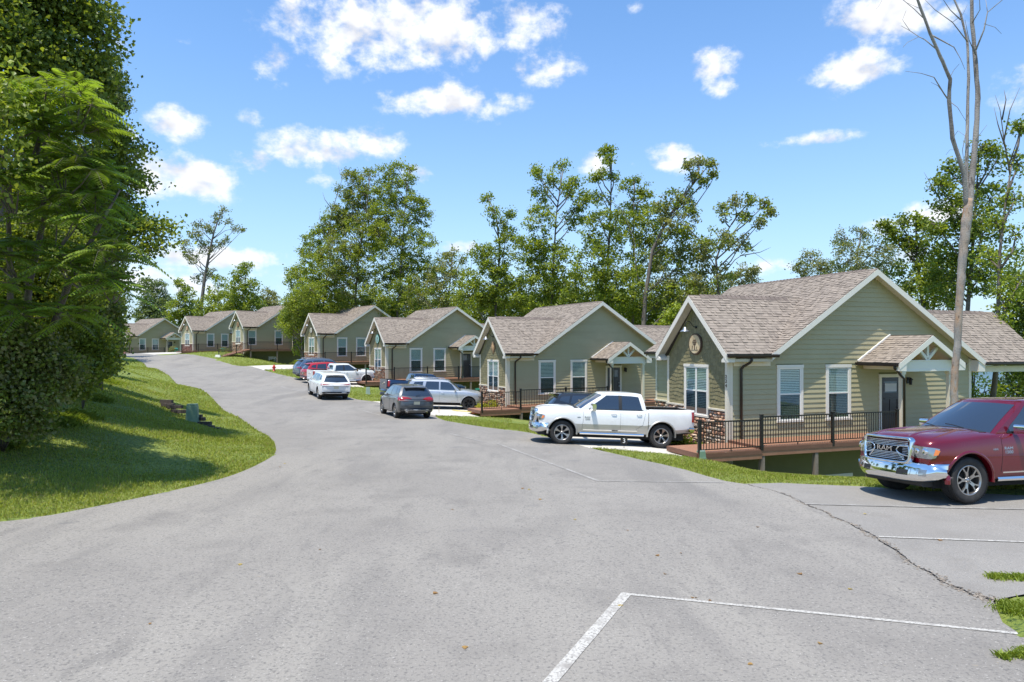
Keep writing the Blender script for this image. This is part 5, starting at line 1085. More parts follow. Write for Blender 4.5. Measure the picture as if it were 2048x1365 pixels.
    for y in (-.35,.3): mb = MB(); mb.tube([(1.36,y-.1,1.335),(1.46,y+.25,1.375),(1.5,y+.45,1.385)], .009, 5); mb.build('wiper', M['plastic'], c.root)
    # hood ridges
    for y in (-1, 1):
        rows_ = []
        for i in range(15):
            x = .12+1.15*i/14; row = []
            for q, dz in ((.30,-.004),(.33,.016),(.37,.02),(.42,.0)):
                yy = y*lerp(q+.06, q-.02, i/14); h = c.bvb.ray_cast(Vector((x, yy, 3)), Vector((0,0,-1))); row.append((x, yy, h[0].z+dz*math.sin(math.pi*min(1, (i+.5)/12))**.5 if i < 13 else h[0].z-.002))
            rows_.append(row)
        mb = MB(); mb.smooth = True; mb.grid(rows_); mb.build('hood_ridge', m_, c.root, fix=True)
    c.seam_top = None
    # bumpers
    def bumper(x, sgn, z0, z1, name, m2):
        rows_ = []; n = 20
        for i in range(n+1):
            y = lerp(-.97, .97, i/n); bx = x+sgn*((.30 if sgn > 0 else .12)*abs(y/.97)**2.6); e = .11*abs(y/.97)**7; z0_ = z0+e
            rows_.append([(bx+sgn*.1,y,z0_+.0),(bx-sgn*.0,y,z0_+.02),(bx-sgn*.045,y,z0_+.09),(bx-sgn*.05,y,z0_+.15),(bx-sgn*.02,y,z1-.1),(bx-sgn*.01,y,z1-.03),(bx+sgn*.02,y,z1),(bx+sgn*.14,y,z1)])
        for sg in (-1, 1):
            rows_.insert(0 if sg < 0 else len(rows_), [(p[0]+sgn*(.22), sg*.985, p[2]) for p in (rows_[0] if sg < 0 else rows_[-1])])
        mb = MB(); mb.smooth = True; mb.grid(rows_); o = mb.build(name, m2, c.root, fix=True); bm = bmesh.new(); bm.from_mesh(o.data); bv = BVHTree.FromBMesh(bm); bm.free(); return o, bv
    fb, bv = bumper(-.085, 1, .37, .73, 'front_bumper', ch)
    for y in (-1, 1):
        c.patch('tow_slot', [(-.2,y*.33,.60),(-.2,y*.55,.60)], [(-.2,y*.33,.50),(-.2,y*.55,.50)], M['plastic'], (1,0,0), bv, off=.004, rows=2, parent=fb); c.patch('fog_lamp', [(-.2,y*.72,.62),(-.2,y*.84,.62)], [(-.2,y*.72,.50),(-.2,y*.84,.50)], M['rim'], (1,0,0), bv, off=.004, rows=2, parent=fb)
    mb = MB(); mb.rbox(.1, .5, -.7, .7, .29, .42, .05, 'y'); mb.build('air_dam', M['plastic'], c.root)
    rb, bv2 = bumper(5.78, -1, .50, .72, 'rear_bumper', ch if low or hero else M['p_black'])
    # grille
    gx = lambda y, z: -.055+.17*abs(y/.99)**2.2+.045*(z-.72)/.42
    zc = .945
    def rr_(w, h, r, n=6):
        o = []
        for cx, cy, t0 in ((w-r,h-r,0),(-w+r,h-r,90),(-w+r,-h+r,180),(w-r,-h+r,270)):
            for i in range(n+1): t = math.radians(t0+90*i/n); o.append((cx+r*math.cos(t), cy+r*math.sin(t)))
        return o
    def dens_(l):
        o = []
        for a, b in zip(l, l[1:]+l[:1]):
            k = max(1, int(math.hypot(b[0]-a[0], b[1]-a[1])/.06))
            for i in range(k): o.append((lerp(a[0], b[0], i/k), lerp(a[1], b[1], i/k)))
        return o
    A = dens_(rr_(.6,.245,.09)); shp = lambda p: (p[0]*(1-.05*(p[1] < 0)*abs(p[1])/.24), p[1])
    mb = MB(); mb.smooth = True; cols = []
    for sc, o_ in ((1.0,.05),(1.0,-.02),(.985,-.045),(.93,-.05),(.885,-.03),(.88,.03)):
        cols.append([(gx(y, z+zc)+o_, y, z+zc) for y, z in [(a[0]*sc if abs(sc-1) < .02 else a[0]*(sc+.03), a[1]*(sc if sc > .98 else sc-.06)) for a in map(shp, A)]])
    mb.grid(cols, close=True); gr = mb.build('grille', ch, c.root, fix=True)
    mb = MB(); n = 12; mb.grid([[(gx(lerp(-.55,.55,i/n), z)+.035, lerp(-.55,.55,i/n), z) for i in range(n+1)] for z in (zc-.22, zc, zc+.22)]); mb.build('grille_back', M['under'], gr)
    if hero:
        def bar(z, y0, y1, t=.0075, dx=-.0):
            mb = MB(); mb.smooth = True; n = 14; mb.tube([(gx(lerp(y0,y1,i/n), z)+dx, lerp(y0,y1,i/n), z) for i in range(n+1)], t, 6); mb.build('grille_bar', ch, gr)
        for dz in (.16,.13,.10): bar(zc+dz, -.50, .50)
        for dz in (-.085,-.115,-.145,-.175): bar(zc+dz, -.42-.3*(-dz-.085), .42+.3*(-dz-.085))
        for y in (-1, 1):
            for dz in (.065,.035,.005,-.025,-.055): bar(zc+dz, y*.39, y*.525, .006)
            mb = MB(); mb.smooth = True; q = [(.27,.0),(.3,.045),(.34,.075),(.52,.082),(.535,.0),(.53,-.1),(.42,-.085),(.36,-.07),(.3,-.045),(.27,0)]
            mb.tube([(gx(a, zc+b)-.012, y*a, zc+b) for a, b in q], .015, 6); mb.build('grille_hook', ch, gr)
            bar(zc+.072, y*.0, y*.3, .009); 
            mb = MB(); mb.tube([(gx(.3, zc-.05)-.01, y*.3, zc-.05), (gx(.4, zc-.12)-.01, y*.42, zc-.17)], .012, 6); mb.build('grille_brace', ch, gr)
        bar(zc-.058, -.3, .3, .009)
        Mx = Matrix.Translation((gx(0, zc)-.02, 0, zc+.006)) @ Matrix(((0,0,-1,0),(-1,0,0,0),(0,1,0,0),(0,0,0,1)))
        letters('grille_letters', 'RAM', .13, ch, gr, Mx, .014, 1.45)
        for y in (-1, 1):
            c.flat_letters('badge', 'RAM', .075, y, 1.8, .985, ch, 1.35); c.flat_letters('badge', '1500', .08, y, 1.8, .915, ch, 1.25); c.flat_letters('badge', 'HEMI', .045, y, 1.5, .97, ch, 1.15)
    else:
        for z in (.10,.05,-.0,-.05,-.1,-.15,.15):
            mb = MB(); n = 10; mb.tube([(gx(lerp(-.5,.5,i/n), zc+z)+.01, lerp(-.5,.5,i/n), zc+z) for i in range(n+1)], .007, 5); mb.build('grille_bar', M['rim'], gr)
        mb = MB(); mb.beam((gx(0,zc)-.02,0,zc-.2), (gx(0,zc)-.02,0,zc+.2), .06, .03, (0,1,0)); mb.tube([(gx(y_/10, zc)-.01, y_/10, zc+.0) for y_ in range(-5, 6)], .026, 6); mb.build('grille_cross', ch, gr)
        for y in (-1, 1): c.flat_letters('badge', 'RAM', .075, y, 1.8, .985, M['rim'], 1.35); c.flat_letters('badge', '1500', .08, y, 1.8, .915, M['rim'], 1.25); c.flat_letters('badge', 'HEMI', .045, y, 1.5, .97, M['plastic'], 1.15)
    # tailgate
    mb = MB(); mb.rbox(5.66, 5.735, -.78, .78, .78, 1.36, .03, 'x'); mb.build('tailgate', m_, c.root)
    Mx = Matrix.Translation((5.742,0,1.08)) @ Matrix(((0,0,1,0),(1,0,0,0),(0,1,0,0),(0,0,0,1))); letters('badge', 'RAM', .2, ch if hero or low else M['rim'], c.root, Mx, .004, 1.4)
    mb = MB(); mb.tube([(2.9,0,1.9),(2.95,0,1.95)], .012, 5); mb.build('roof_aerial', M['plastic'], c.root)
    return c
def suv(label, P, C, X, Y, th, scale, m_, style, near, kind, name='suv', cat='suv', low=None, ref='front'):
    c = Car(name, label, cat, P, X, Y, th, scale, 'parked suvs' if cat == 'suv' else None); c.body(m_, low); c.cabin(m_, C); c.under(); fa, wb = P['fa'], P['wb']
    ax0 = fa if ref == 'front' else fa+wb; c.place(X, Y, th, (ax0, near*(P['W']/2-.17))); g = M['cglass']; L = P['L']; W2 = P['W']/2; z0, z1 = C['z0'], C['z1']; b = kind
    for y in (-1, 1):
        for ax in (fa, fa+wb): c.wheel(ax, y, style); c.flare(ax, y, b.get('flare', m_), 1.17, 1.26, .008)
        for (t, bo) in b['win']: c.side('side_window', t, bo, g, y)
        if b.get('rail'):
            mb = MB(); mb.smooth = True; x0, x1 = C['xw1']+.25, C['xr1']-.2; mb.tube([(x0,y*(C['w1']-.06),z1+.02),(x0+.1,y*(C['w1']-.06),z1+.09),((x0+x1)/2,y*(C['w1']-.06),z1+.105),(x1-.1,y*(C['w1']-.06),z1+.075),(x1,y*(C['w1']-.06),z1+.0)], .017, 6); mb.build('roof_rail', M['steel'] if b['rail'] == 2 else M['plastic'], c.root)
        for x in b['seams']: c.seam([(x,P['zb'][1][1]+.1),(x,z0-.02)], y)
        c.seam([(fa+.5,P['R']+.02),(fa+wb-.5,P['R']+.02)], y, .012)
        for x in b['handles']: c.handle(x, z0-.14, y, m_)
        c.mirror(C['xw0']+.45, z0+.06, y, b.get('mir', m_))
        c.patch('headlight', [(-.1,y*.5,.82),(.0,y*.7,.84),(.35,y*.9,.86)], [(-.1,y*.5,.72),(.0,y*.7,.71),(.25,y*.9,.72)], M['lens_clear'], (.8,-y*.55,0), off=.01, rows=3)
        if 'tail' in b: t, bo = b['tail']; c.patch('tail_light', [(L+.1,y*p,q) if k < len(t)-1 else (L-.25,y*p,q) for k, (p, q) in enumerate(t)], [(L+.1,y*p,q) if k < len(bo)-1 else (L-.25,y*p,q) for k, (p, q) in enumerate(bo)], M['lens_red'], (-.85,-y*.5,0), off=.012, rows=3)
        if 'ptail' in b: t, bo = b['ptail']; c.patch('tail_light', [(x_,y*p,q) for x_, p, q in t], [(x_,y*p,q) for x_, p, q in bo], M['lens_red'], (-.7,-y,0), c.bvc if b.get('ptailc') else c.bvb, off=.012, rows=4)
    w = C['w1']; c.patch('windscreen', [(C['xw1'],-w*.9,z1-.03),(C['xw1'],0,z1-.02),(C['xw1'],w*.9,z1-.03)], [(C['xw0'],-C['w0']*.88,z0+.03),(C['xw0'],0,z0+.03),(C['xw0'],C['w0']*.88,z0+.03)], g, (1,0,-.3), c.bvc, rows=6)
    rz0, rz1, rw0, rw1 = b['rear']; c.patch('rear_window', [(L,-rw1,rz1-.02),(L,0,rz1),(L,rw1,rz1-.02)], [(L,-rw0,rz0+.03),(L,0,rz0),(L,rw0,rz0+.03)], g, (-1,0,0), c.bvc, rows=5)
    mb = MB(); mb.tube([(C['xr0']-.02,-.05,rz0+.05),(C['xr0']-.03,.18,rz0+.09)], .009, 4); mb.build('rear_wiper', M['plastic'], c.root)
    if b.get('spoiler'):
        x = C['xr1']; zz = z1+.03+b.get('spz', 0); mb = MB(); mb.smooth = True; mb.grid([[(x-.15,-w*.85,zz),(x-.15,0,zz+.035),(x-.15,w*.85,zz)],[(x+.16,-w*.82,zz-.02),(x+.2,0,zz+.01),(x+.16,w*.82,zz-.02)],[(x+.14,-w*.82,zz-.055),(x+.18,0,zz-.03),(x+.14,w*.82,zz-.055)],[(x-.1,-w*.85,zz-.03),(x-.1,0,zz),(x-.1,w*.85,zz-.03)]]); mb.build('spoiler', b.get('spm', m_), c.root, fix=True)
    # rear bumper, plate
    bz0, bz1 = b.get('bump', (.33,.5)); c.patch('rear_bumper', [(L,-W2*.9,bz1-.02),(L,-W2*.6,bz1),(L,W2*.6,bz1),(L,W2*.9,bz1-.02)], [(L,-W2*.82,bz0),(L,-W2*.6,bz0),(L,W2*.6,bz0),(L,W2*.82,bz0)], M['plastic'] if not b.get('bm') else b['bm'], (-1,0,0), off=.012, rows=3)
    if b.get('skid'): c.patch('skid_plate', [(L,-.62,bz1-.1),(L,-.4,bz1-.05),(L,.4,bz1-.05),(L,.62,bz1-.1)], [(L,-.5,bz0+.0),(L,-.4,bz0+.0),(L,.4,bz0+.0),(L,.5,bz0+.0)], M['p_silver_lower'], (-1,0,0), off=.02, rows=2)
    pz = b.get('plz', .8); c.patch('licence_plate', [(L,-.15,pz+.075),(L,.15,pz+.075)], [(L,-.15,pz-.075),(L,.15,pz-.075)], M['plate'], (-1,0,0), off=.016, rows=2)
    c.patch('gate_trim', [(L,-.35,pz+.15),(L,.35,pz+.15)], [(L,-.35,pz+.125),(L,.35,pz+.125)], M['rim'], (-1,0,0), off=.014, rows=1)
    c.patch('tailgate_seam', [(L,-W2*.8,bz1+.06),(L,W2*.8,bz1+.06)], [(L,-W2*.8,bz1+.05),(L,W2*.8,bz1+.05)], M['plastic'], (-1,0,0), off=.004, rows=1, sub=8)
    c.patch('front_grille', [(0,-.5,.72),(0,0,.74),(0,.5,.72)], [(0,-.45,.42),(0,0,.4),(0,.45,.42)], M['plastic'], (1,0,0), off=.01, rows=3)
    mb = MB(); mb.prism([(C['xr1']-.45,z1+.06+b.get('spz',0)*.7),(C['xr1']-.3,z1+.06+b.get('spz',0)*.7),(C['xr1']-.28,z1+.12+b.get('spz',0)*.7),(C['xr1']-.33,z1+.12+b.get('spz',0)*.7)], -.02, .02, 'y'); mb.build('roof_fin', m_, c.root)
    if b.get('pipes'):
        for y in (-.5,.5): mb = MB(); mb.lathe([(.03,0),(.04,0),(.04,-.12)], 12, 'x', (L+.02,y,.34)); mb.build('exhaust_tip', M['chrome'], c.root)
    return c
def unit(th): return Vector((math.cos(th), math.sin(th)))
# --- near red pickup, parked on the pad
ram('deep red crew cab pickup with chrome grille parked at the right edge', 8.36, 12.93, math.radians(14), 1.0, M['p_red'], None, 'five', True)
# --- white crew cab pickup with pewter lower body, nose to the road
ram('white crew cab pickup with pewter lower body parked nose out beside the number 3 sign', 1.66, 23.75, math.radians(5.5), .965, M['p_white'], M['p_silver_lower'], 'six', False)
# --- navy pickup, tail to the road, mostly behind the silver suv
ram('dark navy crew cab pickup seen tail first behind the silver and charcoal suvs', -3.8, 45.6, math.radians(180+27), .95, M['p_blue'], None, 'five', False, near=1)
ram('white pickup with black stripes on the bed side and black wheels, tail to the road', -11.65, 55.9, math.radians(180+33), .9, M['p_white'], None, 'black', False, near=1)
cfr = [o for o in COL.objects if o.get('label', '').startswith('white pickup with black')][0]
for k, (x0, x1, z0, z1) in enumerate(((5.35,4.95,1.2,1.1),(5.0,4.55,1.12,1.2),(4.5,4.32,1.1,1.22),(4.25,4.1,1.1,1.22))):
    mb = MB(); mb.prism([(x0,z0),(x1,z0 if k else z0),(x1-.06,z1),(x0-.1,z1)], .985, .995, 'y'); mb.build('bed_stripe', M['plastic'], cfr, fix=True)
ESC = dict(L=4.5, W=1.84, fa=.9, wb=2.69, R=.355, tw=.235, arch=1.14, zs=[(0,.76),(.2,.88),(.9,.99),(1.2,1.02),(4.0,1.1),(4.5,1.06)], zb=[(0,.32),(.3,.24),(4.0,.26),(4.5,.36)], crown=[(0,.05),(.5,.1),(1.1,.08),(1.5,.02),(4.5,.02)], ftap=.12, bow=.3, rtap=.04, rbow=.16, flen=.9, rlen=.6, round=.12)
ESCC = dict(xw0=1.0, xw1=1.85, xr0=4.42, xr1=4.02, z0=1.03, z1=1.56, w0=.855, w1=.64, bf=.2, br=.14, bulge=.03, rb=.04, crown=1.0, roofline=[(1.8,0),(2.6,.03),(3.4,.01),(4.1,-.04)])
KE = dict(win=[([(1.75,1.38),(2.05,1.5),(2.62,1.53)],[(1.6,1.12),(2.0,1.1),(2.62,1.12)]),([(2.7,1.53),(3.1,1.52),(3.4,1.5)],[(2.7,1.12),(3.2,1.14),(3.5,1.18)]),([(3.5,1.49),(3.85,1.43)],[(3.58,1.19),(3.98,1.27)])],
    seams=[1.5,2.66,3.5], handles=[2.5,3.38], rail=0, tail=([(.34,.99),(.55,1.045),(.78,1.07),(.93,1.09)],[(.36,.93),(.55,.87),(.78,.86),(.93,.9)]), rear=(1.1,1.5,.74,.58), spoiler=1, spz=-.05, bump=(.3,.56), bm=None, skid=1, plz=.78, pipes=1)
suv('charcoal compact suv parked on the road, seen from behind, beside the silver suv', ESC, ESCC, -5.62, 34.2, math.radians(-66), .985, M['p_grey'], 'five', -1, KE, ref='rear')
HIG = dict(L=4.9, W=1.93, fa=.95, wb=2.85, R=.38, tw=.245, arch=1.14, zs=[(0,.8),(.2,.92),(.9,1.03),(1.2,1.06),(4.4,1.12),(4.9,1.08)], zb=[(0,.33),(.3,.25),(4.3,.27),(4.9,.4)], crown=[(0,.05),(.5,.09),(1.1,.08),(1.5,.02),(4.9,.02)], ftap=.1, bow=.28, rtap=.04, rbow=.15, flen=.9, rlen=.6, round=.12)
HIGC = dict(xw0=1.05, xw1=1.9, xr0=4.83, xr1=4.42, z0=1.07, z1=1.61, w0=.9, w1=.68, bf=.2, br=.13, bulge=.03, rb=.04, roofline=[(1.8,0),(2.8,.03),(3.6,.01),(4.5,-.04)])
KH = dict(win=[([(1.8,1.42),(2.1,1.55),(2.7,1.57)],[(1.65,1.15),(2.1,1.13),(2.7,1.14)]),([(2.78,1.57),(3.2,1.57),(3.6,1.55)],[(2.78,1.14),(3.2,1.15),(3.7,1.17)]),([(3.72,1.54),(4.15,1.48)],[(3.8,1.18),(4.32,1.28)])],
    seams=[1.55,2.74,3.65], handles=[2.55,3.5], rail=0, tail=([(.22,.975),(.5,1.0),(.78,1.03),(.95,1.05)],[(.4,.95),(.5,.91),(.78,.89),(.95,.93)]), rear=(1.12,1.5,.76,.6), spoiler=1, spz=-.05, bump=(.3,.54), skid=0, plz=.8)
suv('white suv parked on the road farther back, seen from behind, beside the white striped pickup', HIG, HIGC, -11.95, 43.5, math.radians(-63), .975, M['p_white'], 'five', -1, KH, ref='rear')
FOR = dict(L=4.8, W=1.92, fa=.9, wb=2.79, R=.395, tw=.27, arch=1.2, zs=[(0,.95),(.2,1.04),(.9,1.12),(1.3,1.14),(4.4,1.16),(4.8,1.14)], zb=[(0,.5),(.3,.38),(4.3,.4),(4.8,.55)], crown=[(0,.05),(.5,.09),(1.2,.08),(1.5,.02),(4.8,.02)], ftap=.1, bow=.2, rtap=.04, rbow=.1, flen=.9, rlen=.6, round=.1)
FORC = dict(xw0=1.3, xw1=2.0, xr0=4.72, xr1=4.45, z0=1.15, z1=1.72, w0=.88, w1=.7, bf=.18, br=.1, bulge=.02, rb=.03)
KF = dict(win=[([(1.95,1.52),(2.15,1.64),(2.65,1.67)],[(1.72,1.2),(2.1,1.19),(2.65,1.2)]),([(2.74,1.67),(3.2,1.67),(3.5,1.66)],[(2.74,1.2),(3.2,1.2),(3.6,1.22)]),([(3.68,1.65),(4.2,1.62)],[(3.76,1.24),(4.42,1.26)])],
    seams=[1.6,2.7,3.6], handles=[2.5,3.45], rail=2, tail=([(.7,1.12),(.85,1.13),(.95,1.13)],[(.7,.85),(.85,.85),(.95,.85)]), rear=(1.2,1.6,.76,.62), spoiler=1, spz=-.03, bump=(.45,.65), plz=.95, flare=None)
KF['flare'] = M['p_silver']
suv('silver boxy suv with black wheels parked nose to the cottage beside the charcoal suv', FOR, FORC, -2.55, 40.7, math.radians(190), .95, M['p_silver'], 'black', 1, KF)
suv('bright red suv between the white striped pickup and the blue grey suv', ESC, ESCC, -13.75, 58.5, math.radians(180+33), 1.0, M['p_red2'], 'five', 1, KE)
BIG = dict(HIG); suv('blue grey suv with roof rails parked beyond the bright red suv', BIG, HIGC, -14.6, 61.2, math.radians(180+33), 1.06, M['p_bluegrey'], 'five', 1, dict(KH, rail=2))
suv('black crossover with rear spoiler half hidden behind the white crew cab pickup', ESC, ESCC, 4.75, 28.1, math.radians(180+8), .98, M['p_black'], 'five', 1, dict(KE, rail=1))
# ================================================================== small things
def ground(px, py): p = at(px, py); return Vector((p[0], p[1], p[2]))
# hydrant
h = empty('fire_hydrant', ground(548,743.2), math.radians(20), label='red fire hydrant on the grass in front of the cottage on tall posts', cat='fire hydrant')
mb = MB(); mb.smooth = True; mb.lathe([(0,0),(.15,0),(.15,.04),(.1,.05),(.1,.4),(.13,.42),(.13,.46),(.11,.48),(.1,.54),(.05,.6),(0,.61)], 16); mb.build('barrel', M['red_paint'], h)
mb = MB(); mb.lathe([(0,.6),(.03,.6),(.03,.66),(0,.66)], 5); mb.build('bonnet_nut', M['red_paint'], h)
for a in (0, 90, -90):
    mb = MB(); t = math.radians(a); mb.M = Matrix.Rotation(t, 4, 'Z'); mb.lathe([(0,-.2),(.05,-.2),(.055,-.15),(.045,-.14),(.045,-.08)], 10, 'y', (0,0,.34)); mb.build('outlet_cap', M['red_paint'], h, fix=True)
# number marker
h = empty('number_sign', ground(1248,896.5), 0, label='small dark number 3 sign on a short stake in the grass by the white pickup', cat='sign')
mb = MB(); mb.box(-.008, .008, -.008, .008, -.1, .2); mb.build('stake', M['black'], h)
mb = MB(); mb.box(-.115, .115, -.012, .0, .13, .35); mb.build('board', M['rail'], h)
letters('numeral', '3', .22, M['white'], h, Matrix.Translation((0,-.016,.235)) @ Matrix.Rotation(math.pi/2, 4, 'X'), .002)
h = empty('marker_stake', ground(878,826), 0, label='thin bare stake at the driveway edge right of the charcoal suv', cat='stake'); mb = MB(); mb.box(-.012, .012, -.012, .012, -.05, .45); mb.build('shaft', M['post_wood'], h)
# utility pedestals
def pedestal(px, py, w, hh, rz, m_, top, label, d=None):
    d = d or w; h = empty('utility_pedestal', ground(px, py), math.radians(rz), label=label, cat='utility box', group='green utility boxes')
    mb = MB(); mb.rbox(-w*.58, w*.58, -d*.58, d*.58, -.1, .07, .03); mb.build('base', m_, h)
    mb = MB(); r = []
    for z, k in ((.07,1.),(hh*.9,.88),(hh*.97,.8),(hh,.6)): r.append([(-w/2*k,-d/2*k,z),(w/2*k,-d/2*k,z),(w/2*k,d/2*k,z),(-w/2*k,d/2*k,z)])
    mb.grid(r, close=True); mb.add(r[-1], [(0,1,2,3)]); mb.build('shell', m_, h, fix=True)
    mb = MB(); mb.rbox(-w/2*.86, w/2*.86, -d/2*.86, d/2*.86, hh*.93, hh+.02, .03); mb.build('lid', top, h)
pedestal(385, 846, .42, .68, 12, M['util_green'], M['util_green'], 'green utility pedestal standing among the timbers on the left verge', .3)
pedestal(1402, 920, .22, .28, 20, M['util_green'], M['util_pale'], 'low green utility box with pale lid at the foot of the nearest deck post')
pedestal(736, 790, .26, .48, 20, M['util_pale'], M['util_pale'], 'pale green utility box on the grass between the white and navy vehicles')
pedestal(436, 715, .6, .28, 5, M['white'], M['white'], 'low white utility lid on the grass by the ramp of the cottage on posts', .4)
# weathered timbers by the culvert
b = ground(322, 812); h = empty('timber_steps', b, 0, label='stack of weathered timbers stepping down behind the green pedestal on the left verge', cat='timbers')
rt = random.Random(4); e = ground(440, 862); dx = (e-b)
for k, (t0, ln, dz, dy) in enumerate([(0,.75,.2,0),(.03,.8,.08,-.04),(.0,.95,-.04,-.06),(.16,.9,.06,-.1),(.22,.95,-.1,-.1),(.42,.8,-.02,-.15),(.5,.85,-.16,-.18),(.58,.7,-.24,-.1),(.68,.7,-.36,-.1),(.76,.6,-.46,-.08),(.86,.55,-.5,-.05)]):
    x0 = dx.x*t0; mb = MB(); a = rt.uniform(-.08, .08)-.25; zz = dz+dx.z*t0*.2; c = Vector((x0, dx.y*t0+dy, zz-.02)); ln *= .75; u = Vector((math.cos(a), math.sin(a), 0)); v = Vector((-u.y, u.x, 0)); s = .065
    vs = [c+u*p+v*q+Vector((0,0,r_)) for p in (0, ln) for q, r_ in ((-s,-s),(s,-s),(s,s),(-s,s))]; mb.add(vs, [(0,1,2,3),(7,6,5,4),(0,4,5,1),(1,5,6,2),(2,6,7,3),(3,7,4,0)]); o = mb.build('timber', M['timber'], h, fix=True)
# wheelie bins
def bin_(X, Y, z, rz, m_, label):
    h = empty('wheelie_bin', (X, Y, z), math.radians(rz), label=label, cat='bin', group='green bins behind the cottages')
    mb = MB(); r = [[(-.24*k,-.3*k,zz),(.24*k,-.3*k,zz),(.24*k,.3*k,zz),(-.24*k,.3*k,zz)] for zz, k in ((.05,.85),(.95,1.08),(1.0,1.12))]; mb.grid(r, close=True); mb.add(r[0], [(3,2,1,0)]); mb.build('tub', m_, h, fix=True)
    mb = MB(); mb.smooth = True; mb.grid([[(-.3,-.36,1.0),(0,-.37,1.03),(.3,-.36,1.0)],[(-.28,0,1.08),(0,0,1.12),(.28,0,1.08)],[(-.3,.35,1.03),(0,.36,1.06),(.3,.35,1.03)]]); mb.build('lid', m_, h, fix=True)
    for y in (-.2, .2): mb = MB(); mb.lathe([(0,-.03),(.1,-.03),(.1,.03),(0,.03)], 14, 'x', (y,.28,.1)); mb.build('wheel', M['tyre'], h, fix=True)
def bin_px(px, py, Y, m_, label, rz=20): bin_((px-1024)/F*Y, Y, CH-(py-HZ)*Y/F, rz, m_, label)
for (px, ytop, Y, m_, lb) in ((957,777,51.5,'bin_green','dark green bin under the deck behind the silver suv bonnet'),(733,737.5,67,'bin_green','dark green bin under the deck beyond the white striped pickup'),(352,696.5,107,'bin_teal','teal bin between the road crest cottage and the next one'),(447,697,95,'bin_teal','teal bin beside the low deck at the top of the rise'),(223,704,120,'bin_teal','teal bin at the farthest cottage by the road crest')):
    z = CH-(ytop-HZ)*Y/F-1.1; bin_((px-1024)/F*Y, Y, z, 20, M[m_], lb)
p = ground(235, 713.5); h = empty('litter_bin', p, 0, label='dark litter bin beside the road at the crest', cat='bin'); mb = MB(); mb.smooth = True; mb.lathe([(0,0),(.25,0),(.28,.75),(.3,.78),(.26,.82),(.1,.9),(0,.9)], 16); mb.build('drum', M['black'], h); mb = MB(); mb.tube([(-.2,0,.85),(0,0,1.05),(.2,0,.85)], .015, 5); mb.build('hoop', M['black'], h)
# orange hose coil, yellow cord and the black bundle on the grass
p = ground(962, 829); M['orange'] = mat('orange_cord', (.75,.2,.03), .5); M['yellow'] = mat('yellow_hose', (.75,.6,.05), .5)
h = empty('orange_hose', p, 0, label='coiled orange hose lying on the grass in front of the second deck', cat='hose'); mb = MB(); mb.smooth = True; rr_ = random.Random(2)
mb.tube([(math.cos(t*.5)*(.45+.12*math.sin(t*1.3)), math.sin(t*.5)*(.4+.1*math.cos(t*.9)), .04+.012*(t % 5)) for t in range(70)], .016, 5); mb.build('coil', M['orange'], h)
mb = MB(); mb.smooth = True; p2 = ground(905, 822.5)-p; mb.tube([(-.4,-.1,.05),(p2.x*.4,p2.y*.4+.1,p2.z*.4+.06),(p2.x*.8,p2.y*.8-.1,p2.z*.8+.05),(p2.x,p2.y,p2.z+.05)], .022, 5); mb.build('yellow_section', M['yellow'], h)
h = empty('tool_bundle', p+Vector((.05,.0,.05)), 0, label='black tangled bundle of gear on top of the orange hose', cat='bundle'); mb = MB(); rr_ = random.Random(9)
for k in range(16):
    a = rr_.random()*6.3; q = [Vector((math.cos(a+j*.5)*(.08+.06*j)*rr_.uniform(.6,1.2), math.sin(a+j*.5)*.2*rr_.uniform(.5,1.3), .04+.16*math.sin(j*.7+k)*rr_.random()+.08)) for j in range(5)]; mb.tube(q, [.03,.035,.03,.02,.012], 6)
mb.build('gear', M['plastic'], h)
mb = MB(); mb.rbox(-.16, .14, -.08, .08, .0, .12, .05, 'y'); mb.build('bag', M['black'], h)
# ================================================================== trees
M['bark'] = mat('grey_bark', (.17,.14,.115), .92, noise=[(5,5,(.09,.072,.06),.45,.62,(1,1,.25)),(2,4,(.25,.22,.19),.55,.75)], bump=[(22,5,.9,.02)])
M['dead'] = mat('dead_bark', (.28,.255,.23), .9, noise=[(3.2,5,(.17,.145,.125),.46,.6,(1,1,.3)),(14,4,(.1,.085,.075),.55,.68,(1,1,.25))], bump=[(25,5,.9,.015)])
M['dead_bare'] = mat('stripped_wood', (.33,.26,.2), .85, noise=[(2.6,5,(.4,.22,.11),.45,.6,(1,1,.4)),(1.1,5,(.26,.235,.21),.48,.56,(1,1,.5)),(7,5,(.31,.285,.255),.5,.62,(1,1,.3)),(18,4,(.16,.11,.08),.58,.7,(1,1,.25))], bump=[(25,5,.8,.012)])
def unitv(a): return a/np.maximum(np.linalg.norm(a, axis=1, keepdims=True), 1e-9)
def quads(P, size, col, up=.7, asp=.62, R=rng, fold=.18, d=None):
    """one folded leaf per point; returns V, F, C"""
    n = len(P); nrm = unitv(R.normal(size=(n, 3))+np.array([0, 0, up])); t = R.normal(size=(n, 3)) if d is None else d+R.normal(size=(n, 3))*.25
    a = unitv(t-(t*nrm).sum(1, keepdims=True)*nrm); b = np.cross(nrm, a); s = (size*R.uniform(.65, 1.25, n))[:, None] if np.ndim(size) == 0 else (size*R.uniform(.7, 1.2, n))[:, None]
    V = np.stack([P+a*s*.5, P+b*s*asp*.5+nrm*s*fold, P-a*s*.5, P-b*s*asp*.5+nrm*s*fold], 1).reshape(-1, 3)
    F_ = np.arange(4*n, dtype=np.int32).reshape(n, 4); F_ = np.concatenate([F_[:, [0, 1, 2]], F_[:, [0, 2, 3]]])
    C = np.repeat(np.clip(col*R.uniform(.72, 1.28, (n, 1)), 0, 1), 4, axis=0); return V, F_, C
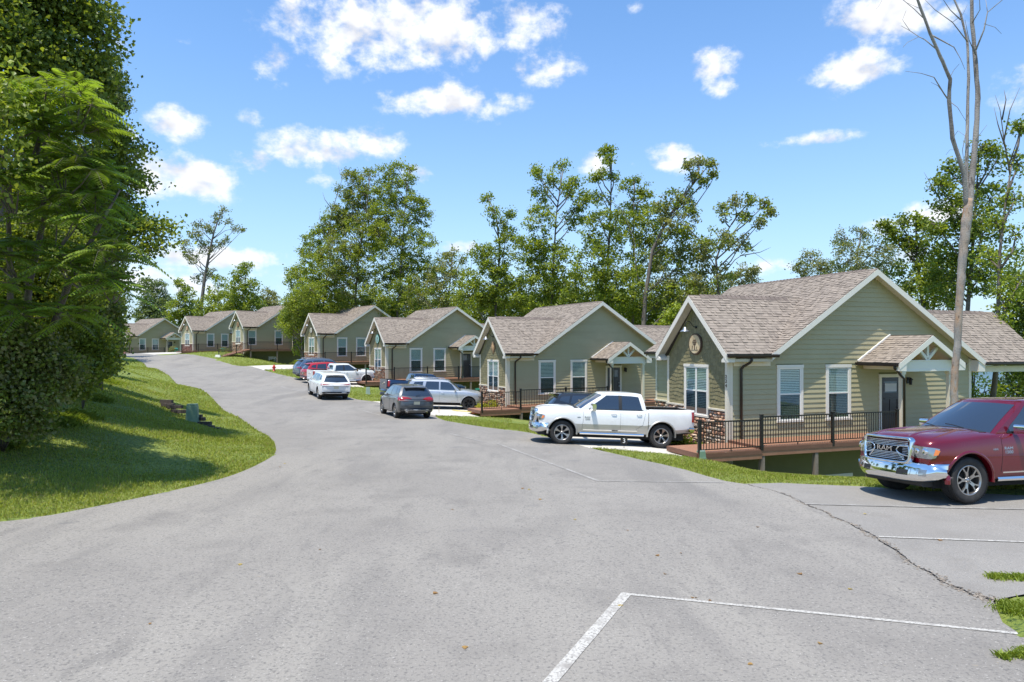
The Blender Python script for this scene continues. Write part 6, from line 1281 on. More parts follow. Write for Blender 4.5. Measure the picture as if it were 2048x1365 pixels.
PAL = dict(mid=((.125,.18,.026),(.28,.325,.05)), dark=((.09,.135,.026),(.195,.245,.042)), olive=((.17,.185,.075),(.28,.285,.13)), lime=((.185,.255,.03),(.325,.375,.052)), blue=((.105,.155,.062),(.205,.25,.11)))
def w3(px, py, Y): return np.array([(px-1024)/F*Y, Y, CH-(py-HZ)*Y/F])
def tree(label, base, Y, blobs, pal='mid', leaf=.235, dens=1., trunk=None, tr=.17, group='trees behind the cottages', per=30, spread=.5, name='tree', mix=None, depth=1., limbs=True, seed=0, bare=None, cat='tree', world=False, zb=None):
    R = np.random.default_rng(1000+seed+int(base*7)); rr = random.Random(seed+int(base)); k = Y/F
    if trunk: TP = [w3(x, y, Y) for x, y in trunk]
    else:
        top = min(blobs, key=lambda q: q[1]); cx = np.mean([q[0] for q in blobs]); TP = [w3(base+(top[0]-base)*t+rr.uniform(-5, 5)*t, 690+(top[1]+top[2]*.5-690)*t, Y) for t in (0, .25, .5, .75, 1)]
    bx, by = TP[0][0], TP[0][1]; zb = g1(bx, by) if zb is None else zb; root = empty(name, (bx, by, zb), 0, label=label, cat=cat, group=group); O = np.array([bx, by, zb])
    TP = [np.array([bx, by, zb-.3])]+[p for p in TP if p[2] > zb+.3]; n = len(TP)
    mb = MB(); mb.smooth = True; mb.tube([tuple(p-O) for p in TP], [tr*(1-.82*i/(n-1)) for i in range(n)], 9)
    cen = []; rad = []
    for q in blobs: dd = (rr.random()-.5)*1.2*depth*np.median([b[2] for b in blobs])*2*k; c = w3(q[0], q[1], Y); c[1] += dd; c[0] *= c[1]/Y; c[2] = CH+(c[2]-CH)*c[1]/Y; cen.append(c); rad.append(q[2]*k*(1.22+.13*min(1, max(0, (q[1]-400)/150))))
    tr_ = mb.build('trunk', M['bark'], root)
    TD = [TP[i]+(TP[i+1]-TP[i])*j/8 for i in range(len(TP)-1) for j in range(8)]
    lb = MB(); lb.smooth = True; TT = []; TC = []; lo, hi = [np.array(c) for c in PAL[pal]]
    for c, r in zip(cen, rad):
        cand = [p for p in TD if p[2] < c[2]-.75*np.hypot(p[0]-c[0], p[1]-c[1])-.3-rr.random()*1.2] or [TD[len(TD)//4]]; s = max(cand, key=lambda p: p[2]); m = (s+c)/2+np.array([rr.uniform(-.3, .3), rr.uniform(-.3, .3), rr.uniform(-.5, .1)])*min(1, r)
        if limbs: lb.tube([tuple(p-O) for p in (s, m, c)], [min(tr*.4, .09+.0*r), .05, .025], 5)
        nt = max(8, int(dens*13*(r/.9)**2.0)); u = unitv(R.normal(size=(nt, 3))); rad_ = r*R.uniform(.25, 1.0, (nt, 1))**.6; T = c+u*rad_*np.array([1, .9, .92])
        TT.append(T); cc = lo+(hi-lo)*R.uniform(0, 1, (nt, 1)); 
        if mix: mm = R.random(nt) < mix[1]; l2, h2 = [np.array(x) for x in PAL[mix[0]]]; cc[mm] = (l2+(h2-l2)*R.uniform(0, 1, (nt, 1)))[mm]
        TC.append(cc)
        for j in range(min(nt, 7)):
            if limbs: lb.tube([tuple(c-O), tuple((c+T[j])/2-O+np.array([0, 0, .08])), tuple(T[j]-O)], [.025, .016, .007], 4)
    if bare:
        for ln in bare: q = [w3(x, y, Y) for x, y in ln]; lb.tube([tuple(p-O) for p in q], [.05*(1-.85*i/(len(q)-1))*(Y/60)**.5 for i in range(len(q))], 5)
    if lb.v: lb.build('limbs', M['bark'], root)
    T = np.concatenate(TT); C = np.concatenate(TC); sp = spread*(.6+leaf*1.4); P = np.repeat(T, per, 0)+R.normal(size=(len(T)*per, 3))*np.array([sp*.5, sp*.5, sp*.36]); CC = np.repeat(C, per, 0)
    V, F_, C_ = quads(P-O, leaf, CC, R=R); me = np_mesh('crown', V, F_, M['leaf'], C_); link('crown', me, root); return root
BL = 'behind the cottages'
tree('mid green tree left of the tallest clump behind the white striped pickup', 640, 84, [(600,560,24),(590,545,14),(625,500,26),(640,600,42),(665,450,26),(655,540,40),(610,610,30),(640,470,18)], 'mid', mix=('lime',.3), seed=1)
tree('tall tree with a bare grey leader rising above its left side', 700, 82, [(690,385,18),(700,352,16),(725,362,20),(737,345,12),(700,430,30),(722,480,38),(690,520,42),(710,590,50),(672,420,14),(745,420,18),(715,392,24),(690,440,26),(742,395,18),(738,450,26),(664,470,20)], 'mid', dens=.85, mix=('olive',.35), bare=[[(655,470),(665,420),(676,385),(684,360),(676,332)],[(665,420),(650,400),(645,385)],[(650,470),(640,440),(638,425)]], seed=2)
tree('tallest dense tree of the left clump, straight above the third cottage from the near end', 790, 80, [(770,345,18),(795,336,14),(813,362,18),(790,392,32),(830,405,20),(846,436,18),(800,460,44),(852,486,20),(770,520,48),(832,550,42),(862,535,20),(790,600,52),(758,470,22),(820,335,8),(775,382,24),(762,425,24),(845,410,14)], 'mid', dens=.85, mix=('lime',.25), seed=3, bare=[[(705,560),(700,500),(706,470)],[(720,500),(690,480)]])
tree('thin leaning tree on the right shoulder of the left clump', 880, 78, [(890,518,16),(908,508,12),(880,556,28),(850,600,36),(905,600,24),(922,520,8),(915,550,14)], 'olive', mix=('mid',.4), dens=.8, seed=4, bare=[[(915,640),(925,560),(940,490)],[(922,580),(940,545),(948,500)],[(925,600),(950,560)]])
tree('leafy leaning tree at the left end of the long tree row', 985, 66, [(975,396,9),(986,422,13),(1000,448,15),(1012,478,20),(990,518,26),(958,508,18),(975,570,44),(940,590,30),(1012,600,46),(1020,430,8)], 'mid', mix=('lime',.3), trunk=[(990,700),(992,600),(1000,500),(992,430),(976,395)], seed=5)
tree('tall tree with two leafy prongs above the second cottage roof', 1095, 64, [(1072,340,9),(1078,352,10),(1122,332,12),(1105,356,16),(1085,388,19),(1132,372,15),(1152,362,12),(1140,385,10),(1080,440,27),(1060,500,33),(1100,520,42),(1070,580,46),(1125,600,46),(1163,405,18),(1172,392,12),(1150,440,22)], 'mid', mix=('lime',.35), seed=6)
tree('slender spire shaped tree, highest of the long row', 1210, 62, [(1206,306,8),(1222,300,6),(1218,322,9),(1200,346,10),(1227,350,10),(1190,355,6),(1205,395,16),(1200,440,22),(1216,480,30),(1190,530,40),(1232,570,46),(1200,620,44),(1178,470,14),(1238,430,14)], 'mid', mix=('lime',.25), seed=7)
tree('rounded dark green tree right of the spire tree', 1265, 66, [(1252,372,12),(1268,360,8),(1292,382,15),(1275,405,24),(1260,455,32),(1303,428,18),(1290,515,36),(1270,600,48),(1310,470,20)], 'mid', mix=('mid',.5), seed=8)
tree('forked tree with sparse upswept top over the gap right of the second cottage', 1290, 60, [(1375,332,7),(1396,322,7),(1420,328,6),(1386,356,10),(1405,366,8),(1425,350,5),(1370,396,18),(1342,400,18),(1320,428,24),(1360,448,28),(1342,515,36),(1390,500,30),(1366,590,46),(1320,600,28),(1385,420,12)], 'olive', mix=('mid',.5), trunk=[(1285,690),(1290,600),(1305,500),(1340,430),(1385,370),(1400,335)], tr=.24, bare=[[(1290,600),(1272,540),(1268,480),(1245,420),(1225,405),(1180,400)],[(1385,420),(1420,370),(1440,330)]], seed=9)
tree('broad flat topped tree left of the nearest cottage roof', 1440, 58, [(1470,408,12),(1500,403,12),(1532,408,10),(1450,428,15),(1490,436,16),(1520,446,12),(1440,480,24),(1482,488,16),(1420,560,34),(1395,610,34),(1540,425,6),(1400,500,18)], 'olive', mix=('mid',.4), trunk=[(1436,690),(1438,600),(1432,520),(1450,470),(1475,430)], bare=[[(1434,540),(1400,480),(1360,440),(1340,415)],[(1438,560),(1470,520),(1500,500),(1545,532)],[(1480,512),(1520,505),(1542,495)],[(1500,500),(1525,480)]], seed=10)
tree('small hazy grey green tree between the broad tree and the nearest roof', 1480, 70, [(1478,548,20),(1500,560,16),(1460,575,24),(1510,540,8)], 'olive', dens=.8, seed=11)
for k, (b, Y, bl, pal) in enumerate([(620,90,[(600,640,30),(640,640,36),(680,630,34),(720,620,40)],'dark'),(830,88,[(760,640,40),(810,630,40),(860,630,36),(905,640,30)],'mid'),(960,74,[(930,630,28),(965,625,32),(1000,630,34)],'lime'),(1100,72,[(1040,620,36),(1085,630,40),(1140,620,44)],'dark'),(1250,72,[(1185,620,40),(1240,620,40),(1290,640,34)],'dark'),(1380,68,[(1330,620,34),(1372,610,40),(1410,620,36)],'lime'),(1340,54,[(1345,650,22),(1362,632,22),(1330,668,16)],'lime')]):
    tree(['dark understorey tree low behind the left clump','understorey tree under the tallest dense tree','bright understorey tree at the gap between the two clumps','dark understorey tree beneath the two pronged tree','dark understorey tree beneath the spire tree','bright understorey tree beneath the forked tree','yellow green young tree just left of the nearest front gable'][k], b, Y, bl, pal, dens=1.2, mix=('mid',.4), seed=20+k, tr=.1)
tree('pale fine leaved tree above the nearest cottage ridge', 1700, 62, [(1622,516,15),(1602,536,14),(1642,540,18),(1600,552,12),(1690,478,18),(1722,468,15),(1752,498,22),(1700,520,30),(1772,536,22),(1660,556,26),(1730,560,30),(1785,500,12)], 'olive', leaf=.2, dens=1.1, mix=('blue',.4), seed=31)
tree('tree with dark leaf tufts reaching left at the right of the nearest ridge', 1850, 46, [(1768,452,9),(1800,447,16),(1832,442,14),(1852,448,9),(1815,480,16),(1850,500,30),(1830,560,38),(1880,540,36),(1872,600,42),(1785,470,8)], 'dark', leaf=.24, mix=('mid',.5), seed=32)
tree('big full tree behind the dead grey trunk', 1930, 42, [(1898,345,22),(1962,296,17),(1985,306,14),(1992,325,20),(1940,340,22),(1890,400,27),(1930,420,36),(1980,400,36),(1920,480,46),(1870,450,22),(1900,560,46),(1960,540,46),(1965,470,30),(1880,370,14)], 'mid', leaf=.22, mix=('dark',.5), seed=33, bare=[[(1880,400),(1862,370),(1848,345)],[(1866,378),(1850,380)]])
tree('young tree with a thin dark trunk and bare twigs on top at the right edge', 1990, 31, [(2042,255,9),(2036,330,14),(2030,400,24),(1992,440,22),(2032,470,26),(1980,520,24),(2042,560,36),(2005,600,18),(1965,650,10),(1980,662,10),(2004,642,11),(1990,690,8),(2000,700,7)], 'mid', leaf=.17, mix=('lime',.4), trunk=[(1985,800),(1992,740),(1993,680),(1996,610),(2000,500),(2012,400),(2025,320)], tr=.14, seed=34, bare=[[(2020,350),(2008,280),(2000,220),(1990,190)],[(2008,280),(2020,220),(2040,175)],[(2012,300),(1996,250),(1988,215)],[(2018,330),(2035,280),(2046,230)],[(2004,240),(2012,200),(2008,180)]])
tree('leafy tree filling the right edge above the red pickup roof', 2060, 38, [(2046,640,36),(2052,720,42),(2034,775,34),(2012,752,18),(2075,560,60),(2080,680,60),(2040,600,30)], 'dark', leaf=.2, mix=('mid',.4), dens=1.2, seed=35)
tree('light green sapling thicket under the rear roof beside the dead trunk', 1945, 44, [(1935,762,17),(1950,738,14),(1968,785,20),(1942,800,18),(1925,790,18),(1960,812,20),(1995,800,12)], 'lime', leaf=.18, mix=('mid',.5), seed=36, tr=.06, group='trees at the lake side')
tree('small dark tree seen through the gap under the rear roof', 2025, 50, [(2015,790,22),(2038,760,20),(1925,740,10),(2030,800,24)], 'dark', leaf=.2, seed=37, tr=.06, group='trees at the lake side')
G2 = 'trees beyond the road crest'
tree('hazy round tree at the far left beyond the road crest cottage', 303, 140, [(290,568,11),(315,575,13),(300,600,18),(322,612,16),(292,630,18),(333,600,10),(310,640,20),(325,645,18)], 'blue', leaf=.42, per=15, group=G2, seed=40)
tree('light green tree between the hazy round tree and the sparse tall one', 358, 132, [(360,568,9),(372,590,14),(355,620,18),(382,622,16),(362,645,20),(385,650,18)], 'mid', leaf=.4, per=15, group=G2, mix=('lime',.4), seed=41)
tree('tall sparse windswept tree over the far cottages', 402, 122, [(372,492,11),(388,470,12),(398,450,9),(420,458,12),(434,438,10),(446,422,8),(455,445,7),(472,458,7),(484,462,5),(410,495,14),(385,520,10),(440,488,8),(398,556,9),(424,545,10),(376,510,8),(455,480,6)], 'olive', leaf=.34, per=13, dens=.9, group=G2, mix=('blue',.3), trunk=[(400,645),(404,600),(409,560),(420,500),(428,465),(440,430)], tr=.42, seed=42, bare=[[(409,560),(398,520),(385,490)],[(418,505),(395,480),(388,460)],[(424,480),(450,462),(475,455)],[(440,640),(436,590),(425,560)]])
tree('bright bushy tree right of the sparse tall tree', 440, 118, [(430,590,16),(440,562,10),(460,600,20),(410,620,20),(425,640,20),(450,630,22)], 'mid', leaf=.36, per=15, group=G2, mix=('lime',.3), seed=43)
tree('tree with a rounded double top behind the ramped deck cottage', 485, 114, [(480,548,13),(492,538,10),(472,570,14),(484,600,24),(508,612,20),(500,575,14),(470,625,20)], 'mid', leaf=.36, per=15, group=G2, mix=('lime',.3), seed=44)
tree('small olive tree right of the double topped tree', 535, 125, [(535,592,13),(522,608,14),(550,606,11),(540,620,16)], 'olive', leaf=.36, per=15, group=G2, seed=45)
tree('sunlit tree behind the farthest cottage', 232, 140, [(228,662,10),(240,655,10),(222,645,12),(250,665,9),(236,640,8)], 'lime', leaf=.4, per=15, group=G2, seed=46)
tree('leafy young tree in front of the cottage on tall posts', 604, 77, [(600,600,24),(588,640,20),(612,655,18),(572,652,14),(600,690,16),(622,580,22),(565,640,8),(596,620,20),(585,665,12)], 'mid', leaf=.22, mix=('lime',.4), trunk=[(606,740),(604,700),(602,650),(605,600)], tr=.1, group='young trees beside the cottages', seed=47)
# ---- the dead tree
Y = 19.; D3 = lambda l, dy=0: [w3(x, y, Y+dy) for x, y in l]
B0 = w3(1906, 880, Y); zb = g1(B0[0], B0[1]); dead = empty('dead_tree', (B0[0], B0[1], zb), 0, label='tall dead grey tree with peeling orange trunk and bare forks beside the red pickup', cat='dead tree'); O = np.array([B0[0], B0[1], zb])
def limb(name, l, r0, r1, m_, dy=(0, 0), n=10):
    k = len(l); pts = [w3(x, y, Y+lerp(dy[0], dy[1], i/(k-1)))-O for i, (x, y) in enumerate(l)]; q = []
    for i in range(k-1):
        for j in range(4): q.append(pts[i]+(pts[i+1]-pts[i])*j/4+np.array([rnd.gauss(0, r1*.12), 0, 0]))
    q.append(pts[-1]); m = len(q); mb = MB(); mb.smooth = True; mb.tube([tuple(p) for p in q], [lerp(r0, r1, i/(m-1))*(1+.05*math.sin(i*1.7)) for i in range(m)], n); mb.build(name, m_, dead)
TPX = [(1904,900),(1908,800),(1910,740),(1914,700),(1917,640),(1920,590),(1925,520),(1930,470),(1934,435),(1938,400)]; TR = [.108,.1,.096,.092,.092,.096,.106,.122,.13,.095]
mb = MB(); mb.smooth = True; qq = []; rr2 = []
for k in range(len(TPX)-1):
    for j in range(6): t = j/6; a_, b_ = w3(*TPX[k], Y)-O, w3(*TPX[k+1], Y)-O; qq.append(tuple(a_+(b_-a_)*t+np.array([rnd.gauss(0,.006), rnd.gauss(0,.006), 0]))); rr2.append(lerp(TR[k], TR[k+1], t)*rnd.uniform(.96,1.05))
qq.append(tuple(w3(1938,398,Y)-O)); rr2.append(.095); mb.tube(qq, rr2, 16); mb.build('trunk', M['dead_bare'], dead)
limb('bough', [(1933,415),(1928,347),(1905,277),(1898,202),(1900,159),(1880,112),(1860,66),(1837,5),(1822,-40)], .06, .028, M['dead'], (0,-.9))
limb('bough', [(1936,412),(1933,328),(1935,248),(1937,155),(1935,84),(1921,28),(1900,-20)], .05, .022, M['dead'], (.05,.6))
limb('bough', [(1940,415),(1944,356),(1951,281),(1956,197),(1951,122),(1944,47),(1944,-60)], .085, .04, M['dead'], (0,.2), 12)
for k, (l, r) in enumerate([([(1898,202),(1888,188),(1868,155),(1842,147),(1811,143)],.02),([(1888,188),(1876,172),(1862,165)],.009),([(1895,200),(1915,215),(1932,243)],.012),([(1900,155),(1908,140),(1919,128)],.008),
     ([(1874,100),(1850,80),(1838,74),(1820,62),(1805,40),(1812,22)],.016),([(1838,74),(1815,85),(1806,95)],.007),([(1820,62),(1802,52)],.006),([(1862,70),(1890,85),(1908,95),(1921,118),(1930,140)],.02),([(1850,40),(1830,20),(1800,-5),(1790,-20)],.014),([(1845,20),(1812,5)],.01),
     ([(1921,40),(1900,20),(1880,-10)],.016),([(1935,84),(1905,45),(1870,20),(1850,0)],.016),([(1952,100),(1968,60),(1975,25),(2005,0),(2020,-15)],.022),([(1968,48),(1990,55),(2003,68)],.008),([(1975,25),(1970,-10)],.01),([(1951,110),(1938,80),(1930,40)],.014),
     ([(1944,47),(1960,20),(1958,-20)],.016),([(1951,281),(1965,262),(1974,250)],.006),([(1935,250),(1925,300),(1928,330)],.012),([(1918,300),(1900,300),(1892,310)],.005),([(1905,277),(1916,262),(1930,272)],.006),([(1770,-10),(1758,12),(1752,18)],.006),([(1905,45),(1925,30),(1935,10)],.006)]):
    k2 = len(l); q = [w3(x, y, Y+(.4*(k % 5)-1)*i/(k2-1))-O for i, (x, y) in enumerate(l)]; mb = MB(); mb.smooth = True; mb.tube([tuple(p) for p in q], [lerp(r, .004, i/(k2-1)) for i in range(k2)], 6); mb.build('branch', M['dead'], dead)
# ---- roadside trees on the left: compound leaved tree of heaven, maples, shrubs
def frond_tree(label, X, Y, stems, fr, seed=1):
    R = np.random.default_rng(seed); rr = random.Random(seed); zb = g1(X, Y); root = empty('sumac_tree', (X, Y, zb), 0, label=label, cat='tree', group='roadside trees on the left bank'); O = np.array([X, Y, zb]); mb = MB(); mb.smooth = True
    for s in stems: n = len(s); mb.tube([tuple(np.array(p)-O) for p in s], [.09*(1-.8*i/(n-1)) for i in range(n)], 7)
    mb.build('trunk', M['bark'], root); VV = []; CC = []; P_ = []; D_ = []; S_ = []; lm = MB()
    for (c, r, n) in fr:
        c = np.array(c)
        # a few shoots fill the volume and every shoot ends in a whorl of arching fronds
        nt = max(1, n//7)
        for t in range(nt):
            u = R.normal(size=3); u /= np.linalg.norm(u); tip = c+u*np.array(r)*R.uniform(.3, 1)**.5; s = c+(tip-c)*.2-np.array([0, 0, r[2]*.5]); lm.tube([tuple(s-O), tuple((s+tip)/2-O+np.array([0,0,-.05])), tuple(tip-O)], [.02, .014, .008], 4)
            tone = np.array([.18,.27,.045])*R.uniform(.75, 1.3)+np.array([.04,.04,0])*R.random()
            for f in range(8):
                az = 2*math.pi*(f+R.random())/8; ln = R.uniform(.5, .9); el = R.uniform(-.15, .9); h = np.array([math.cos(az)*math.cos(el), math.sin(az)*math.cos(el), math.sin(el)]); side = np.array([-math.sin(az), math.cos(az), 0]); m = 13
                pts = []
                for j in range(m+1):
                    q = j/m*ln; pts.append(tip+h*q+np.array([0, 0, -.5*q*q/ln]))
                lm.tube([tuple(pts[0]-O), tuple(pts[m//2]-O), tuple(pts[-1]-O)], [.006, .005, .003], 3)
                for j in range(2, m+1):
                    d = pts[j]-pts[j-1]; d /= np.linalg.norm(d); L_ = .185*math.sin(math.pi*(.18+.75*j/m))+.02
                    for sg in (-1, 1):
                        a = side*sg*.93+d*.38+np.array([0, 0, -.42]); a /= np.linalg.norm(a); w = np.cross(a, np.array([0, 0, 1.])); w /= np.linalg.norm(w)+1e-9; b = pts[j]; VV += [b, b+a*L_*.45+w*.025, b+a*L_, b+a*L_*.45-w*.025]; CC.append(tone*R.uniform(.85, 1.15))
    lm.build('limbs', M['bark'], root); V = np.array(VV)-O; n = len(V)//4; F_ = np.arange(4*n).reshape(n, 4); link('crown', np_mesh('crown', V, F_, M['leaf'], np.repeat(np.clip(np.array(CC), 0, 1), 4, 0)), root); return root
def wp(px, py, Y): return tuple(w3(px, py, Y))
frond_tree('tree with long feathery compound leaves arching toward the road', -11.6, 16.2, [[(-11.6,16.2,.7),wp(60,560,15.6),wp(90,430,15.2),wp(75,300,15),wp(95,170,15)],[(-11.6,16.2,.7),wp(140,560,15.3),wp(200,450,15),wp(240,380,15)],[(-11.6,16.2,.7),wp(20,500,15),wp(10,330,14.6)]],
    [(wp(90,185,15),(.75,.8,.5),55),(wp(150,230,14.8),(.8,.8,.6),60),(wp(60,290,14.8),(.9,.8,.7),70),(wp(190,300,14.9),(.6,.8,.55),45),(wp(20,230,14.5),(.7,.7,.8),50),(wp(130,360,14.6),(.8,.8,.7),60),(wp(30,400,14.4),(.9,.8,.8),70),(wp(190,410,14.8),(.5,.8,.6),40),(wp(110,470,14.6),(.9,.8,.7),60),(wp(215,500,14.8),(.35,.7,.5),34),(wp(40,530,14.4),(.9,.8,.7),60),(wp(170,560,14.6),(.6,.7,.5),44),(wp(225,590,14.8),(.25,.6,.35),26),(wp(110,610,14.6),(.7,.7,.4),36),(wp(20,640,14.4),(.6,.6,.4),30)], 3)
def mass(label, X, Y, H, balls, pal, leaf, n, name='maple_tree', cat='tree', group='roadside trees on the left bank', seed=0, trunk=True, per=22, tr=.22, mix=None, sp=.3):
    """balls: (x, y, z, r) in world space"""
    R = np.random.default_rng(500+seed); rr = random.Random(seed); zb = g1(X, Y); root = empty(name, (X, Y, zb), 0, label=label, cat=cat, group=group); O = np.array([X, Y, zb]); lo, hi = [np.array(c) for c in PAL[pal]]
    if trunk: mb = MB(); mb.smooth = True; mb.tube([(0,0,-.3),(.1,.05,H*.3),(-.1,.1,H*.6),(.05,0,H*.9)], [tr,tr*.8,tr*.5,tr*.15], 9); mb.build('trunk', M['bark'], root)
    lb = MB(); lb.smooth = True; TT = []; TC = []; tot = sum(b[3]**2 for b in balls)
    for (x, y, z, r) in balls:
        c = np.array([x, y, z]); nt = max(3, int(n*r*r/tot)); u = unitv(R.normal(size=(nt, 3))); T = c+u*r*R.uniform(.2, 1, (nt, 1))**.5*np.array([1, 1, .8]); TT.append(T); cc = lo+(hi-lo)*R.uniform(0, 1, (nt, 1))
        if mix: mm = R.random(nt) < mix[1]; l2, h2 = [np.array(q) for q in PAL[mix[0]]]; cc[mm] = (l2+(h2-l2)*R.uniform(0, 1, (nt, 1)))[mm]
        TC.append(cc); s = np.array([X, Y, min(z-.3, zb+H*.85)]) if trunk else np.array([X, Y, zb])
        if trunk: s[2] = zb+min(H*.9, max(.5, (z-zb)*.65))
        lb.tube([tuple(s-O), tuple((s+c)/2-O+np.array([0,0,.2])), tuple(c-O)], [.05 if trunk else .02, .03 if trunk else .015, .012], 5)
        for j in range(min(nt, 10)): lb.tube([tuple(c-O), tuple(T[j]-O)], [.012, .004], 4)
    lb.build('limbs', M['bark'], root); T = np.concatenate(TT); C = np.concatenate(TC); P = np.repeat(T, per, 0)+R.normal(size=(len(T)*per, 3))*np.array([sp, sp, sp*.5]); V, F_, C_ = quads(P-O, leaf, np.repeat(C, per, 0), up=.4, asp=.75, R=R); link('crown', np_mesh('crown', V, F_, M['leaf'], C_), root); return root
def pb(l): return [(*w3(px, py, Y), r*Y/F) for px, py, Y, r in l]
mass('tall maple filling the top left corner behind the feathery leaved tree', -15.5, 21, 14, pb([(30,20,21,90),(120,10,21,70),(180,30,21,45),(60,120,20,80),(150,110,21,60),(20,-80,20,110),(120,-90,21,90),(205,70,21,22),(215,100,22,15),(190,150,21,40),(-60,60,19,120),(-80,-60,20,130),(60,220,20,70),(175,205,21,38)]), 'dark', .15, 1500, seed=1, mix=('mid',.45), per=26, tr=.3)
mass('pine like dark tree showing soft needle tufts left of the open sky', -16, 27, 13, pb([(210,150,27,22),(225,170,27,14),(200,190,27,30),(225,205,27,22),(238,210,27,10),(190,240,27,34),(170,160,27,30),(214,120,27,12)]), 'blue', .09, 620, name='pine_tree', seed=2, per=34, tr=.2, sp=.2)
mass('maple with leafy boughs reaching right over the road edge', -16, 24, 9, pb([(215,255,23,26),(240,285,23,20),(262,300,23,14),(272,312,22.5,8),(215,330,23,34),(245,350,23,22),(270,362,22.5,16),(285,370,22.5,9),(225,410,23,32),(250,430,22,22),(262,455,22,18),(280,455,21.5,13),(300,455,21.5,10),(322,452,21.5,12),(338,458,21.5,7),(310,478,21.5,11),(326,488,21.5,6),(288,490,21.5,10),(270,500,21.5,12),(295,505,21.5,7),(230,480,22,24),(180,380,23,50),(160,470,23,60),(120,330,24,70),(60,420,24,90),(200,560,23,32),(235,540,22,14)]), 'mid', .13, 1500, seed=3, mix=('dark',.4), per=26, tr=.2)
und = [(-11.2,15.4,[(0,760,14.8,60),(60,790,15,55),(-30,690,14.6,70),(110,740,15.5,50),(30,700,15,70),(0,845,14.5,40),(50,842,15,34),(-40,830,14.3,50)],'dark'),(-12.3,18.2,[(120,690,17.5,60),(170,720,18,45),(90,640,17.5,70),(185,680,18,40),(140,770,17.5,38),(60,640,18,80)],'dark'),(-13.5,22,[(180,640,22,48),(205,690,22,34),(150,620,22,55),(195,610,22,34),(200,735,22,22)],'dark'),(-17,28,[(195,650,28,34),(215,620,28,26),(222,680,28,20),(205,590,28,24),(206,712,28,14)],'mid'),(-22.5,38,[(205,640,38,30),(226,600,38,16),(215,680,38,20),(222,655,38,16)],'dark'),(-29,50,[(210,640,50,22),(222,610,50,14),(218,670,50,14)],'mid'),(-13.6,15.6,[(-120,700,15.4,90),(-110,560,15.4,70),(-160,420,15.4,80)],'dark'),
       (-12.6,17.0,[(40,560,17,50),(100,540,17,46),(150,590,17,42),(15,490,17,50),(80,470,17.5,52),(150,510,18,42),(60,620,17,50),(-20,580,17,60),(120,640,16.6,40)],'dark')]
for k, (x, y, l, pal) in enumerate(und):
    mass(['dark shrub at the foot of the bank at the left edge','dense shrub under the feathery leaved tree','tall dark shrub on the bank above the mown grass','roadside shrub farther along the bank','dark roadside shrub near the crest','small roadside tree at the end of the left tree line','tall dark shrub mass cut by the left edge of the picture','thicket of saplings filling in behind the feathery leaved tree'][k], x, y, 3, pb(l), pal, .085+.0025*max(0, y-14)*1.2, 900 if y < 24 else 300, name='shrub', cat='shrub', group='shrubs along the left bank', seed=30+k, trunk=False, mix=('mid' if k % 2 else 'olive',.4), per=26, sp=.2)
# trees standing left of the picture, which dapple the lawn
for k, (x, y, h) in enumerate(((-12.2,10.5,8),(-15.8,12,9.5),(-14,6,9))):
    zb = g1(x, y); rr = random.Random(k); mass(['slim broadleaf tree off the left edge of the picture, nearest the verge','broadleaf tree off the left edge, up the bank behind the thicket','broadleaf tree off the left edge beside the junction'][k], x, y, h, [(x+rr.uniform(-2,2.3), y+rr.uniform(-1.8,2.4), zb+h*rr.uniform(.5,1), rr.uniform(.5,1.1)) for _ in range(9)], 'mid', .12, 420, seed=60+k, per=22, tr=.16, sp=.34)
for k, (x, y, h) in enumerate(((-46.5,79,16),(-51,86,17))):
    zb = g1(x, y); rr = random.Random(k+9); mass(['tall roadside tree at the end of the left tree line','second tall roadside tree behind the litter bin at the crest'][k], x, y, h, [(x+rr.uniform(-2,1.6), y+rr.uniform(-2,2), zb+h*rr.uniform(.35,1), rr.uniform(1.2,2.0)) for _ in range(12)], 'mid', .26, 420, seed=70+k, per=22, tr=.2, sp=.4)
# ---- shrubs at the cottages
def bush(px, py, r, pal, label, seed, h=1.0):
    p = at(px, py); x, y, z = p; R = random.Random(seed); mass(label, x, y, .5, [(x+R.uniform(-r,r)*.6, y+R.uniform(-r,r)*.5, z+r*h*R.uniform(.3,.9), r*.55) for _ in range(6)], pal, .07, 60, name='garden_shrub', cat='shrub', group='small shrubs at the cottage fronts', seed=seed, trunk=False, per=22, sp=.1)
PAL['yellow'] = ((.28,.3,.02),(.42,.4,.03))
x, y = hl(1,-.75,1.35); 
def bushl(i, u, v, r, pal, label, seed):
    x, y = hl(i, u, v); z = g1(x, y); R = random.Random(seed); mass(label, x, y, .5, [(x+R.uniform(-r,r)*.7, y+R.uniform(-r,r)*.7, z+r*R.uniform(.3,1.), r*.5) for _ in range(7)], pal, .07, 70, name='garden_shrub', cat='shrub', group='small shrubs at the cottage fronts', seed=seed, trunk=False, per=22, sp=.1)
bushl(0,-.7,1.9,.3,'lime','yellow green shrub behind the rear wheel of the white crew cab pickup',1); bushl(0,-.62,1.1,.22,'lime','smaller yellow green shrub between the white crew cab bumper and the deck post',2); bushl(0,-.5,.35,.2,'dark','little dark shrub behind the first bay of the nearest railing',3)
bushl(1,-.7,1.3,.5,'yellow','bright yellow shrub at the stone base of the second cottage',4); bushl(1,-.6,.35,.2,'dark','small dark shrub right of the bright yellow shrub',5)
bushl(2,-.7,2.2,.4,'lime','lime shrub at the stone base behind the white striped pickup bonnet',6); bushl(5,-.6,5.2,.7,'olive','olive shrub between the two crest cottages',7); bushl(4,-.7,4.8,.7,'olive','olive shrub left of the ramped deck',8)
bushl(4,5.6,-3.2,.8,'lime','bright shrub in front of the basement wall right of the hydrant',9)
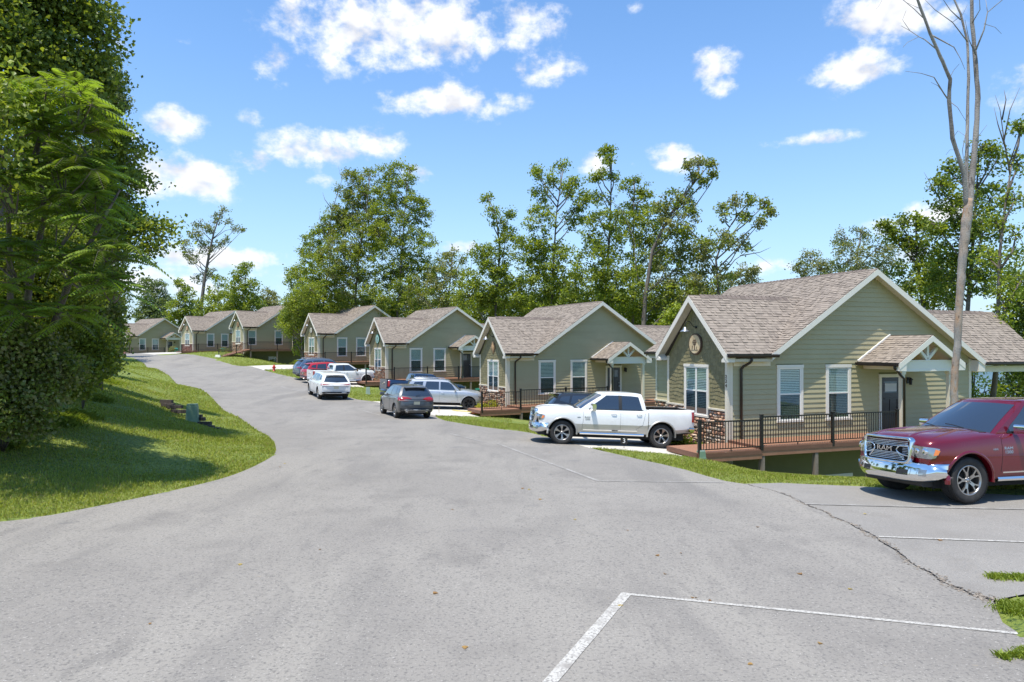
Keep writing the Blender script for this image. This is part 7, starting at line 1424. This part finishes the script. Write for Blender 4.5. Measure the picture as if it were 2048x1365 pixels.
# ================================================================== grass, weeds, fallen leaves
def grass(name, n, boxes, label, R=np.random.default_rng(11), hgt=.05, keepout=True, scale0=11., prob=None):
    X = []; Yy = []
    for (x0, x1, y0, y1, f) in boxes:
        k = int(n*f); X.append(R.uniform(x0, x1, k)); u = R.random(k); Yy.append(1/((1/y0)+(1/y1-1/y0)*u) if y0 > 1 else R.uniform(y0, y1, k))
    X = np.concatenate(X); Yy = np.concatenate(Yy); vis = np.abs((X/Yy)) < .8; X, Yy = X[vis], Yy[vis]
    bad = np.zeros(len(X), bool)
    for p in hard+houses_poly: bad |= inside(p, X, Yy)
    X, Yy = X[~bad], Yy[~bad]; Z = G(X, Yy)
    m = len(X); sc = np.clip(Yy/scale0, .9, 4)**.85; az = R.uniform(0, 6.283, m); h = hgt*R.uniform(.5, 1.4, m)*sc**.35; lean = R.uniform(.1, .9, m)*h; w = .0055*sc*R.uniform(.7, 1.3, m)
    patch = .5+.5*np.sin(X*1.1+1.7*np.sin(Yy*.7))*np.cos(Yy*.9+np.sin(X*.8)); h = h*(.75+.5*patch)
    P = np.stack([X, Yy, Z-.005], 1); d = np.stack([np.cos(az), np.sin(az), 0*az], 1); s = np.stack([-np.sin(az), np.cos(az), 0*az], 1)
    tip = P+d*lean[:, None]+np.array([0, 0, 1])*h[:, None]; mid = P+d*(lean*.35)[:, None]+np.array([0, 0, 1])*(h*.6)[:, None]
    V = np.stack([P-s*w[:, None], P+s*w[:, None], mid+s*w[:, None]*.8, tip, mid-s*w[:, None]*.8], 1).reshape(-1, 3)
    i = np.arange(m)*5; F_ = np.stack([i, i+1, i+2, i+3, i+4], 1)
    c0 = np.array([.2,.25,.035]); c1 = np.array([.38,.42,.085]); t = np.clip(R.random(m)*.6+patch*.4, 0, 1)[:, None]; C = c0+(c1-c0)*t; dry = R.random(m) < .1; C[dry] = np.array([.32,.27,.12])
    o = link(name, np_mesh(name, V, F_, M['blade'], np.repeat(C, 5, 0))); tag(o, label, 'grass', kind='stuff'); return o
grass('lawn_grass', 300000, [(-19,-5.8,10.5,24,.55),(-22,-5.8,22,48,.3),(-42,-12,44,95,.15)], 'mown grass blades on the left bank and ditch')
grass('lawn_grass', 200000, [(-1,16,14.2,24,.6),(-4,4,24,34,.2),(-18,0,34,62,.2),], 'mown grass blades on the strips between road and cottages', scale0=15.)
grass('lawn_grass', 40000, [(-45,-14,60,100,1.)], 'grass blades on the far verges near the crest', hgt=.08, scale0=15.)
# grass island and tufts at the right edge of the pad
R = np.random.default_rng(5)
def tuft(name, pts, n, h, label, loc):
    """pts: list of (x, y, r)"""
    V = []; C = []; i0 = 0; x0, y0 = loc; z0 = g1(x0, y0)
    X = np.concatenate([R.normal(p[0], p[2]*.5, int(n/len(pts))) for p in pts]); Y_ = np.concatenate([R.normal(p[1], p[2]*.5, int(n/len(pts))) for p in pts]); m = len(X); Z = G(X, Y_)
    az = R.uniform(0, 6.283, m); hh = h*R.uniform(.4, 1.3, m); ln = hh*R.uniform(.3, 1.3, m); w = .004*R.uniform(.7, 1.6, m); P = np.stack([X-x0, Y_-y0, Z-z0-.003], 1); d = np.stack([np.cos(az), np.sin(az), 0*az], 1); s = np.stack([-np.sin(az), np.cos(az), 0*az], 1)
    tip = P+d*ln[:, None]+np.array([0, 0, 1])*hh[:, None]; mid = P+d*(ln*.35)[:, None]+np.array([0, 0, 1])*(hh*.65)[:, None]
    V = np.stack([P-s*w[:, None], P+s*w[:, None], mid+s*w[:, None]*.9, tip, mid-s*w[:, None]*.9], 1).reshape(-1, 3); i = np.arange(m)*5; C = np.array([.17,.25,.035])+np.array([.14,.13,.03])*R.random((m, 1))
    o = link(name, np_mesh(name, V, np.stack([i, i+1, i+2, i+3, i+4], 1), M['blade'], np.repeat(C, 5, 0)), None, (x0, y0, z0)); return tag(o, label, 'grass', kind='stuff')
a = at(2010,1158)[:2]; tuft('grass_tuft', [(a[0]+dx, a[1]+dy, .1) for dx, dy in ((-.12,0),(0,.03),(.12,-.02),(.2,0))], 900, .05, 'small grass tuft growing in the pad asphalt', a)
a = at(2040,1235)[:2]; tuft('grass_island', [(a[0]+dx+.28, a[1]+dy*.7, .2) for dx, dy in ((-.15,.25),(.1,.2),(.4,.15),(.2,-.05),(.45,-.1),(.8,.1),(.9,-.3),(1.3,0),(.65,-.4),(.8,.4),(1.3,.4))], 16000, .06, 'grass island at the lower right edge of the road', a)
a = at(2008,1318)[:2]; tuft('grass_tuft', [(a[0],a[1],.06),(a[0]+.15,a[1]+.03,.06),(a[0]+.3,a[1]+.1,.1)], 500, .05, 'two tiny grass sprigs at the lower right corner', a)
# taller weeds along the thicket foot
tuft('weeds', [(*at(px, py)[:2], .45) for px, py in ((20,868),(60,860),(110,850),(160,835),(190,800),(215,765),(0,890),(215,740),(130,842))], 12000, .15, 'tall weeds along the foot of the thicket', at(100,850)[:2])
# fallen leaves on the tarmac
mb = MB(); rr = random.Random(8)
for (px, py) in ((1385,1197),(1392,1199),(1420,1203),(1255,1062),(1362,1108),(1515,1055),(1045,978),(1058,980),(870,1190),(640,1100),(1150,1040),(1880,1082),(1520,965),(1315,1112),(1640,1290),(1240,1215),(1730,1030),(1885,1000),(560,935),(570,928),(760,880),(700,950),(1080,1000),(1600,1150),(1700,1180),(905,1020),(1330,1380/1.2),(480,1130),(930,1300),(1500,1330),(300,1250),(1100,905)):
    x, y, z = at(px, py, .004); s = rr.uniform(.02, .045); a = rr.random()*6; c = rr.choice([(.45,.28,.1),(.35,.2,.08),(.5,.38,.12),(.25,.15,.08)]); vs = []
    for j in range(6): t = a+j*1.047; q = s*(1 if j % 2 else .6); vs.append((x+math.cos(t)*q, y+math.sin(t)*q, z+rr.uniform(0, .012)))
    mb.add(vs+[(x, y, z+.004)], [(j, (j+1) % 6, 6) for j in range(6)], c)
mb.build('fallen_leaves', M['leaf'], kind='stuff', label='scattered small brown leaves on the asphalt')
